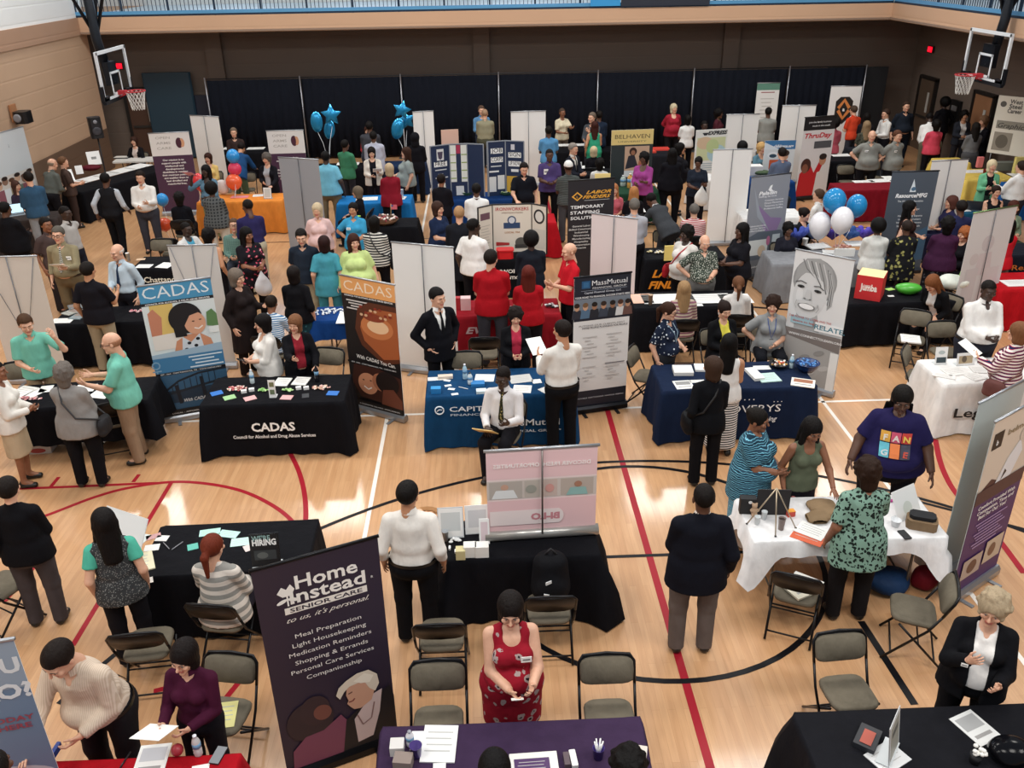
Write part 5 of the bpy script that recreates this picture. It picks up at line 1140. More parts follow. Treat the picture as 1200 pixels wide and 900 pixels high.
board('map_poster', (817, 153), (852, 150), 2.0, .95, [('r', 0, 0, 1, 1, '#dfe0dc'), ('r', .06, .3, .95, .82, '#c9cfa4'), ('e', .7, .45, .3, .2, '#a9c8d2'), ('e', .3, .7, .25, .14, '#d3b99a'), ('e', .55, .62, .2, .16, '#b9c892'), ('t', 'EXPRESS', .68, .88, .12, '#23262c', {'w': .5, 'b': .05, 'sh': .3}), ('p', [(.2, .93), (.4, .93), (.34, .87), (.26, .87)], '#23262c')] + lines(.1, .7, .24, 4, .05, '#8fa3b0', .015), 'pale map poster lettered EXPRESS', 'poster', 10, legs=True)
board('poster', (896, 164), (934, 165), 1.55, .76, [('r', 0, 0, 1, 1, '#d9dfe0'), ('r', 0, .72, 1, 1, '#3f78aa'), ('p', [(0, .72), (.5, .72), (0, .95)], '#dfe8ee'), ('t', 'childrens.org', .62, .78, .10, '#eef2f6', {'w': .5, 'b': .04}), ('e', .3, .55, .18, .10, '#e8ecee'), ('e', .3, .52, .12, .06, '#2e4a5c'), ('r', .2, .1, .6, .4, '#c65a34'), ('e', .7, .5, .1, .12, '#c89a7c'), ('e', .7, .6, .13, .1, '#3a2a22'), ('p', [(.55, .1), (.6, .38), (.8, .38), (.85, .1)], '#8a3c48')], 'blue headed poster on the far blue table', 'poster', 0)
rb((948, 139), (976, 133), 2.1, [('r', 0, 0, 1, 1, '#e2dedc'), ('r', 0, .84, 1, 1, '#1a191c'), ('t', 'Join the family business', .5, .93, .055, '#e8e8e8', {'w': .64, 'b': .02}), ('t', 'made in the south', .55, .885, .055, '#e8e8e8', {'w': .5, 'b': .02}), ('t', 'ThruDay', .5, .745, .17, '#c81e2e', {'w': .78, 'b': .03, 'sh': .25}), ('r', .4, .61, .95, .70, '#55565a'), ('p', [(0, 0), (.05, .3), (.35, .42), (.5, .3), (.7, .5), (.85, .52), (.6, .2), (.6, 0)], '#c4262c'), ('e', .22, .40, .16, .09, '#4a2c24'), ('e', .2, .36, .1, .06, '#8a5844'), ('p', [(.55, 0), (.6, .3), (.95, .36), (1, 0)], '#e0dcd8'), ('e', .74, .46, .11, .07, '#c08a6c'), ('e', .74, .50, .12, .04, '#2a1c18')], 'red and white banner with two portraits below a black header', ang=14, W=.9, frame='#333')
rb((975, 101), (1010, 100), 2.2, [('r', 0, 0, 1, 1, '#ece9e6'), ('p', [(.22, .60), (.22, .80), (.36, .86), (.64, .86), (.78, .80), (.78, .60), (.5, .48)], '#26201e'), ('p', [(.28, .72), (.5, .84), (.5, .79), (.36, .69)], '#d98548'), ('p', [(.72, .72), (.5, .84), (.5, .79), (.64, .69)], '#d98548'), ('p', [(.28, .66), (.5, .54), (.5, .59), (.36, .69)], '#d98548'), ('p', [(.72, .66), (.5, .54), (.5, .59), (.64, .69)], '#d98548'), ('t', 'a', .5, .665, .15, '#f2f0ee', {'b': .04})], 'white banner with an orange diamond badge around a letter a', ang=0, W=.92)
p = at(885, 91, 2.1)
rollup((8.55, 27.9), (9.25, 27.9), 2.15, [('r', 0, 0, 1, 1, '#e3e2df'), ('r', 0, .90, 1, 1, '#5d8a78'), ('r', .2, .86, .8, .875, '#a06a6a')] + lines(.2, .8, .78, 9, .055, '#bdbab6', .012), 'tall white banner with a green header in front of the drape')
board('poster', (1180, 114), (1215, 114), 2.5, 1.1, [('r', 0, 0, 1, 1, '#d9d3c6'), ('e', .14, .86, .07, .05, '#55524c'), ('t', 'West', .42, .88, .14, '#4a4742', {'w': .3, 'b': .03}), ('t', 'Steel', .42, .80, .14, '#4a4742', {'w': .3, 'b': .03}), ('t', 'Career', .42, .72, .14, '#4a4742', {'w': .34, 'b': .03}), ('r', .08, .44, .9, .58, '#8a857a'), ('t', 'Graphics', .45, .46, .16, '#3a3834', {'w': .7, 'sh': .3}), ('r', .08, .06, .5, .38, '#8c8478'), ('e', .28, .22, .14, .12, '#5f584e')], 'beige poster with grey writing at the upper right edge', 'poster', -50, legs=True, W=1.05)
p = at(2, 152, 2.1)
rollup((-10.9, 19.9), (-10.62, 21.3), 2.42, [('r', 0, 0, 1, 1, '#cfc9c2'), ('r', 0, .6, 1, 1, '#c9cfd2')] + [('e', .12+.15*i, .52+.03*(i % 2), .07, .035, ('#c9a58c', '#8a6a58', '#dcb89e')[i % 3]) for i in range(6)] + [('e', .12+.15*i, .55+.03*(i % 2), .07, .02, ('#5a3c2c', '#2a1c18')[i % 2]) for i in range(6)] + [('p', [(.04+.15*i, .3), (.05+.15*i, .48), (.2+.15*i, .48), (.2+.15*i, .3)], ('#8c5560', '#d9dde0', '#b9a98c', '#6c7c70')[i % 4]) for i in range(6)] + [('r', 0, 0, 1, .3, '#d3c9ba'), ('t', 'i', .55, .85, .1, '#77777c')], 'tall photo banner of a crowd against the left wall')
# tri-fold boards
def trifold(x, y, base, w, h, rz, cols, panels, lab, wing=35, th=.015):
    r = empty('trifold_board', (x, y, base), rz)
    for i, (u, a) in enumerate(((-1, wing), (0, 0), (1, -wing))):
        ww = w[i]; px_ = (-w[1]/2 if u == -1 else (w[1]/2 if u == 1 else -w[1]/2))
        if u == -1: T = Matrix.Translation((px_, 0, 0)) @ Matrix.Rotation(R(a), 4, 'Z') @ Matrix.Translation((-ww, 0, 0))
        elif u == 1: T = Matrix.Translation((px_, 0, 0)) @ Matrix.Rotation(R(a), 4, 'Z')
        else: T = Matrix.Translation((px_, 0, 0))
        b = MB(); b.box((ww/2, 0, h/2), (ww, th, h), M(cols[0], .6), 0, T)
        for q in (0, ww): b.box((q, -.002, h/2), (.02, th+.008, h), M(cols[1], .5), 0, T)
        b.box((ww/2, -.002, h), (ww, th+.008, .02), M(cols[1], .5), 0, T); pn = b.build('board_panel', r)
        a_ = MB(); art(a_, a_, ww, h, panels[i], T @ Matrix.Translation((0, -th/2-.001, 0)) @ FRONT); a_.build('pinned_notices', pn)
    tag(r, lab, 'display board'); return r
ng = '#16294a'
XJ = TAB['tenn'][0]; pj = XJ @ Vector((.75, .42, 0))
wl = lambda s, v, sz=.13, w=None: [('r', .16, v-.02, .84, v+.075, '#eef0f0'), ('t', s, .5, v, sz, '#1a1a1e', {'w': w or .26, 'b': .008})]
trifold(pj.x-.42, pj.y, ZT+.012, (.48, .40, .40), 1.2, R(4), (ng, '#8d939c'), [wl('FREE', .62)+[('r', .32, .72, .68, .93, '#d8dada'), ('p', [(.4, .76), (.36, .88), (.64, .88), (.6, .76), (.5, .73)], '#4a4256'), ('r', .2, .53, .8, .55, '#cfd4da'), ('r', .35, .45, .6, .47, '#cfd4da'), ('r', .2, .38, .85, .40, '#cfd4da'), ('r', .3, .05, .7, .28, '#e4e2d6'), ('e', .45, .2, .1, .04, '#d8c23c')],
   [('r', .0, .28, .36, .98, '#dfe2dc'), ('r', .64, .28, 1, .98, '#dfe2dc'), ('r', .38, .82, .62, .98, '#a82e50')]+[('r', .02, .34+.15*i, .34, .36+.15*i, '#8fa45c') for i in range(4)]+[('r', .66, .34+.15*i, .98, .36+.15*i, '#8fa45c') for i in range(4)]+[('r', .3, .02, .75, .2, '#d5d8da')],
   [('r', .1, .3, .9, .95, ng)]], 'navy Job Corps tri-fold board, left half lettered FREE', 22)
trifold(pj.x+.46, pj.y-.05, ZT+.012, (.02, .42, .44), 1.25, R(14), (ng, '#8d939c'), [[], wl('JOB', .80)+wl('CORPS', .64)+[('r', .15, .54, .75, .56, '#cfd4da'), ('r', .05, .44, .6, .47, '#e0e4e8'), ('r', .04, .08, .44, .36, '#d9dbdb'), ('r', .52, .12, .92, .38, '#d9dbdb')],
   wl('SIGN', .72)+wl('UP NOW', .56)+[('r', .3, .84, .5, .94, '#d0d0d8'), ('r', .3, .44, .7, .49, '#e0e4e8'), ('r', .06, .06, .8, .36, '#c9a03c'), ('e', .4, .2, .14, .08, '#4a3a28')]], 'navy Job Corps tri-fold board, right half lettered JOB CORPS SIGN UP NOW', 30)
XI = TAB['iron'][0]; pi_ = XI @ Vector((.95, .45, 0))
trifold(pi_.x, pi_.y, ZT+.012, (.34, .74, .34), .92, R(0), ('#d8d0c2', '#1c1a1a'), [[('r', .15, .72, .8, .86, '#6a4a56')]+lines(.1, .8, .6, 8, .06, '#a8a298', .01), [('t', 'IRONWORKERS', .5, .87, .09, '#a83030', {'w': .62, 'b': .015}), ('t', 'APPRENTICESHIP & TRAINING', .5, .81, .04, '#8a6a58', {'w': .4}), ('r', .28, .5, .7, .62, '#2c4468'), ('e', .49, .67, .11, .09, '#2c4468'), ('e', .49, .67, .08, .065, '#c9cbd0'), ('t', 'LOCAL 704', .5, .40, .05, '#a8764a', {'w': .28}), ('p', [(.08, .14), (.08, .22), (.42, .2), (.42, .15)], '#a83030'), ('e', .72, .2, .15, .11, '#55534e'), ('r', .56, .08, .88, .16, '#3a3836')], [('e', .5, .76, .36, .15, '#2b2a2a'), ('e', .5, .76, .25, .11, '#d8d4cc'), ('r', .1, .1, .9, .5, '#c9c4ba')]], 'cream Ironworkers tri-fold board with a black border', 38)
# ---------------------------------------------------------------- things on and under the tables
ZI = ZT+.0135
def put(b, name, p, rz, lab, cat, group=None):
    o = b.build(name); o.location = p; o.rotation_euler = (0, 0, R(rz)); return tag(o, lab, cat, group)
def paper(px, py, w, l, rz, lab, col='#f0efeb', th=.004, name='paper_sheet', cat='paper', z=ZI, ink=None, group=None):
    b = MB(); b.box((0, 0, th/2), (w, l, th), M(col, .6))
    if ink: b.box((0, l*.18, th+.0008), (w*.8, l*.42, .001), M(ink, .5)); b.box((0, -l*.25, th+.0008), (w*.7, l*.1, .001), M('#9a9896', .5))
    elif w > .18:
        for i in range(4): b.box((-.01*(i % 2), l*(.3-.17*i), th+.0006), (w*.74, l*.03, .0008), M('#b9b7b4', .6))
    return put(b, name, at(px, py, z), rz, lab, cat, group)
def bottle(px, py, lab, col='#cfdde2', cap='#e8e8ee', h=.2, z=ZI, name='water_bottle', r=.031):
    e = empty(name, at(px, py, z)); b = MB()
    m, nt, bs = (None, None, None)
    mm = M(col, .12); b.lathe([(r*.9, 0), (r, .01), (r, h*.33), (r*.93, h*.36), (r, h*.4), (r, h*.66), (r*.75, h*.8), (r*.4, h*.9), (r*.4, h*.94)], mm, 14); b.build('bottle_body', e)
    b = MB(); b.lathe([(r*.47, h*.93), (r*.47, h), (r*.1, h)], M(cap, .4), 12); b.build('cap', e)
    b = MB(); b.lathe([(r*1.01, h*.42), (r*1.015, h*.64)], M('#6f9cc0', .5), 14); b.build('label_band', e); tag(e, lab, 'bottle')
def cup(px, py, lab, col='#f0efec', h=.1, r=.038, z=ZI, fill=None, name='cup', group=None):
    e = empty(name, at(px, py, z)); b = MB(); b.lathe([(r*.75, 0), (r, h), (r*1.04, h), (r*.95, h-.004), (r*.72, .01)], M(col, .35), 16); b.build('cup_body', e)
    if fill == 'pens':
        for i in range(6): b = MB(); a = i*1.05; b.tube([(0, 0, .01), (.03*math.cos(a), .03*math.sin(a), h+.06)], .006, M('#f4f4f2', .5), 6); b.build('pen', e)
    elif fill: b = MB(); b.lathe([(r*.9, h*.8), (r*.88, h*.86), (.002, h*.87)], M(fill, .4), 14); b.build('contents', e)
    return tag(e, lab, 'cup', group)
def pile(px, py, rx, ry, n, cols, lab, z=ZI, s=.018, cat='sweets', name='candy_pile'):
    b = MB(); rr = random.Random(int(px*7+py))
    for i in range(n):
        a = rr.uniform(0, 6.28); d = rr.random()**.6
        T = Matrix.Translation((rx*d*math.cos(a), ry*d*math.sin(a), s*.6+(1-d)*s*1.6*rr.random())) @ Matrix.Rotation(rr.uniform(0, 3), 4, 'Z') @ Matrix.Rotation(rr.uniform(-.5, .5), 4, 'X')
        b.ell((0, 0, 0), (s*1.2, s*.7, s*.55), M(rr.choice(cols), .35), 7, T)
    o = put(b, name, at(px, py, z), 0, lab, cat); o['kind'] = 'stuff'; return o
def bowl(px, py, lab, col, r=.11, h=.08, z=ZI, cols=None, name='bowl'):
    e = empty(name, at(px, py, z)); b = MB(); b.lathe([(r*.6, 0), (r*.9, h*.6), (r, h), (r*1.03, h), (r*.92, h-.005), (r*.55, .012)], M(col, .3), 20); b.build('bowl_wall', e)
    if cols:
        b = MB(); rr = random.Random(4)
        for i in range(40): a = rr.uniform(0, 6.28); d = rr.random()**.6*r*.82; b.ell((d*math.cos(a), d*math.sin(a), h*.85+rr.random()*.02), (.02, .013, .011), M(rr.choice(cols), .35), 7, None, Matrix.Rotation(rr.uniform(0, 3), 4, 'Z'))
        k = b.build('sweets', e); k['kind'] = 'stuff'
    tag(e, lab, 'bowl')
def frame(px, py, w, h, rz, lab, items, z=ZI, col='#f1f0ee', border=None, name='sign_holder', tilt=-10, text=None):
    e = empty(name, at(px, py, z), R(rz)); T = Matrix.Rotation(R(tilt), 4, 'X'); b = MB(); b.box((0, 0, h/2+.004), (w, .006, h), M(border or col, .3), 0, T); b.build('frame_body', e)
    a = MB(); X = T @ Matrix.Translation((-w/2+.008, -.0036, .012)) @ FRONT; art(a, a, w-.016, h-.016, [('r', 0, 0, 1, 1, col)]+items, X); a.build('printed_sheet', e)
    b = MB(); b.box((0, .04, .004), (w, .1, .006), M('#cfd3d4', .2)); b.build('foot', e); tag(e, lab, 'sign'); return e
def blob(name, px, py, z, size, col, lab, cat, rz=0, seed=1, k=.04, mat=None):
    S = Sdf(k); x, y, h = [q/2 for q in size]; rr = random.Random(seed); S.ell((0, 0, h), (x*.9, y*.9, h*.97))
    for i in range(7): S.ell((rr.uniform(-.5, .5)*x, rr.uniform(-.5, .5)*y, h+rr.uniform(-.55, .5)*h), (x*.42, y*.42, h*.42))
    S.cuts.append(lambda X, Y, Z: .004-Z+0*X+0*Y)
    o = npmesh(name, *S.mesh(max(min(size)/14, .008)), [mat or M(col, .6, 0, 'cloth')]); o.location = at(px, py, z); o.rotation_euler = (0, 0, R(rz)); return tag(o, lab, cat)
def crate(name, px, py, z, d, col, lab, cat, rz=0, faces=(), top=None):
    b = MB(); b.box((0, 0, d[2]/2), d, M(col, .6), 0, None, .004)
    if top: b.box((0, 0, d[2]+.001), (d[0]*.98, d[1]*.98, .003), M(top, .6))
    for it in faces:
        side, items = it; T = {'f': Matrix.Translation((-d[0]/2, -d[1]/2-.001, 0)) @ FRONT, 'l': Matrix.Rotation(R(-90), 4, 'Z') @ Matrix.Translation((-d[1]/2, -d[0]/2-.001, 0)) @ FRONT}[side]
        art(b, b, d[0] if side == 'f' else d[1], d[2], items, T)
    o = b.build(name); o.location = at(px, py, z); o.rotation_euler = (0, 0, R(rz)); return tag(o, lab, cat)
# CADAS table
for x, y, c, l in ((254, 461, '#2c6fc0', 'blue card at the left end of the CADAS table'), (390, 461, '#2c6fc0', 'blue card at the right end of the CADAS table'), (269, 466, '#9cc48c', 'pale green card at the left of the CADAS table'), (293, 467, '#dba8a8', 'pink card at the left of the CADAS table'), (336, 466, '#dba8a8', 'pink card in the middle of the CADAS table'), (358, 464, '#3a3c40', 'dark card near the middle of the CADAS table')):
    paper(x, y, .15 if c != '#3a3c40' else .09, .12, 18*((x % 3)-1)+10, l, c, .006, 'note_card', 'card')
paper(331, 448, .2, .24, -8, 'white papers behind the brochure stand on the CADAS table', th=.01); paper(353, 447, .2, .24, -10, 'white papers at the back right of the CADAS table', th=.01)
pile(277, 456, .13, .07, 44, ['#d8a8a0', '#e8dcd0', '#c05c60', '#b88c78'], 'pile of pink wrapped sweets at the left of the CADAS table'); pile(376, 455, .12, .07, 40, ['#d8a8a0', '#e8dcd0', '#d8b8a0', '#b88c78'], 'pile of pink wrapped sweets at the right of the CADAS table')
pile(308, 458, .07, .04, 20, ['#8fc470', '#b8d898'], 'small pile of green sweets left of the brochure stand'); pile(336, 458, .08, .04, 20, ['#8fc470', '#b8d898'], 'small pile of green sweets right of the brochure stand')
for x, y, l in ((286, 460, 'white box by the left sweets, nearer one'), (295, 458, 'white box by the left sweets, farther one'), (350, 456, 'white box by the right sweets, left one'), (359, 456, 'white box by the right sweets, right one')): crate('small_box', x, y, ZI, (.07, .05, .035), '#eceae8', l, 'box', 14)
frame(320, 466, .09, .24, 0, 'white brochure stand at the middle of the CADAS table', [('r', .1, .62, .9, .9, '#7c7c58'), ('r', .1, .15, .9, .45, '#6a7a5c')], tilt=-5)
bottle(296, 449, 'clear water bottle at the back of the CADAS table'); bottle(372, 447, 'black water bottle at the back right of the CADAS table', '#1c1c22', '#111', .24)
# blue Capital table
paper(511, 444, .22, .10, 4, 'white sheet at the left end of the blue table'); crate('book_stack', 522, 443, ZI, (.2, .08, .04), '#d8c8b8', 'small stack of books at the back left of the blue table', 'books', 4)
bottle(545, 444, 'clear water bottle on the blue table', '#a8c8d8', h=.22); bottle(551, 450, 'clear cup with a dark lid on the blue table', '#d0dce0', '#23272c', .17, r=.034)
crate('blue_box', 511, 460, ZI, (.13, .09, .07), '#1f78b8', 'bright blue box at the left end of the blue table', 'box', 0, top='#2c8cc8'); crate('blue_tray', 560, 451, ZI, (.18, .12, .04), '#2478b8', 'bright blue tray in the middle of the blue table', 'tray', 0)
crate('card_box', 564, 460, ZI, (.13, .09, .04), '#d8e8ec', 'pale card box at the front of the blue table', 'box', 3)
for x, y, w, l, r_, lb in ((568, 443, .26, .22, -6, 'white papers behind the seated young man'), (610, 444, .30, .24, 10, 'newspaper at the back right of the blue table'), (612, 456, .24, .22, -8, 'white sheet at the front right of the blue table'), (629, 447, .12, .12, 8, 'small white sheet by the man in the white shirt'), (640, 457, .16, .16, 35, 'white sheet hanging at the right edge of the blue table')): paper(x, y, w, l, r_, lb, '#e9e8e4' if 'news' not in lb else '#c8c8c4')
for x, y, lb in ((525, 452, 'white card on the blue table, left of the clear cup'), (533, 462, 'white card near the front edge of the blue table'), (524, 446, 'white card behind the bright blue box'), (529, 456, 'white card between the two others on the blue table')): paper(x, y, .09, .05, (x*37) % 60-30, lb, name='business_card', cat='card')
b = MB(); b.tube([(-.07, 0, .006), (.07, 0, .006)], .005, M('#f0f0f0', .3)); put(b, 'pen', at(543, 455, ZI), -30, 'white pen on the blue table', 'pen')
# navy table
crate('binder_stack', 800, 436, ZI, (.26, .24, .05), '#e8e6e2', 'stack of white binders on the navy table', 'binders', -4); paper(801, 451, .24, .24, 4, 'leaflet with a round picture at the left front of the navy table', ink='#8a8a88'); paper(820, 432, .14, .2, -6, 'white brochures behind the woman in black', th=.03); paper(817, 447, .2, .08, 0, 'white strip of paper on the navy table')
crate('binder_stack', 884, 440, ZI, (.14, .34, .04), '#e9e7e2', 'narrow white binder on the navy table', 'binders', 8); paper(893, 431, .22, .12, 0, 'white sheet at the back of the navy table'); paper(900, 443, .28, .26, 6, 'pale green sheets on the navy table', '#bcd8d0', .012)
bowl(912, 430, 'black bowl of sweets on the navy table', '#17171c', .13, .06, cols=['#c84a3c', '#e8e0d8', '#d8a050', '#4a2c20']); bottle(927, 431, 'clear water bottle on the navy table', '#b8ccd4')
bowl(945, 434, 'navy bowl of blue sweets at the right of the navy table', '#1c3464', .16, .12, cols=['#3c74b8', '#2c5c9c', '#5c94c8']); paper(941, 449, .30, .24, -22, 'colourful brochures fanned out on the navy table', '#ece6dc', .01, ink='#a06a50')
# white Leg table
frame(1102, 427, .17, .24, 2, 'white sign stand picturing a dark landscape', [('r', .08, .05, .95, .4, '#3c4a50'), ('e', .5, .7, .3, .12, '#b8c0c0')]); frame(1131, 428, .26, .17, 6, 'wider sign stand with a beige picture', [('r', .08, .1, .9, .8, '#b8a484'), ('e', .4, .5, .15, .3, '#6a5c4c')])
for x, y, w, l, r_, lb in ((1106, 441, .28, .12, -30, 'stapled leaflets at the left of the Leg table'), (1119, 436, .3, .22, 10, 'fan of white leaflets in the middle of the Leg table'), (1143, 442, .22, .2, 20, 'white leaflets nearer the striped sweater'), (1148, 434, .22, .2, -8, 'white leaflets at the back of the Leg table')): paper(x, y, w, l, r_, lb, '#dddad6', .012)
crate('tablet', 1155, 426, ZI, (.18, .12, .012), '#22252c', 'dark tablet at the back of the Leg table', 'tablet', 14)
# craft table
crate('black_bag', 875, 600, ZI, (.16, .08, .18), '#121216', 'black gift bag at the left corner of the craft table', 'bag', -6, [('f', [('e', .6, .8, .12, .1, '#d8d8d8')])])
e = empty('teddy_bear', at(883, 603, ZI)); fur = M('#c4a488', .9, 0, 'cloth'); S = Sdf(.012); S.ell((0, 0, .05), (.035, .03, .045)); S.ell((0, -.005, .11), (.028, .026, .026))
for q in (-1, 1): S.ell((q*.022, 0, .135), (.011, .008, .011)); S.ell((q*.035, -.02, .065), (.014, .02, .012)); S.ell((q*.02, -.035, .015), (.015, .025, .014))
npmesh('bear_body', *S.mesh(.006), [fur], None, e); tag(e, 'small tan teddy bear on the craft table', 'toy')
e = empty('table_easel', at(905, 622, ZI)); mt = M('#b8a890', .3, .5)
for i, (q, y) in enumerate(((-.22, .12), (0, -.10), (.24, .02))): b = MB(); b.tube([(0, .04, .47), (q, y, .004)], .007, mt, 6); b.ell((q, y, .008), (.012, .012, .008), M('#1a1a1c', .5)); b.build('leg', e)
tag(e, 'thin metal tripod easel on the craft table', 'easel')
crate('black_board', 904, 603, ZI, (.33, .012, .30), '#1a1719', 'black board standing behind the tripod easel', 'board', -5)
cup(915, 620, 'clear cup of dark soda on the craft table', '#8a7a74', .13, .036, fill='#2a1814'); crate('sweet_box', 926, 604, ZI, (.08, .06, .06), '#c84a3c', 'small red and yellow box on the craft table', 'box', 10, top='#e8a040')
paper(948, 628, .30, .24, -38, 'orange sheet at the front of the craft table', '#d8623c'); paper(951, 622, .28, .22, -42, 'white sheet under the hand of the leopard print woman', z=ZI+.006)
for i, (x, y, rr_) in enumerate(((962, 596, .13), (972, 602, .12), (958, 608, .1))): blob('wicker_mat', x, y, ZI, (rr_*2, rr_*1.5, .06), '#8c7458', ('tan crocheted heap at the back of the craft table', 'tan crocheted heap beside the leopard print woman', 'smaller grey crocheted heap on the craft table')[i], 'craft work', 0, i+2)
for x, y, l in ((887, 614, 'clear jar at the left front of the craft table'), (895, 608, 'clear jar beside the tripod easel')): cup(x, y, l, '#dfe3e4', .09, .03, name='glass_jar')
cup(1049, 616, 'clear glass bowl right of the leopard print woman', '#e4e6e8', .07, .05, name='glass_bowl')
frame(1066, 606, .34, .30, 28, 'white panel leaning at the right of the craft table', [('e', .5, .3, .2, .25, '#d8dcd4')], tilt=-28, name='leaning_panel')
e = empty('woven_basket', at(1079, 617, ZI), R(-22)); b = MB(); b.box((0, 0, .05), (.28, .17, .10), M('#8a7258', .8, 0, 'cloth'), 0, None, .03); b.build('basket_wall', e); b = MB(); b.box((0, .01, .115), (.24, .13, .05), M('#16161a', .8), 0, None, .03); b.build('folded_black_cloth', e); tag(e, 'woven basket filled with black cloth on the craft table', 'basket')
crate('mobile_phone', 1060, 627, ZI, (.075, .14, .01), '#121317', 'black phone on the craft table', 'phone', 8); paper(1050, 586, .16, .03, 20, 'magenta pen case at the back of the craft table', '#b83c8c', .015)
blob('cloth_bag', 1037, 690, 0, (.5, .4, .22), '#1c3456', 'blue bag on the floor under the craft table', 'bag', 0, 5); blob('cloth_bag', 1082, 688, 0, (.3, .24, .26), '#741a26', 'red bag on the floor under the craft table', 'bag', 0, 7)
paper(938, 689, .30, .26, 25, 'magazines on the folding chair below the craft table', '#cfc8b4', .02, z=.475, ink='#b8a878'); paper(944, 683, .22, .28, 50, 'white newsletter on top of the magazines on the chair', '#e4e2dc', .006, z=.5)
# BI-LO table
frame(529, 630, .25, .32, 2, 'white notice in a stand, left one on the black table', [('r', .1, .2, .9, .85, '#cfd2d2')], border='#c8ccd0'); frame(560, 625, .24, .30, 4, 'white notice in a stand, partly behind the pink banner', [('r', .1, .2, .9, .85, '#d2d2d4')]); frame(568, 637, .10, .26, 0, 'narrow pinkish leaflet stand against the pink banner', [('r', .1, .1, .9, .9, '#dcc8cc')])
e = empty('bread_basket', at(500, 612, ZI)); b = MB(); b.lathe([(.10, 0), (.16, .08), (.165, .08), (.1, .01)], M('#a87c54', .8, 0, 'cloth'), 20); b.build('basket_wall', e)
b = MB(); rr = random.Random(2)
for i in range(16): a = rr.uniform(0, 6.28); d = rr.random()*.11; b.ell((d*math.cos(a), d*math.sin(a), .085), (.045, .028, .022), M(rr.choice(['#c89468', '#d8b08c', '#b87c54']), .6), 8, None, Matrix.Rotation(a, 4, 'Z'))
b.build('pastries', e)['kind'] = 'stuff'; tag(e, 'round basket of pastries beside the man in the white dress shirt', 'basket')
cup(522, 633, 'clear glass on the black table in front of the notice', '#b8bcc0', .11, .034); pile(533, 634, .05, .04, 10, ['#f0f0ee', '#e4e4e4'], 'small heap of white clips on the black table', s=.02, cat='clips', name='clip_heap')
crate('small_box', 540, 653, ZI, (.09, .09, .10), '#d8cc98', 'pale yellow box at the front of the black table', 'box', 0); crate('small_box', 551, 650, ZI, (.12, .1, .12), '#e8e6e0', 'white box in the middle of the row of three', 'box', 0); crate('small_box', 565, 650, ZI, (.13, .1, .12), '#e8e6e0', 'white box next to the base of the pink banner', 'box', 0)
for x, y, l in ((527, 643, 'white lighter on the black table, left one'), (534, 647, 'white lighter on the black table, right one')): crate('lighter', x, y, ZI, (.02, .05, .02), '#e8e8e8', l, 'lighter', 0)
e = empty('backpack', at(645, 700, .47), 0); S = Sdf(.05); S.cap((0, 0, .13), (0, .02, .38), .15, .13, su=1.25); S.ell((0, -.11, .17), (.14, .07, .12)); npmesh('pack_body', *S.mesh(.016), [M('#101014', .7, 0, 'cloth')], None, e)
b = MB(); b.tube([(-.05, 0, .50), (0, 0, .56), (.05, 0, .50)], .012, M('#101014', .7)); b.build('grab_handle', e); b = MB(); b.box((-.03, -.16, .30), (.06, .01, .03), M('#d8d8d8', .5), .5); b.box((-.05, -.185, .18), (.05, .01, .02), M('#d8d8d8', .5), -.3); b.build('white_tag', e); tag(e, 'black backpack resting on the chair by the pink banner table', 'backpack')
# redhead table
frame(137, 651, .55, .42, -28, 'large white folded panel behind the woman with long black hair', [], tilt=-32, name='folded_panel', col='#e0e2e2'); paper(158, 662, .34, .3, 24, 'yellowed newspapers at the left of the black table', '#e0d8b8', .012)
for x, y, w, l, r_, c, lb in ((160, 634, .18, .24, -18, '#dde6e4', 'white and blue leaflet at the back left of the black table'), (178, 642, .14, .1, 8, '#e8e6e2', 'white card beside the pens'), (180, 629, .14, .08, 25, '#c89a9a', 'pink picture card at the back of the black table'), (190, 631, .12, .09, -6, '#e8e6e2', 'white card right of the pink picture card'), (246, 624, .2, .11, 10, '#b0dcd0', 'mint card behind the redhead'), (268, 626, .2, .11, -14, '#b8dcd4', 'mint card right of the redhead hand'), (284, 635, .22, .13, 8, '#c0e0d8', 'mint card near the hiring sign'), (226, 641, .1, .1, 20, '#58b0a0', 'teal card left of the redhead'), (292, 642, .1, .1, 30, '#d8c8c4', 'pale pink card beside the hiring sign')): paper(x, y, w, l, r_, lb, c)
for x, y, l in ((195, 640, 'black pen on the black table, left one'), (208, 640, 'black pen on the black table, right one')): b = MB(); b.tube([(-.07, 0, .006), (.07, 0, .006)], .005, M('#8a8a90', .3)); put(b, 'pen', at(x, y, ZI), 60 if x > 200 else -50, l, 'pen')
frame(313, 664, .27, .34, 4, 'black sign lettered WE\'RE HIRING', [('r', 0, 0, 1, 1, '#151518'), ('t', 'WE\'RE', .4, .80, .075, '#8fb0ac', {'w': .17, 'b': .02}), ('t', 'HIRING', .5, .66, .085, '#eeeeec', {'w': .22, 'b': .04}), ('r', .1, .2, .9, .5, '#34383a'), ('e', .4, .34, .2, .1, '#5a5e5c')], border='#151518'); bottle(322, 659, 'clear water bottle in front of the hiring sign', '#c0ccd0')
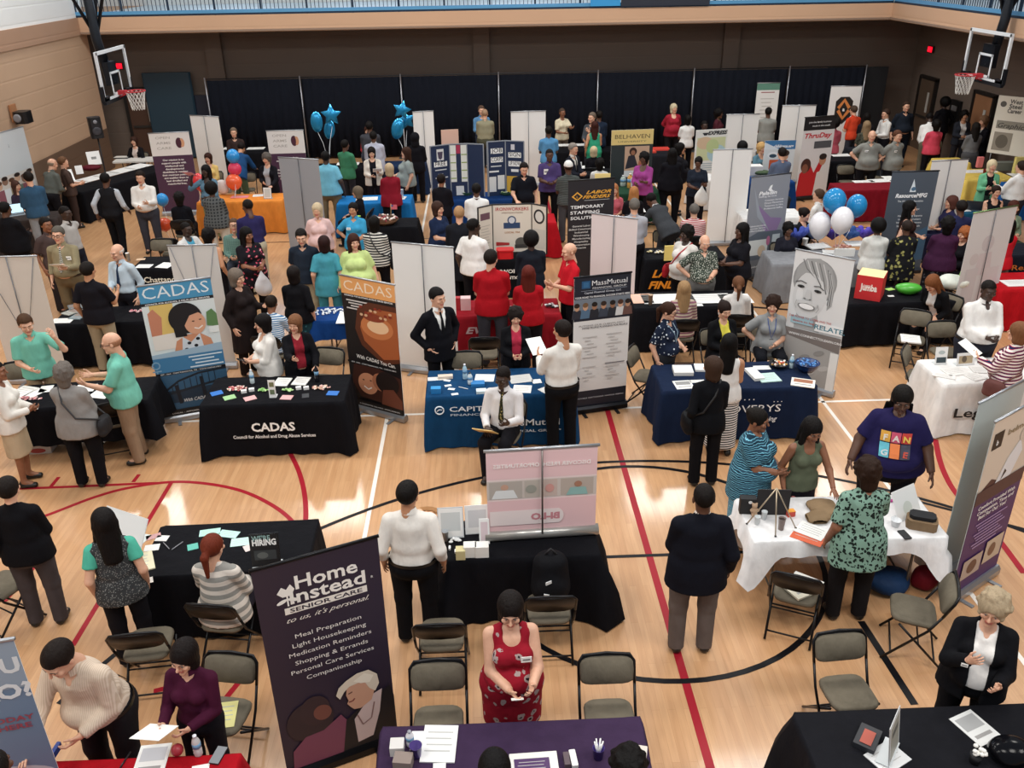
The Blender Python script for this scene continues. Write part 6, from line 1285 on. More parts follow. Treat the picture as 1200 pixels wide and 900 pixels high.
# red table
paper(178, 891, .22, .28, 4, 'white printed form on the red table', ink='#c8c8cc'); crate('mobile_phone', 256, 886, ZI, (.075, .15, .012), '#15161a', 'dark phone at the right end of the red table', 'phone', -12, top='#8a8c90'); bottle(233, 884, 'clear water bottle held at the red table', '#c8c4c4', h=.19)
b = MB(); b.ell((0, 0, .045), (.045, .045, .045), M('#a8323c', .4)); put(b, 'stress_ball', at(209, 884, ZI), 0, 'red and white ball on the red table', 'ball'); b = MB(); b.tube([(-.07, 0, .006), (.07, 0, .006)], .006, M('#15151c', .3)); put(b, 'pen', at(147, 891, ZI), 80, 'black pen on the red table', 'pen'); paper(235, 900, .12, .05, 10, 'white card at the front of the red table')
crate('blue_folder', 60, 892, ZI, (.03, .26, .05), '#27408c', 'blue folder at the left end of the red table', 'folder', -6); paper(262, 838, .2, .27, 6, 'yellow sheet on the folding chair seat', '#e0d890', z=.475)
# purple table
paper(515, 872, .25, .33, -4, 'large white sheets at the left of the purple table', '#e9e8e6', .01); paper(492, 868, .13, .17, -2, 'white sheet half under the large white sheets'); bottle(481, 873, 'white spray bottle on the purple table', '#e0dfe4', '#9a9aa4', .14, r=.03)
cup(488, 886, 'translucent purple cup on the purple table', '#5c4a8c', .11, .045); crate('card_holder', 466, 880, ZI, (.10, .10, .08), '#d8d4d0', 'white card holder at the left of the purple table', 'card holder', 0); crate('card_holder', 473, 898, ZI, (.13, .10, .09), '#8c7c74', 'brown leaflet holder at the front left of the purple table', 'card holder', -8)
crate('flat_frame', 626, 899, ZI, (.34, .22, .02), '#e4e0da', 'white framed purple certificate lying on the purple table', 'frame', 2, top=None); paper(624, 900, .25, .16, 2, 'purple certificate inside the white frame', '#4a2c5c', .004, z=ZI+.021)
crate('leaflet_stack', 664, 893, ZI, (.04, .11, .04), '#5a4a50', 'narrow dark leaflet pile on the purple table', 'leaflets', 3); crate('leaflet_stack', 672, 891, ZI, (.045, .14, .03), '#e8e6e2', 'narrow white leaflet pile on the purple table', 'leaflets', 5); cup(701, 888, 'purple cup holding white pens', '#4c3c84', .10, .042, fill='pens'); crate('card_holder', 747, 887, ZI, (.13, .09, .07), '#cfc6bc', 'beige card holder at the right of the purple table', 'card holder', -14); paper(515, 898, .09, .05, 0, 'white card at the front edge of the purple table', name='business_card', cat='card')
# bottom right table
crate('leaflet_box', 1016, 868, ZI, (.15, .22, .04), '#22242a', 'glossy dark leaflets lying left of the sign stand', 'leaflets', -38, top='#2c2c30'); paper(1017, 864, .08, .14, -38, 'red picture on the glossy leaflets', '#a85040', .002, z=ZI+.046)
paper(1040, 888, .26, .20, 28, 'white base plate under the tilted sign stand', '#d8d8d8', .008, name='base_plate', cat='plate'); frame(1047, 885, .26, .34, 52, 'grey framed sign seen from the side at the bottom right', [('r', .06, .06, .94, .94, '#a8a498'), ('r', .2, .6, .8, .75, '#6c6a64')], z=ZI+.012, border='#b4b4b4', tilt=-8)
paper(1143, 853, .22, .28, 22, 'white sheet in front of the blond woman in black', '#dcdcda', ink='#a4a4a4'); e = empty('flower_cup', at(1142, 893, ZI)); b = MB(); b.lathe([(.035, 0), (.045, .08)], M('#17171a', .5), 12); b.build('cup_body', e); b = MB(); rr = random.Random(9)
for i in range(12): b.ell((rr.uniform(-.04, .04), rr.uniform(-.04, .04), .1+rr.random()*.04), (.018, .018, .014), M('#e4e2dc', .6), 7)
b.build('white_flowers', e)['kind'] = 'stuff'; tag(e, 'black cup of small white flowers at the bottom right', 'flowers'); blob('plastic_bag', 1182, 888, ZI, (.34, .26, .16), '#101014', 'crumpled black plastic bag at the bottom right corner', 'bag', 0, 8, .02, M('#0e0e12', .15, 0, 'drape'))
# teal table and its neighbours
for x, y, w, l, r_, lb in ((27, 459, .26, .3, -20, 'white sheet left of the grey haired woman'), (41, 461, .16, .26, -25, 'second white sheet beside the first on the teal men table'), (54, 456, .16, .2, 10, 'papers right behind the grey haired woman'), (100, 455, .26, .22, 4, 'white papers before the bald man in teal'), (120, 461, .26, .28, -14, 'white sheets near the bald man in teal')): paper(x, y, w, l, r_, lb, '#efeeea')
pile(30, 468, .22, .05, 40, ['#d89898', '#c07c80', '#e8c8c4'], 'row of pink sweets on the teal men table'); paper(25, 478, .05, .2, -35, 'pen box on the teal men table', '#d8dcd8'); paper(38, 479, .14, .08, 14, 'white card at the front of the teal men table')
crate('white_box', 49, 527, 0, (.34, .22, .24), '#d8d2ca', 'white cardboard box with a red mark under the teal men table', 'box', 4, [('f', [('e', .5, .2, .3, .15, '#b84a44'), ('r', .35, .55, .65, .7, '#3a3a3c')])]); blob('cloth_bag', 132, 515, 0, (.34, .3, .3), '#3a3230', 'dark bag on the floor beside the bald man', 'bag', 0, 12)
paper(73, 376, .32, .2, 0, 'white sheet at the front of the magazine table'); 
for i, (x, y, c) in enumerate(((84, 366, '#a8a8a0'), (92, 371, '#7c8a90'), (98, 366, '#c8c4bc'), (88, 360, '#6c7478'))): paper(x, y, .2, .26, 20*i-30, ('grey magazine', 'blue grey magazine', 'pale magazine', 'dark magazine')[i]+' on the table behind the teal men', c, .012, 'magazine', 'magazine', ink='#8a7c74')
pile(160, 365, .14, .06, 26, ['#c86c78', '#e8c8c8', '#d8a0a8'], 'pink sweets at the right of the magazine table')
paper(169, 312, .28, .2, -4, 'white sheet on the Chattanooga table, left one'); paper(194, 311, .26, .3, -14, 'white sheets on the Chattanooga table, right ones'); cup(151, 306, 'white cup at the left of the Chattanooga table', h=.16); paper(165, 304, .16, .1, 10, 'tan card on the Chattanooga table', '#d8b898')
frame(314, 233, .2, .26, -4, 'black framed notice on the orange table', [('r', .12, .1, .88, .9, '#cfd0cc')], border='#1a1a1c'); paper(281, 231, .4, .2, 0, 'pink leaflets on the orange table', '#e08088', .012); paper(304, 229, .3, .22, 8, 'pale sheet in the middle of the orange table'); blob('tote_bag', 262, 228, ZI, (.3, .2, .36), '#ddd6d2', 'white printed tote bag at the left of the orange table', 'bag', 0, 14)
paper(120, 206, .5, 3.0, -28, 'long white runner along the black wall table', '#e6e6e4', .004, 'paper_runner', 'runner'); blob('cloth_heap', 108, 200, ZI, (.5, .35, .16), '#5c1c28', 'maroon cloth heap on the wall table', 'cloth', 20, 3)
frame(112, 193, .34, .36, 30, 'large tilted white sign on the wall table', [('r', .3, .4, .7, .6, '#8a8a88')], tilt=-20); frame(94, 204, .18, .22, 30, 'small tilted white sign on the wall table', [], tilt=-20); frame(86, 212, .1, .3, 40, 'narrow tilted white card on the wall table', [], tilt=-25); crate('tray', 143, 185, ZT, (.4, .25, .03), '#1a1a1c', 'dark tray of papers on the bare white table', 'tray', 0, top='#d8d4cc')
def laptop(px, py, rz, lab, scr):
    e = empty('laptop', at(px, py, ZI), R(rz)); b = MB(); b.box((0, 0, .008), (.33, .23, .016), M('#8a8c90', .4)); b.box((0, .0, .0165), (.29, .12, .001), M('#22242a', .5)); b.build('keyboard_base', e)
    b = MB(); T = Matrix.Translation((0, .115, .012)) @ Matrix.Rotation(R(-18), 4, 'X'); b.box((0, 0, .11), (.33, .008, .22), M('#33363c', .4), 0, T); b.box((0, -.005, .11), (.30, .001, .19), M(scr, .3, 0, 'lit', .9) if scr != '#1a1c22' else M(scr, .2), 0, T); b.build('screen', e); tag(e, lab, 'laptop')
laptop(20, 252, 30, 'open laptop with a bright screen at the left', '#bcdcee'); laptop(1139, 245, 160, 'dark open laptop on the blue table at right', '#1a1c22')
# candy table, ironworkers and red table
e = empty('wicker_basket', at(452, 262, ZI)); b = MB(); b.lathe([(.2, 0), (.27, .1), (.28, .1), (.2, .01)], M('#6a4c38', .8, 0, 'cloth'), 20); b.build('basket_wall', e); b = MB(); rr = random.Random(5)
for i in range(60): a = rr.uniform(0, 6.28); d = rr.random()**.6*.24; b.ell((d*math.cos(a), d*math.sin(a), .11+rr.random()*.05), (.035, .022, .02), M(rr.choice(['#c8a08c', '#8c2c34', '#e0d4cc', '#4a3830']), .4), 7, None, Matrix.Rotation(a, 4, 'Z'))
b.build('sweets', e)['kind'] = 'stuff'; b = MB(); b.tube([(.12, 0, .1), (.14, 0, .42)], .006, M('#c8a878', .5)); b.build('flag_stick', e); b = MB(); b.box((.2, 0, .35), (.13, .004, .1), M('#c8606c', .6)); b.box((.16, -.003, .38), (.05, .002, .04), M('#3c4c7c', .6)); b.build('small_flag', e); tag(e, 'basket of sweets with a small flag on the black candy table', 'basket')
e = empty('red_basket', at(592, 302, ZI)); b = MB(); b.box((0, 0, .08), (.3, .2, .16), M('#c81c24', .4), 0, None, .04); b.box((0, 0, .165), (.33, .23, .02), M('#d8242c', .4), 0, None, .04); b.build('basket_wall', e); tag(e, 'bright red plastic basket on the Ironworkers table', 'basket')
crate('leaflet_box', 546, 362, ZI, (.16, .14, .2), '#e0b8b8', 'pink leaflet box on the dark red table', 'box', 0); crate('bag_of_items', 536, 362, ZI, (.1, .1, .2), '#a8242c', 'red gift bag at the left of the dark red table', 'bag', 0); paper(595, 362, .2, .2, 10, 'white paper on the dark red table'); pile(645, 360, .12, .08, 16, ['#1c1c20', '#3a3a40', '#d8d8d8'], 'heap of dark giveaways on the dark red table', s=.03, cat='giveaways', name='giveaway_heap')
pile(384, 366, .3, .14, 50, ['#e8e8ec', '#c8d0dc', '#d8dce0'], 'white trinkets scattered on the small blue table', s=.02, cat='trinkets', name='trinket_heap'); paper(402, 372, .16, .5, 0, 'white strip at the right end of the small blue table')
paper(430, 233, .5, .3, 4, 'white sheets on the bright blue table'); paper(468, 232, .3, .25, -8, 'white sheets at the right end of the bright blue table'); cup(471, 232, 'clear cup on the bright blue table', '#d8dce0', .2, .05); cup(421, 264, 'lime green cup beside the blue polo woman', '#a8d858', .2, .05)
for x, l in ((548, 'left'), (594, 'right')): bowl(x, 228, x > 560 and 'green bowl at the right foot of the Job Corps boards' or 'green bowl at the left foot of the Job Corps boards', '#5c8c5c', .18, .08, cols=['#88a868', '#c8d0a8'])
crate('orange_notice', 531, 176, 1.98, (.40, .02, .30), '#e2b8a4', 'orange notice sticking up behind the Job Corps boards', 'sign', 12)
o = [q for q in bpy.data.objects if q.get('label') == 'orange notice sticking up behind the Job Corps boards'][0]; pp = XJ @ Vector((.15, .55, 0)); o.location = (pp.x, pp.y, ZT+.012); o.scale = (1, 1, 5.0)
# long table with white runners, labor table
for i, (x, w) in enumerate(((752, .34), (783, .85), (826, .85), (862, .5))): paper(x, 350, w, .42, 0, ('orange tinted sheet', 'long white strip', 'second long white strip', 'white sheets')[i] + (' at the left end of the long black table', ' behind the fair haired woman', ' at the middle of the long black table', ' near the ponytail on the long black table')[i], '#e8b8a0' if i == 0 else '#ecebe8')
cup(762, 357, 'iced coffee cup on the long black table', '#c8b098', .17, .04); paper(818, 357, .14, .14, 0, 'small framed card at the front edge of the long black table', '#d8d8d8')
crate('yellow_sign', 786, 305, ZI, (.26, .03, .28), '#e8d078', 'yellow sign at the right of the LABOR FINDERS table', 'sign', 4); crate('yellow_sign', 708, 214, 1.9, (.3, .02, .24), '#e8cc84', 'x', 'sign'); 
o = [q for q in bpy.data.objects if q.get('label') == 'x'][0]; bn = [q for q in bpy.data.objects if q.get('label', '').startswith('black Labor Finders banner')][0]
p = at(706, 206, 2.05); o.location = (p.x, p.y-.03, 1.86); o['label'] = 'yellow sheet taped to the top right of the Labor Finders banner'
pile(770, 296, .2, .08, 26, ['#e8d8a8', '#2a2a30', '#d8d4cc'], 'giveaways on the LABOR FINDERS table', s=.03, cat='giveaways', name='giveaway_heap'); paper(742, 246, .5, .4, 0, 'white papers by the man in the grey suit', z=.76)
# cube table
crate('display_cube', 1018, 347, ZI, (.40, .40, .40), '#c8282c', 'red and green display cube with a cream top', 'display cube', -32, [('f', [('t', 'Jumba', .5, .40, .15, '#f4e8e0', {'w': .26, 'b': .04}), ('r', .3, .60, .6, .62, '#f4e8e0')]), ('l', [('r', 0, 0, 1, 1, '#7ca83c'), ('t', 'plus', .5, .5, .12, '#e8f0d8', {'w': .2}), ('t', 'Network', .5, .36, .1, '#e8f0d8', {'w': .26})])], top='#e8d8a0')
blob('gift_bag', 1064, 344, ZI, (.46, .3, .18), '#4cac34', 'bright green plastic package on the cube table', 'package', 0, 2, .03, M('#4cac34', .3)); paper(1043, 339, .14, .1, 20, 'lime green note on the cube table', '#a8d068'); paper(1044, 347, .1, .06, 0, 'white card on the cube table')
e = empty('tote_bag', at(1116, 338, ZI)); S = Sdf(.05); S.ell((0, 0, .11), (.26, .16, .12)); S.ell((-.1, .0, .15), (.14, .12, .1)); npmesh('bag_body', *S.mesh(.02), [M('#e6eadf', .6, 0, 'cloth')], None, e); b = MB(); b.tube([(.08, 0, .2), (.1, 0, .33), (.18, 0, .34), (.2, 0, .2)], .018, M('#8cc050', .5)); b.build('green_handle', e); tag(e, 'white tote bag with green handles at the right of the cube table', 'bag')
blob('shopping_bag', 1026, 388, 0, (.5, .28, .42), '#4c8c34', 'green patterned bag on the floor under the cube table', 'bag', 0, 4); blob('handbag', 1040, 402, 0, (.45, .3, .3), '#2a1c18', 'brown handbag on the floor beside the folding chair', 'bag', 0, 6); bottle(1004, 400, 'water bottle standing on the floor by the cube table', '#c8d4d8', h=.24, z=0); blob('red_pouch', 1017, 398, 0, (.14, .12, .14), '#c83c44', 'small red pouch on the floor by the cube table', 'pouch', 0, 5); paper(1067, 398, .28, .3, -20, 'white papers on the folding chair by the cube table', th=.02, z=.475)
# grey table
for x, y, w, l, r_, lb in ((958, 289, .4, .3, 10, 'white leaflets fanned on the grey table'), (975, 296, .34, .2, -14, 'white leaflets at the front of the grey table'), (1003, 286, .4, .3, 0, 'white boxes of paper on the grey table')): paper(x, y, w, l, r_, lb, '#f0efec', .02)
crate('name_plate', 989, 300, ZI, (.36, .06, .14), '#eceae6', 'white name plate at the front of the grey table', 'sign', -4); cup(943, 287, 'white mug on the grey table', '#ecebe8', .13, .055); cup(926, 292, 'white tumbler at the left of the grey table', '#e4e4e4', .15, .04); pile(985, 290, .2, .08, 20, ['#c88c7c', '#d8a898', '#b06c60'], 'pink packets on the grey table', s=.03)
for i, (x, y, c) in enumerate(((934, 284, '#4c5cb0'), (952, 281, '#6c8cc8'), (975, 282, '#5848a8'), (994, 282, '#3c5c98'), (1012, 281, '#6454c0'))):
    S = Sdf(.02); rr = random.Random(i)
    for k in range(7): a = k*.9; S.cap((0, 0, .04), (.17*math.cos(a), .13*math.sin(a), .16+.1*rr.random()), .02, .055, k=.015)
    o = npmesh('tissue_bouquet', *S.mesh(.018), [M(c, .5, 0, 'drape')]); o.location = at(x, y, ZI); tag(o, ('violet tissue paper bouquet at the left of the grey table', 'pale blue tissue bouquet on the grey table', 'purple tissue bouquet behind the white balloons', 'dark blue tissue bouquet under the balloons', 'bright violet tissue bouquet at the right of the grey table')[i], 'tissue paper')
for x, y, w, l, r_, lb in ((1012, 213, .5, .2, 0, 'white sheet at the left of the maroon table'), (1030, 212, .5, .3, 6, 'white leaflets on the maroon table'), (1042, 209, .25, .4, 0, 'white sheet at the right of the maroon table')): paper(x, y, w, l, r_, lb, '#f0eeea', .01)
for k, (x, y, w, lb) in enumerate(((272, 174, .5, 'white papers on the far left table, left ones'), (300, 174, .5, 'white papers on the far left table, right ones'), (408, 192, .6, 'white papers on the far table behind the cardigan'), (900, 247, .9, 'white papers on the table behind the slate banner'), (672, 170, .9, 'white papers on the table against the drape'), (690, 196, .8, 'white papers beside the blond woman in black'), (1148, 201, .8, 'white papers on the yellow table'), (985, 182, .5, 'white papers right of the red portrait banner'), (1195, 205, .5, 'white papers on the blue table at the right edge'), (1118, 246, .6, 'white papers beside the dark laptop'), (1193, 332, .5, 'white papers on the bright red table at right'), (575, 371, .01, 'x2'))):
    if w > .1: paper(x, y, w, .3, 0, lb, '#eeedea', .01)
crate('notice', 691, 173, ZI, (.32, .02, .42), '#dcdcdc', 'white upright notice on the far table by the grey haired man', 'sign', 0); crate('notice', 678, 201, ZI, (.16, .02, .24), '#e8e8e8', 'small white upright notice by the older man in the suit', 'sign', 0)
bottle(738, 220, 'amber bottle on the dark green table', '#d8a050', '#e8d8c8', .34, r=.07); bottle(730, 218, 'clear pitcher on the dark green table', '#a8b8b0', '#c8ccd0', .26, r=.07); frame(748, 223, .36, .3, 4, 'white sign card on the dark green table', [], tilt=-8)
crate('folder', 774, 175, ZI, (.5, .4, .03), '#c83c30', 'orange red folders on the table below the red blouse', 'folders', 0); crate('folder', 760, 178, ZI, (.3, .4, .05), '#d84838', 'bright red folder at the left of the same far table', 'folder', 14)
crate('yellow_box', 1194, 203, ZI, (.34, .1, .4), '#d8c878', 'yellow upright box on the far right table', 'box', 0); cup(1154, 205, 'small red jar on the yellow table', '#8c2430', .14, .06); crate('book_display', 1176, 199, ZI, (.5, .2, .2), '#6c7068', 'grey book display on the yellow table', 'books', 0); crate('gift_box', 1147, 196, ZI, (.14, .1, .26), '#d87878', 'pink figurine box on the yellow table', 'box', 0)
crate('white_printer', 880, 204, ZI, (.5, .3, .22), '#e2e0de', 'white box by the blond curls at the poster table', 'box', 0); blob('green_basket', 893, 205, ZI, (.4, .25, .12), '#4c5c44', 'dark green tray beside the white box', 'tray', 0, 3)
# balloons
def atY(px, py, Y): r_ = ray(px, py); t = Y/r_[1]; return Vector((r_[0]*t, Y, CH+r_[2]*t))
def balloon(px, py, Y, rpx, col, lab, foot, tall=1.22):
    c = atY(px, py, Y); r_ = rpx*Y/1026*1.02; e = empty('balloon', c); m = M(col, .12); b = MB()
    prof = []
    for i in range(15): a = math.pi*i/14; rr = math.sin(a); z = -math.cos(a)*tall; prof.append((max(.012, r_*rr*(1 if z > 0 else (1-.10*abs(z)**2))), r_*z*(1.0 if z > 0 else 1.08)))
    b.lathe(prof, m, 20); b.lathe([(.02, -r_*tall*1.16), (.006, -r_*tall*1.06)], m, 8); b.build('balloon_skin', e)
    b = MB(); f = Vector(foot)-c; b.tube([(0, 0, -r_*tall*1.12), (f.x*.4+.02, f.y*.4, f.z*.5-.1), tuple(f)], .004, M('#e8e8e8', .5), 4); b.build('string', e); tag(e, lab, 'balloon')
f = tuple(at(980, 294, ZI+.03)); Yb = f[1]
balloon(978, 235, Yb, 13.2, '#2488c4', 'large bright blue balloon over the grey table, left one', f, 1.12); balloon(1004, 241, Yb+.3, 11.8, '#2488c4', 'bright blue balloon over the grey table, right one', f, 1.15); balloon(961, 264, Yb+.05, 12.6, '#e8e6ea', 'white balloon over the grey table, left and larger one', f, 1.3); balloon(987, 258, Yb-.3, 13, '#e8e6ea', 'white balloon over the grey table, right one', f, 1.25)
f = tuple(at(275, 232, ZI+.03)); balloon(273, 183, f[1]+.5, 7.2, '#2b8cd0', 'blue balloon topping the cluster at the orange table', f, 1.1); balloon(275, 198, f[1]+.5, 7.5, '#d83c5c', 'pink balloon in the middle of the cluster at the orange table', f, 1.0); balloon(274, 213, f[1]+.4, 9, '#e8643c', 'orange balloon at the bottom of the cluster at the orange table', f, 1.0); balloon(233, 213, f[1], 6.5, '#d83438', 'red balloon left of the denim blouse', (f[0]-1.0, f[1]-.6, .02), 1.5)
f = tuple(at(203, 285, .02)); balloon(190, 234, f[1]+.3, 7, '#2b8cd0', 'blue balloon beside the man in the white shirt', f, 1.05); balloon(193, 263, f[1], 8, '#d8502c', 'orange red balloon below the blue one near the purple banner', f, .95)
def foil(px, py, Y, s, star, lab, foot, rx=0):
    c = atY(px, py, Y); e = empty('foil_balloon', c); b = MB(); m = M('#2f97cc', .18, .55); P = []; n = 10 if star else 16
    for i in range(n): a = math.pi/2+2*math.pi*i/n; rr = s*(1 if (i % 2 == 0 or not star) else .52); P.append((rr*math.cos(a)*(1 if star else .62), rr*math.sin(a)*(1 if star else 1.05)))
    vs = []
    for k, (sc, y) in enumerate(((1, 0), (.82, .32), (.45, .46), (.02, .5))):
        for q in (-1, 1): vs += [(x*sc, q*y*s*.55, z*sc) for x, z in P]
    fs = []
    for q in (0, 1):
        for k in range(3):
            a, d = (2*k+q)*n, (2*k+2+q)*n
            for i in range(n): f_ = [a+i, a+(i+1) % n, d+(i+1) % n, d+i]; fs.append(f_ if q else f_[::-1])
    b.add(vs, fs, m, True, Matrix.Rotation(R(rx), 4, 'Y')); b.build('foil_skin', e)
    b = MB(); f_ = Vector(foot)-c; b.tube([(0, 0, -s), tuple(f_*.5), tuple(f_)], .006, M('#d0d4d8', .4), 4); b.build('ribbon', e); tag(e, lab, 'balloon')
f = tuple(at(386, 192, ZI+.03)); foil(388, 135, f[1]+.4, .29, 1, 'blue foil star balloon, upper one of the left cluster', f); foil(386, 152, f[1]+.6, .24, 0, 'blue foil balloon hanging under the left star', f, 10); foil(371, 143, f[1]+.3, .26, 0, 'blue foil oval balloon at the left of the left cluster', f)
f = tuple(at(476, 190, ZI+.03)); foil(471, 129, f[1]+.4, .26, 1, 'blue foil star balloon topping the right cluster', f, 15); foil(476, 141, f[1]+.6, .27, 1, 'blue foil star balloon in the middle of the right cluster', f, -12); foil(466, 151, f[1]+.3, .27, 0, 'blue foil balloon at the bottom of the right cluster', f, 14)
# loudspeaker, wall camera, outlet, high table things
e = empty('loudspeaker_stand', (-9.85, 23.4, 0)); b = MB(); dk = M('#16161a', .5)
b.tube([(0, 0, .35), (0, 0, 1.75)], .02, dk); [b.tube([(0, 0, .75), (.45*math.cos(a), .45*math.sin(a), .01)], .014, dk) for a in (.5, 2.6, 4.7)]; b.build('tripod', e); tag(e, 'black tripod stand against the left wall', 'stand')
e = empty('loudspeaker', (-9.85, 23.4, 1.75), R(30)); b = MB(); b.box((0, 0, .25), (.30, .28, .52), dk, 0, None, .05); b.build('cabinet', e); b = MB(); b.lathe([(.11, 0), (.09, .01), (.03, .004)], M('#3a3a40', .4), 16, Matrix.Translation((0, -.141, .17)) @ FRONT @ Matrix.Identity(4)); b.lathe([(.05, 0), (.03, .008)], M('#8a8a90', .4), 12, Matrix.Translation((0, -.141, .40)) @ FRONT); b.build('driver', e); tag(e, 'black loudspeaker on a tripod near the left wall', 'loudspeaker')
e = empty('wall_spotlight', (-11.3, 22.6, 2.42)); b = MB(); b.box((-.1, 0, .1), (.04, .3, .4), M('#b07850', .6)); b.build('bracket', e); b = MB(); b.box((.1, 0, 0), (.32, .4, .28), M('#121214', .4), 0, None, .06); b.build('housing', e); b = MB(); b.lathe([(.1, 0), (.09, .03), (.05, .03)], M('#8a8a90', .3), 16, Matrix.Translation((.05, -.2, 0)) @ FRONT); b.build('lens', e); tag(e, 'black twin lamp emergency light on the left wall', 'wall light')
crate('power_outlet', 126, 176, 0, (.08, .02, .12), '#cfc8be', 'x3', 'outlet'); o = [q for q in bpy.data.objects if q.get('label') == 'x3'][0]; o.location = (XL+.01, 26.2, .45); o.rotation_euler = (0, 0, R(90)); o['label'] = 'small pale power outlet low on the left wall'
e = empty('notice_box', (XR-.06, 26.2, .95), R(-90)); b = MB(); b.box((0, 0, .35), (.55, .08, .95), M('#141416', .4), 0); b.build('housing', e); b = MB(); b.box((.0, -.045, .6), (.3, .006, .14), M('#8a8a8c', .4)); b.box((0, -.045, .35), (.3, .006, .04), M('#4a4a4c', .4)); b.build('white_marking', e); tag(e, 'black wall mounted box between the doors on the right wall', 'wall box')
# bags hanging about
# ---------------------------------------------------------------- the people
def wld(i, x, z): return i['front'](x, z)
P = person
# foreground
P(598, 700, 1.64, 4, 'front/hold', 'dress|floral:#8e1526:#a89490:.9:#2a1c24', 'dress|floral:#8e1526:#a89490:.9:#2a1c24', 'bob|#17110f', 'L', 'woman in a sleeveless red floral dress counting cards behind the purple table', fem=True, fat=1.38, head=(-6, 22), badge=(.10, 1.30, .085, .055), hold=(-1, 'card', 'small white card held by the woman in the red floral dress'))
P(477, 565, 1.75, 176, 'down/down', 'pants|#0e0e12', 'shirt|#eae4dc', 'short|#14100e', 'T', 'man in a white dress shirt and black trousers, back turned, beside the black table', fat=1.15, head=(-14, 0), belt='#0c0c0c')
P(826, 568, 1.80, 178, 'down/front', 'pants|#6a5f5a', 'blazer|#12131c|#e8dccf', 'buzz|#15100e', 'D', 'man in a navy blazer and grey trousers standing alone with his back turned', fat=1.22, head=(0, -4))
P(1172, 699, 1.66, -28, 'high/hold', 'pants|#121216', 'jacket|#101014|#e8e4e0', 'curly|#a8957a', 'L', 'woman with short blond hair in a black jacket at the bottom right', fem=True, fat=1.18, head=(-10, 18), badge=(-.13, 1.30, .05, .03))
P(1010, 538, 1.64, 178, 'table/down', 'pants|#1c1a1c', 'tunic|leopard:#7d9c8c:#1c2420:1.1', 'curly|#2a1a12', 'B', 'woman in a green leopard print top leaning over the white craft table', fem=True, fat=1.25, lean=8, head=(0, 12))
P(1060, 455, 1.80, -22, 'swing/swing', 'shorts|#14141a', 'tee|#241f4a', 'braids|#14100e', 'D', 'large man in a navy T-shirt with a coloured picture grid', fat=1.75, lean=4, head=(4, 20))
P(955, 492, 1.63, 8, 'down/table', 'skirt|floral:#17141c:#c87a78:1.1:#e0c8b0', 'tank|#5d6350', 'long|#14100f', 'B', 'young woman in an olive tank top looking down at the craft table', fem=True, head=(0, 24), lean=6, hold=None)
P(890, 480, 1.62, 50, 'front/front', 'longskirt|wave:#2a7fa0:#bfe4ee:1:#17405a', 'tunic|wave:#2c4a5c:#7cc0d8:.9:#1c3444', 'bun|#17120f', 'B', 'heavy woman in a turquoise patterned sundress at the craft table corner', fem=True, fat=1.5, head=(10, 14))
P(836, 419, 1.68, 182, 'front/down', 'pants|#0f0f13', 'jacket|#0f1014', 'bob|#3c2a20', 'L', 'woman dressed all in black with a black shoulder bag, back turned at the navy table', fem=True, head=(20, 5), bag=(1, '#121215', 'black shoulder bag on the woman dressed all in black'))
P(856, 392, 1.66, 172, 'front/front', 'longskirt|stripe:#f0eeea:#16161a:1.1', 'tank|#ece8e4', 'long|#0f0c0c', 'T', 'woman in a white tank top and black striped long skirt', fem=True, fat=1.05, head=(-15, 8))
P(62, 757, 1.78, -12, 'table/front', 'pants|#221f22', 'shirt|vstripe:#d2c0ae:#c2ad99:3', 'short|#1c1411', 'L', 'man in a finely striped beige shirt leaning over the red table', fat=1.3, lean=20, head=(-10, 22), belt='#17120f')
P(200, 768, 1.60, -8, 'hold/front', 'pants|#17151a', 'shirt|#43142c', 'bob|#17100f', 'L', 'woman in a maroon sweater reading a sheet at the red table', fem=True, head=(-8, 26), hold=(-1, 'paper', 'white sheet read by the woman in the maroon sweater'))
P(247, 628, 1.66, 172, 'lap/table', 'pants|#2b2730', 'sweater|stripe:#8f8d88:#d4cac0:.42', 'pony|#6a2c1c', 'L', 'redhead in a grey and cream striped sweater seated at the black table', fem=True, seat=True, fat=1.2, head=(-6, 16))
P(118, 598, 1.66, 200, 'down/down', 'pants|#141318', 'tvest|speck:#3a3c3e:#8a8a88:1.4|#54b49c', 'long|#15100f', 'L', 'woman with long black hair in a green top and speckled vest', fem=True, head=(10, 12), hold=(-1, 'card|#ece8e0', 'phone sized white card held by the woman with long black hair'))
P(6, 560, 1.66, 186, 'front/down', 'pants|#4a4344', 'sweater|#0f0e12', 'short|#1c1512', 'L', 'woman in a black sweater and grey slacks cut by the left edge', fem=True, fat=1.15)
P(73, 427, 1.64, 178, 'front/front', 'pants|#111014', 'jacket|#8d8986', 'curly|#6a625c', 'L', 'grey haired woman in a grey jacket with a thin bag strap', fem=True, fat=1.3, head=(0, 6), bag=(-1, '#2b2a2c', 'small dark bag worn by the grey haired woman'))
P(128, 390, 1.78, -78, 'hold/hold', 'pants|#9a8068', 'polo|#78c2ae', 'fringe|#a8785c', 'L', 'bald man with glasses in a teal polo and khaki trousers', fat=1.15, head=(0, 18), glasses=True, belt='#1c1512')
P(20, 371, 1.78, 22, 'front/up', 'pants|#a08a6c', 'polo|#78c2ae', 'short|#4a3222', 'L', 'dark haired man in a teal polo raising one hand', lean=8, head=(10, 12), belt='#1c1512')
P(-8, 424, 1.66, 100, 'front/front', 'skirt|#bca88c', 'sweater|#e6e0d8', 'short|#17120f', 'B', 'woman in a white top and beige skirt cut by the left edge', fem=True)
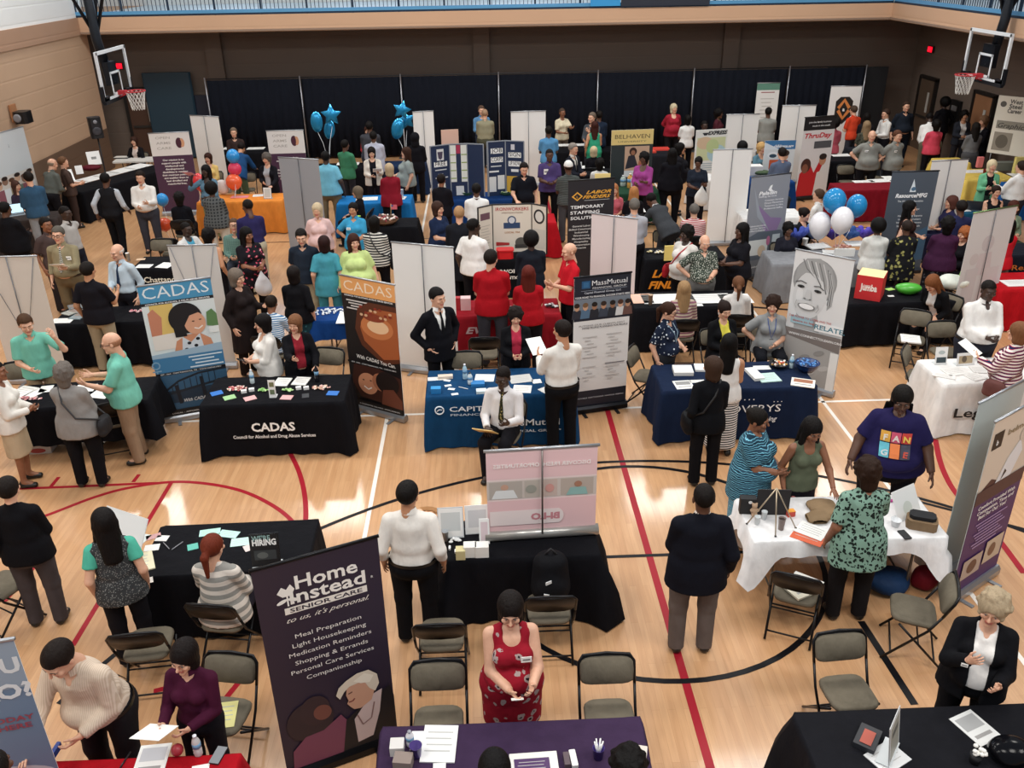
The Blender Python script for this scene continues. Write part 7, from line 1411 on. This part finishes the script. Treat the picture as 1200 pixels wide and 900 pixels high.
P(589, 431, 1.74, -18, 'lap/hold', 'pants|#141318', 'shirt|#dcd8d8', 'buzz|#17100e', 'K', 'young man in a white shirt and gold tie seated before the blue table', seat=True, head=(-8, 22), tie='floral:#2a2a1c:#b8a468:3', hold=(-1, 'folder|#d8b878', 'tan folder on the lap of the young man in the gold tie'))
P(658, 376, 1.78, 200, 'front/hold', 'pants|#0e0e12', 'shirt|#e6e1da', 'short|#1c1411', 'T', 'man in a white shirt holding a sheet at the blue table', fat=1.1, head=(15, 8), belt='#0c0c0c', hold=(1, 'paper', 'white sheet held by the man at the blue table'))
P(605, 364, 1.64, 2, 'front/front', 'pants|#111014', 'jacket|#101014|#b8344c', 'curly|#1c1412', 'L', 'woman in a black suit and pink top behind the blue table', fem=True, head=(0, 14))
P(512, 338, 1.80, 32, 'pock/pock', 'pants|#0f0f14', 'blazer|#101016|#f0eeea', 'short|#120e0d', 'L', 'man in a black suit and tie with hands in his pockets', head=(12, 8), tie='#101014')
P(340, 371, 1.62, 20, 'reach/table', 'pants|#15141a', 'jacket|#111015|#8c2430', 'bob|#7a5238', 'L', 'woman with brown bobbed hair in a black cardigan behind the CADAS table', fem=True, fat=1.1, head=(-30, 10))
P(302, 370, 1.62, -62, 'front/front', 'pants|#2a2628', 'blouse|#e9e4de', 'bob|#141010', 'L', 'woman in a white blouse with short black hair behind the CADAS table', fem=True, fat=1.2, head=(0, 12), hold=(-1, 'phone', 'black phone held by the woman in the white blouse'))
P(317, 347, 1.62, 170, 'table/table', 'pants|#2c3444', 'tee|stripe:#3f6f9c:#d8dde0:1.2', 'short|#241a14', 'B', 'boy in a blue striped shirt seated at the small blue table', seat=True, lean=12)
P(348, 312, 1.64, 176, 'down/front', 'skirt|floral:#17343c:#3a6c74:1.6', 'blouse|#111014', 'bob|#181110', 'L', 'woman in a black top and teal print skirt, back turned', fem=True, fat=1.1)
P(276, 316, 1.70, 62, 'down/hold', 'pants|#1e1716', 'coat|#221a1a', 'bob|#6e6258', 'L', 'grey haired woman in a long dark coat behind the blue CADAS banner', fem=True, fat=1.1, head=(0, 8))
P(790, 357, 1.66, 48, 'down/front', 'pants|#2b2c30', 'tucked|dots:#1b2438:#d4dce4:.8', 'pony|#3a241a', 'L', 'woman in a navy polka dot blouse with glasses behind the navy table', fem=True, fat=1.15, head=(10, 18), glasses=True, lanyard='#8fa8b8')
P(850, 354, 1.66, 12, 'front/front', 'pants|#111014', 'jacket|#101013|#d8cc50', 'bun|#241814', 'L', 'woman in a black cardigan and yellow top behind the navy table', fem=True, seat=True, head=(0, 24))
P(907, 348, 1.66, -8, 'hip/front', 'pants|#15161c', 'polo|#8f9090', 'curly|#2c1c16', 'L', 'woman in a grey polo with a blue lanyard behind the navy table', fem=True, fat=1.2, seat=True, head=(-14, 5), lanyard='#2c4a8c')
P(1164, 330, 1.80, 0, 'front/front', 'pants|#2a2c36', 'shirt|#ebe8e4', 'buzz|#17110f', 'K', 'big man in a white shirt behind the white Leg table', fat=1.5, head=(0, 16), belt='#111')
P(1192, 378, 1.64, 218, 'front/hold', 'pants|#131216', 'sweater|stripe:#e4ded8:#b83448:.9:#22284c', 'bob|#7a5238', 'L', 'woman in a multicoloured striped sweater at the right edge', fem=True, fat=1.15, bag=(1, '#6a4440', 'brown quilted handbag on the woman in the striped sweater'), hold=(1, 'paper', 'white papers held by the woman in the striped sweater'))
P(1090, 323, 1.64, -60, 'lap/lap', 'pants|#131216', 'jacket|#101013|#d8d4d0', 'long|#7a4a2c', 'L', 'woman with brown hair bending over in a chair by the cube table', fem=True, seat=True, lean=30, head=(0, 20))
# heads cut by the bottom edge
P(579, 884, 1.62, 180, 'lap/lap', 'pants|#1c1a1e', 'sweater|#2a2428', 'bob|#0f0c0c', 'L', 'black haired head at the bottom edge, left one at the purple table', seat=False, fem=True)
P(737, 880, 1.62, 180, 'down/down', 'pants|#1c1a1e', 'tee|#1d1b20', 'curly|#100d0c', 'D', 'black haired head at the bottom edge, right one at the purple table', fem=True)
P(6, 874, 1.62, 176, 'lap/lap', 'pants|#1c1a1e', 'tee|#2a2a30', 'short|#17120f', 'D', 'dark haired head in the bottom left corner')
# middle left
P(66, 266, 1.82, 2, 'down/hold', 'pants|#6f6048', 'shirt|#8f8468', 'short|#5c564e', 'L', 'tall man with glasses in a khaki shirt and striped tie', fat=1.15, tie='stripe:#1b1c22:#c9c6b8:1.4', badge=(.11, 1.27, .09, .06), glasses=True, belt='#2a1c14', hold=(1, 'paper', 'white papers held by the tall man in the striped tie'))
P(131, 287, 1.78, -20, 'front/down', 'pants|#1e1d24', 'shirt|#bccbd6', 'fringe|#cfc4bc', 'L', 'bald older man in a pale blue shirt and navy tie', tie='#26344c', head=(-10, 14))
P(103, 307, 1.78, 168, 'hold/down', 'pants|#a3957c', 'polo|#17151b', 'short|#1a1411', 'T', 'man in a black polo and khaki trousers, back turned', fat=1.1, belt='#1a1512')
P(75, 242, 1.78, 70, 'swing/swingb', 'pants|#20212b', 'shirt|#b3aeaa', 'buzz|#15100e', 'K', 'man in a pale grey shirt walking right', step=.5)
P(52, 255, 1.76, 55, 'down/down', 'pants|#2a2426', 'polo|#4a3c3a', 'short|#1a1412', 'B', 'man in a brown polo behind the tall man with the tie')
P(122, 203, 1.80, 176, 'swing/swingb', 'pants|#101014', 'vest|#1c1c20|#b9bdc4', 'short|#100d0c', 'D', 'man in a black waistcoat with pale sleeves, back turned', step=.6)
P(163, 201, 1.78, 4, 'front/hold', 'pants|#3c3c44', 'shirt|#e9e4de', 'short|#20150f', 'L', 'man in a white shirt and grey trousers in front of the purple banner', fat=1.25, head=(0, 10))
P(60, 186, 1.76, 150, 'front/hold', 'pants|#18161a', 'shirt|#5f635e', 'fringe|#8c7a68', 'L', 'grey haired man in a grey shirt bending over the table by the wall', lean=18, fat=1.1)
P(73, 184, 1.68, 120, 'front/front', 'pants|#3a2c28', 'tee|#4c3c36', 'short|#6a4a34', 'L', 'brown haired person behind the grey haired man by the wall')
P(36, 201, 1.78, -140, 'front/front', 'jeans|#8d9094', 'sweater|#34536e', 'short|#1c1512', 'L', 'man in a blue sweater talking across the laptop')
P(17, 212, 1.62, 70, 'lap/lap', 'pants|#2a2430', 'tee|#332838', 'long|#4a3028', 'L', 'woman in a dark top seated behind the laptop', fem=True, seat=True)
P(4, 237, 1.78, 160, 'front/front', 'pants|#111014', 'sweater|#100f13', 'short|#0f0c0c', 'D', 'large person in black with back turned at the left edge', fat=1.5)
P(153, 161, 1.64, -4, 'table/table', 'pants|#2a2426', 'jacket|#131216|#c8b8b0', 'bob|#3a241c', 'L', 'woman in black seated at the bare white table in the left corner', fem=True, seat=True)
P(209, 226, 1.66, 186, 'front/front', 'pants|#111014', 'sweater|#121218', 'curly|#14100f', 'D', 'person in a black top in front of the purple banner, back turned', fem=True, seat=True, z0=None)
P(217, 261, 1.74, 60, 'table/table', 'pants|#20202a', 'jacket|#e0dedc|#4a9ab8', 'buzz|#15100e', 'K', 'young man in a white jacket and blue top seated behind the pale banner', seat=True)
P(247, 215, 1.70, 178, 'front/front', 'pants|#c8beb0', 'sweater|check:#5a5c5c:#2c2e30:.7', 'afro|#120e0d', 'D', 'woman in a grey checked jacket and cream trousers, back turned', fem=True, fat=1.35)
P(240, 194, 1.68, -10, 'up/front', 'pants|#8c9068', 'blouse|#5d7c90', 'long|#14100f', 'K', 'woman in a denim blouse holding up a pink sheet', fem=True, fat=1.1, hold=(-1, 'paper|#e8a0b0', 'pink sheet held up by the woman in the denim blouse'))
P(243, 180, 1.64, -4, 'front/front', 'pants|#3a3230', 'blouse|#e0c078', 'bob|#3a2018', 'L', 'woman in a yellow top behind the orange table', fem=True, seat=True)
P(311, 180, 1.66, -12, 'front/table', 'pants|#17151a', 'jacket|#15141a|#a8a8ac', 'curly|#5c544e', 'L', 'woman with grey curls and a black jacket behind the orange table', fem=True, head=(0, 14))
P(273, 150, 1.68, 10, 'front/front', 'pants|#2a2426', 'shirt|#3a2c2a', 'short|#6a5a4c', 'L', 'person in brown seated behind the far left table')
P(282, 168, 1.74, 170, 'table/table', 'pants|#4c5a44', 'jacket|#1e4470', 'short|#1c1412', 'T', 'person in a bright blue jacket bending over the far left table', lean=35, fat=1.1)
P(289, 234, 1.80, 205, 'front/front', 'pants|#b0a690', 'shirt|#2c2852', 'buzz|#1a1411', 'D', 'man in a navy shirt with beige trousers, back turned', fat=1.15, lean=6, head=(20, 14))
P(288, 267, 1.68, 38, 'front/front', 'pants|#111014', 'tunic|floral:#17141a:#b8485c:1.1:#e4d0cc', 'long|#100c0c', 'B', 'woman in a black blouse with pink and white flowers holding a bag', fem=True, fat=1.35, head=(10, 5), hold=(1, 'bag|#c9c6c8', 'translucent plastic bag hanging from the floral bloused woman'))
P(273, 257, 1.74, 0, 'front/front', 'pants|#3a3e48', 'shirt|check:#5c7c74:#7a9488:1.4', 'short|#5c4434', 'L', 'man with glasses in a green checked shirt seated behind the long haired women', glasses=True, head=(10, -12), seat=True)
P(244, 268, 1.66, 160, 'down/front', 'pants|#17151a', 'tank|#141216', 'curly|#0f0c0c', 'T', 'woman in a sleeveless black top with black curls', fem=True, fat=1.15)
P(352, 269, 1.76, -4, 'down/down', 'pants|#a89a80', 'polo|#222a36', 'short|#1a1411', 'L', 'man in a charcoal polo and khakis looking down', head=(10, 24))
P(379, 277, 1.66, 186, 'down/down', 'pants|#418c9c', 'tunic|#4896a6', 'bob|#2c1816', 'L', 'woman in teal scrubs, back turned', fem=True, fat=1.15)
P(371, 239, 1.66, 6, 'down/down', 'pants|#3a3436', 'polo|#e0bcb8', 'bob|#c9b494', 'L', 'blond woman in a pale pink polo', fem=True, fat=1.3, head=(-10, 4))
P(414, 275, 1.68, 8, 'down/down', 'pants|#4c4a48', 'tee|#c3d58c', 'long|#3a2018', 'L', 'large woman in a lime green T-shirt behind the orange CADAS banner', fem=True, fat=1.7, head=(14, 4))
P(413, 238, 1.66, -6, 'hip/front', 'pants|#2a2a30', 'polo|#3f9cc8', 'bun|#17110f', 'T', 'smiling woman in a bright blue polo', fem=True, fat=1.15, badge=(-.08, 1.3, .08, .05))
P(391, 177, 1.84, 182, 'down/front', 'pants|#7c6c54', 'polo|#78bcd4', 'short|#100d0c', 'K', 'big man in a light blue polo, back turned', fat=1.45)
P(404, 164, 1.72, 150, 'front/front', 'pants|#2a2a30', 'jacket|#3f7c5c', 'short|#14100e', 'D', 'person in a green jacket between the far tables')
P(419, 143, 1.84, 180, 'front/front', 'pants|#3c3c46', 'shirt|#3f4046', 'short|#14100f', 'D', 'large man in a dark grey shirt and trousers against the drape', fat=1.4)
P(430, 151, 1.66, 0, 'front/front', 'pants|#2a2a30', 'jacket|#b03038', 'bob|#3a2018', 'L', 'woman in red far back against the drape', fem=True)
P(437, 154, 1.78, 182, 'front/front', 'pants|#2a2a34', 'blazer|#b4b6c6|#ddd', 'short|#14100e', 'D', 'man in a pale lavender jacket, back turned', fat=1.15)
P(435, 173, 1.64, 8, 'front/hold', 'pants|#17151a', 'jacket|#d9d0c4|#15131a', 'bob|#17100f', 'L', 'woman in a cream cardigan looking at papers', fem=True, head=(0, 18), hold=(1, 'paper', 'white leaflet held by the woman in the cream cardigan'))
P(456, 192, 1.66, 195, 'front/front', 'pants|#17151a', 'jacket|#8a1c2c', 'bob|#bca484', 'L', 'blond woman in a red jacket, back turned at the blue table', fem=True, fat=1.2)
P(475, 173, 1.68, -80, 'front/down', 'pants|#15141a', 'tee|#8f9896', 'long|#3a241a', 'L', 'woman with long brown hair in a pale grey T-shirt facing left', fem=True, fat=1.35)
P(486, 156, 1.76, 175, 'front/front', 'pants|#111015', 'jacket|#131218', 'hood|#141318', 'D', 'person in a black hooded top in front of the narrow white banner')
P(418, 219, 1.62, -100, 'lap/lap', 'pants|#17151a', 'sweater|#161418', 'bob|#6e6050', 'L', 'woman with grey brown hair seated by the candy table', fem=True, seat=True)
P(438, 254, 1.68, 172, 'front/front', 'pants|#121116', 'sweater|stripe:#d4d0c8:#17161a:.8', 'bob|#100d0c', 'K', 'woman in a white and black striped sweater with a black bag', fem=True, fat=1.25, bag=(-1, '#141318', 'black backpack style bag on the striped sweater'))
P(517, 204, 1.68, 165, 'front/front', 'pants|#141318', 'sweater|#15141a', 'short|#1a1210', 'B', 'woman in a black top with white striped sleeves', fem=True)
P(513, 237, 1.68, 48, 'front/front', 'pants|#20222c', 'tee|#1c2844', 'bob|#3c2820', 'L', 'woman with brown hair in a navy T-shirt facing right', fem=True, fat=1.25)
P(538, 242, 1.78, 176, 'front/front', 'pants|#17161c', 'coat|#1b1d24', 'short|#a8825c', 'L', 'sandy haired person in a long black coat, back turned')
P(555, 257, 1.80, 150, 'front/down', 'pants|#121116', 'tee|#e9e6e2', 'short|#120e0d', 'K', 'man in a white T-shirt beside the Ironworkers board', fat=1.25, head=(-30, 12))
P(558, 215, 1.72, 180, 'front/front', 'pants|#c8c0b4', 'shirt|#eeecea', 'short|#14100e', 'D', 'man in a white shirt in front of the royal blue table, back turned', fat=1.15)
P(614, 191, 1.78, 6, 'table/down', 'pants|#c0b09a', 'polo|#14161e', 'short|#1c1411', 'L', 'man in a black polo and khaki trousers at the royal blue table', fat=1.15, lean=8, head=(0, 14), belt='#111')
P(644, 175, 1.80, 2, 'front/front', 'pants|#101014', 'polo|#4f4070', 'buzz|#15100e', 'D', 'man in a purple polo standing beside the white banner back', fat=1.15, badge=(-.09, 1.30, .10, .12))
P(672, 168, 1.78, 50, 'front/front', 'pants|#1b1c24', 'blazer|#1c1e28|#d8d4cc', 'short|#8a8078', 'L', 'older man in a dark suit with grey beard', head=(0, 8), tie='#17171c')
P(666, 189, 1.78, 190, 'front/front', 'pants|#4c4c50', 'polo|stripe:#5c605c:#33383a:1.4', 'cap|#eae8e4', 'D', 'man in a white cap and grey striped polo, back turned', fat=1.1, step=.1)
P(697, 172, 1.66, 170, 'front/front', 'pants|#17151a', 'sweater|#141318', 'bob|#c8b490', 'L', 'blond woman in a black top seated left of Belhaven stand', fem=True, seat=True)
P(703, 186, 1.68, 175, 'front/front', 'pants|#17151a', 'sweater|#e2e0dc', 'curly|#110e0d', 'D', 'person with black hair and a white top left of the Belhaven stand', seat=True, fem=True)
P(568, 128, 1.80, 180, 'front/front', 'pants|#4a4a3c', 'shirt|#8f8a72', 'buzz|#a08068', 'L', 'balding man in an olive shirt against the drape, back turned', fat=1.3)
P(564, 124, 1.80, 10, 'front/front', 'pants|#2c3444', 'shirt|#5c88b0', 'short|#5a463a', 'L', 'person in a light blue shirt facing the balding man')
P(659, 127, 1.70, 20, 'front/reach', 'pants|#6c6258', 'tee|#d8ccb0', 'buzz|#4a3a30', 'B', 'person in a cream T-shirt reaching across the far table', fem=True)
P(652, 136, 1.66, 175, 'front/front', 'pants|#5a3a40', 'tee|#2a4454', 'curly|#120e0d', 'D', 'person wearing a teal backpack near the far table', fem=True)
P(643, 148, 1.76, 180, 'front/front', 'pants|#1b2438', 'tee|#5890bc', 'short|#14100e', 'D', 'person in a blue T-shirt behind the white banner edge')
P(692, 132, 1.78, -40, 'front/high', 'pants|#2a2c34', 'shirt|#4a4e54', 'short|#6a5c50', 'L', 'grey haired man in a grey shirt at the far table')
P(702, 130, 1.78, 190, 'front/front', 'pants|#1a202c', 'jacket|#1f2a3c', 'short|#17120f', 'D', 'man in a dark navy jacket against the drape')
P(697, 141, 1.66, 178, 'front/down', 'skirt|#2f9070', 'tank|#36a07c', 'long|#3c1e18', 'T', 'woman in a green sleeveless dress with long brown hair', fem=True, fat=1.1)
P(790, 122, 1.70, 4, 'back/back', 'pants|#1a171a', 'blouse|#9c2434', 'bob|#cfc0a0', 'L', 'blond woman in a red blouse with hands behind her back', fem=True, fat=1.3, head=(10, 0))
P(806, 135, 1.66, 185, 'front/front', 'pants|#111015', 'tee|#e4e2de', 'bob|#0f0c0c', 'D', 'woman in a white T-shirt and black trousers in front of the drape', fem=True)
P(826, 142, 1.66, 10, 'front/front', 'pants|#2a1c20', 'tee|#cc4456', 'buzz|#120e0d', 'K', 'woman in a coral pink T-shirt beside the map poster', fem=True)
P(843, 128, 1.68, 60, 'front/front', 'pants|#17151a', 'sweater|#4a2028', 'curly|#0f0c0c', 'D', 'person in a dark red sweater left of the white banner back', fem=True)
P(752, 179, 1.66, -30, 'front/hold', 'pants|#17151a', 'blouse|#9c4488', 'curly|#100c0c', 'D', 'woman in a magenta blouse near the Belhaven table', fem=True, fat=1.2)
P(783, 174, 1.76, 180, 'front/front', 'pants|#100f14', 'sweater|#121117', 'long|#0f0c0c', 'D', 'large woman all in black with long hair, back turned', fem=True, fat=1.45)
P(798, 168, 1.70, 80, 'front/front', 'pants|#100f14', 'sweater|#17161c', 'bob|#120e0d', 'T', 'woman in black with dark hair facing right', fem=True, fat=1.3)
P(819, 184, 1.66, -10, 'front/hold', 'pants|#15141a', 'tee|#1e2430', 'bun|#120e0d', 'D', 'woman in a navy T-shirt reading, with a white bag', fem=True, fat=1.15, head=(-10, 24), hold=(1, 'bag|#e8e6e2', 'white carrier bag on the arm of the reading woman'))
P(868, 167, 1.66, 180, 'front/front', 'pants|#17151a', 'tee|#2a2a30', 'afro|#0f0c0c', 'K', 'person with black hair seen just over the wide white banner back')
P(893, 168, 1.66, 20, 'table/table', 'pants|#2a3038', 'blouse|#5c8090', 'curly|#c09a64', 'L', 'smiling woman with blond curls at the children poster', fem=True, seat=True)
P(917, 173, 1.78, 190, 'front/front', 'pants|#2a3038', 'shirt|#5c6880', 'short|#1c1512', 'L', 'man in a slate blue shirt, back turned at the children poster', fat=1.1)
P(916, 190, 1.64, 0, 'lap/lap', 'pants|#2a3038', 'blouse|#7c7468', 'curly|#c4a884', 'L', 'blond woman seated just above the slate banner', fem=True, seat=True, head=(0, 20))
P(901, 126, 1.78, 170, 'front/front', 'pants|#3a3c40', 'tee|#8c8d88', 'short|#14100e', 'D', 'man in a grey T-shirt before the green headed banner, back turned', fat=1.15)
P(1001, 124, 1.76, 200, 'front/front', 'pants|#3c3e48', 'polo|#d04428', 'short|#4a3a30', 'L', 'man in a bright orange shirt by the diamond badge banner', lean=8)
P(979, 140, 1.66, 180, 'front/front', 'pants|#3a2a30', 'tee|#b0505c', 'afro|#120e0d', 'D', 'person in a rose top behind the red portrait banner', fem=True)
P(1039, 128, 1.74, -80, 'front/front', 'pants|#17161c', 'shirt|#e0deda', 'short|#3a2a22', 'L', 'man in a white shirt facing left behind the grey polos', lean=4)
P(1063, 119, 1.84, 0, 'down/down', 'pants|#17202c', 'shirt|#1c222c', 'short|#3a2a22', 'L', 'tall man in dark navy beside the right door', fat=1.3)
P(1023, 153, 1.78, -12, 'hip/hip', 'pants|#111014', 'polo|#85857f', 'fringe|#b07860', 'L', 'bald man in a grey polo with hands on hips', fat=1.3, badge=(-.09, 1.3, .09, .05))
P(1053, 153, 1.78, 20, 'back/back', 'pants|#15141a', 'polo|#85857f', 'short|#5a3828', 'L', 'brown haired man in a grey polo beside the bald man', fat=1.2, badge=(-.09, 1.3, .09, .05))
P(1015, 142, 1.66, 175, 'front/front', 'pants|#2a2c24', 'tunic|camo:#4c4c40:#2c2e28:1:#6a6454', 'long|#8c7458', 'L', 'woman with long fair hair and a mottled top behind the bald man', fem=True)
P(1021, 133, 1.66, 150, 'front/front', 'pants|#17151a', 'tee|#1d1c22', 'long|#120e0d', 'D', 'woman with black hair in front of the dark corner', fem=True)
P(1090, 133, 1.84, 176, 'front/front', 'pants|#6a6454', 'shirt|#eceae6', 'buzz|#120e0d', 'K', 'large man in a white shirt bending, seen beyond the pink top', fat=1.5, lean=32)
P(1098, 140, 1.66, 178, 'front/front', 'pants|#111015', 'sweater|#d0485c', 'curly|#120e0d', 'D', 'woman in a bright pink top and black trousers, back turned', fem=True, fat=1.15)
P(1135, 130, 1.68, -8, 'front/front', 'pants|#2a2a30', 'jacket|#2a2c34|#d8d4d0', 'curly|#14100e', 'T', 'woman with dark curls and a grey scarf at the yellow table', fem=True)
P(1130, 143, 1.70, 180, 'front/front', 'longskirt|#4c4c50', 'shirt|#6a6a6c', 'long|#1a1614', 'D', 'woman in a long grey dress, back turned', fem=True, fat=1.15)
P(1163, 114, 1.84, 200, 'side/front', 'pants|#1c1014', 'sweater|#131217', 'afro|#0d0b0b', 'K', 'tall figure in black with one arm out against the right wall', fat=1.2)
P(1178, 136, 1.70, -70, 'hold/front', 'pants|#111015', 'jacket|#121117|#8c8c88', 'curly|#7c5c44', 'L', 'woman in a black jacket facing left at the yellow table', fem=True, fat=1.2)
P(1164, 188, 1.64, -10, 'hold/front', 'pants|#2a3a34', 'jacket|#6cb088|#17171c', 'bob|#d8c8a4', 'L', 'blond woman with a pale green scarf facing the man in white', fem=True)
P(1177, 187, 1.80, 200, 'front/hold', 'pants|#2a2c34', 'shirt|#e9e7e4', 'short|#2a201a', 'L', 'man in a white shirt, back turned, in front of the yellow table', fat=1.3)
P(1169, 218, 1.64, -6, 'front/front', 'pants|#17151a', 'tank|#15141a', 'bun|#2a1c16', 'L', 'woman in a sleeveless black top behind the green railed banner', fem=True, seat=True)
P(1190, 236, 1.66, 0, 'front/front', 'pants|#3c4438', 'blouse|#7c8c74', 'bob|#4a241c', 'L', 'woman in a sage green top near the right edge', fem=True, seat=True)
P(1187, 257, 1.66, 190, 'front/front', 'pants|#9a8c84', 'tee|#c4202c', 'long|#0f0c0c', 'D', 'woman in a red top with long black hair, right of the green railed banner', fem=True, fat=1.1)
# middle right
P(754, 233, 1.80, 176, 'front/front', 'pants|#121117', 'shirt|#a8a8b0', 'short|#6a645e', 'L', 'grey haired man in a pale grey shirt and black trousers, back turned', fat=1.15)
P(764, 228, 1.78, -150, 'table/table', 'pants|#2c2e34', 'blazer|#3c3e42|#d0d0d0', 'short|#120e0d', 'D', 'man in a grey suit bending low over the table', lean=48, head=(0, 0))
P(743, 219, 1.66, 178, 'front/front', 'pants|#17151a', 'tee|#17151a', 'long|#b07848', 'L', 'woman with long ginger hair in a black top', fem=True, seat=True)
P(720, 216, 1.60, 0, 'front/front', 'pants|#3a3a40', 'tee|#c4606c', 'long|#a86c44', 'L', 'girl in a pink top seated right of the Labor Finders banner', fem=True, seat=True)
P(814, 239, 1.76, 178, 'front/front', 'pants|#4a4640', 'polo|stripe:#b03040:#dcd0cc:1.3', 'short|#6a645e', 'L', 'grey haired man in a red and white striped polo, back turned', fat=1.15, seat=True)
P(805, 265, 1.70, -50, 'down/down', 'pants|#111015', 'tee|#e0dcd6', 'curly|#14100e', 'K', 'woman in a white top with a red bag strap', fem=True, fat=1.3, bag=(-1, '#a02028', 'red crossbody bag worn over the white top'))
P(832, 275, 1.74, 4, 'hip/front', 'pants|#6c6a68', 'tucked|speck:#3c443c:#d8d8cc:1', 'fringe|#d8d4cc', 'L', 'white haired man in a black and white leafy shirt', fat=1.35, head=(0, 26))
P(870, 262, 1.70, -70, 'front/front', 'pants|#17151a', 'tee|#15141a', 'long|#0f0c0c', 'D', 'woman with long black hair in a black T-shirt left of the slate banner', fem=True, fat=1.3)
P(802, 330, 1.64, 178, 'lap/lap', 'pants|#5c5450', 'sweater|stripe:#c8b8a4:#8c5c6c:.7', 'long|#9c7c58', 'L', 'fair haired woman in a striped cardigan seated at the long black table', fem=True, seat=True)
P(866, 324, 1.66, 172, 'lap/lap', 'pants|#2a2a2c', 'shirt|#e4e0dc', 'pony|#6a4630', 'L', 'woman with a brown ponytail and white shirt, back turned', fem=True, seat=True)
P(944, 244, 1.66, 40, 'lap/lap', 'pants|#17181f', 'blouse|#17181f', 'bun|#1c1310', 'L', 'woman in a dark top seated at the grey table', fem=True, seat=True, head=(10, 14))
P(928, 262, 1.60, 0, 'lap/lap', 'pants|#17181f', 'tee|#20202a', 'curly|#100d0c', 'D', 'person with black hair partly behind the blue tissue paper', fem=True, seat=True)
P(960, 222, 1.74, -130, 'front/front', 'pants|#3a3c44', 'shirt|#e6e4e0', 'short|#4a382c', 'L', 'person in a white shirt seated behind the blue and white balloons', seat=True)
P(1030, 258, 1.66, 170, 'front/front', 'pants|#2a2a2c', 'sweater|#d8d8d4', 'afro|#0f0c0c', 'D', 'woman with a black afro and white sweater, back turned', fem=True, fat=1.1)
P(1064, 258, 1.68, 175, 'front/front', 'pants|#111015', 'tunic|floral:#17171a:#8c8850:1:#b8b47c', 'buzz|#2a201c', 'D', 'woman in a black and yellow floral top, back turned', fem=True, fat=1.25)
P(1068, 236, 1.66, 62, 'down/front', 'pants|#2a1c1a', 'tank|#2c1a18', 'long|#0f0c0c', 'L', 'woman with long black hair in a sleeveless brown top facing right', fem=True, fat=1.15, lod=1)
P(1112, 255, 1.70, 165, 'front/front', 'longskirt|floral:#1c1a20:#5c5a60:1.4', 'tee|#42203c', 'curly|#100c0c', 'D', 'woman in a purple top and dark spotted skirt', fem=True, fat=1.35)
P(1116, 230, 1.66, -90, 'front/front', 'pants|#20203a', 'tee|#2c2a4c', 'bob|#5c3830', 'L', 'woman with reddish brown hair facing left', fem=True, seat=True)
P(1128, 235, 1.72, 178, 'front/front', 'pants|#17181f', 'tee|#26284a', 'short|#1c1614', 'D', 'man in a dark blue shirt behind the purple top')
P(1132, 266, 1.66, -68, 'lap/lap', 'pants|#17151a', 'jacket|#141318', 'curly|#a05c34', 'L', 'woman with short red hair and a black jacket facing left', fem=True, fat=1.2, seat=True, z0=None)
P(622, 273, 1.72, 186, 'front/front', 'pants|#14141a', 'jacket|#1b1f28', 'afro|#0f0c0c', 'K', 'person with black hair and a dark jacket right of the Ironworkers board', fat=1.15)
P(575, 293, 1.80, 178, 'front/front', 'pants|#3c3c44', 'polo|#a8141f', 'short|#1c1512', 'L', 'man in a red polo and grey trousers, back turned at the red table', fat=1.2, head=(-20, 0))
P(619, 312, 1.68, 182, 'front/front', 'pants|#17151a', 'polo|#a8141f', 'long|#5a2018', 'L', 'woman in a red polo with long auburn hair, back turned', fem=True, fat=1.2)
P(667, 285, 1.80, -72, 'front/hold', 'pants|#111015', 'polo|#c01a28', 'fringe|#b8886c', 'L', 'bald man in a red polo looking down, left of the Labor Finders banner', head=(0, 20))
# shirt graphic on the big man (part of his T-shirt)
big = [o for o in bpy.data.objects if o.get('label', '').startswith('large man in a navy T-shirt')][0]
sh = [c for c in big.children if c.name.startswith('t_shirt')][0]
g = MB(); cols = ['#d8a040', '#c8506c', '#c84038', '#58a8b8', '#d8763c', '#3c3c4c']
me = sh.data; co = np.array([v.co for v in me.vertices])
def surf(x, z):
    m = (abs(co[:, 0]-x) < .03) & (abs(co[:, 2]-z) < .03); return co[m][:, 1].min() if m.any() else -.2
for i in range(3):
    for j in range(2):
        x0, x1 = -.15+.1*i+.004, -.05+.1*i-.004; z1, z0 = 1.33-.11*j-.004, 1.22-.11*j+.004; n = 3; vs = []
        for a in range(n+1):
            for c in range(n+1): x = x0+(x1-x0)*a/n; z = z0+(z1-z0)*c/n; vs.append((x, surf(x, z)-.006, z))
        g.add(vs, [[a*(n+1)+c, (a+1)*(n+1)+c, (a+1)*(n+1)+c+1, a*(n+1)+c+1] for a in range(n) for c in range(n)], M(cols[i+3*j], .7))
for s_, i, j, c in (('F', 0, 0, '#f2e8d8'), ('A', 1, 0, '#f4e4dc'), ('N', 2, 0, '#f0d060'), ('G', 0, 1, '#e8f0f0'), ('E', 2, 1, '#d85848')):
    x = -.10+.1*i; z = 1.245-.11*j; add_text(g, s_, Matrix.Translation((x, surf(x, z)-.022, z)) @ Matrix.Rotation(R(-4), 4, 'X') @ FRONT, .09, M(c, .7), None, .04)
g.build('printed_graphic', sh)
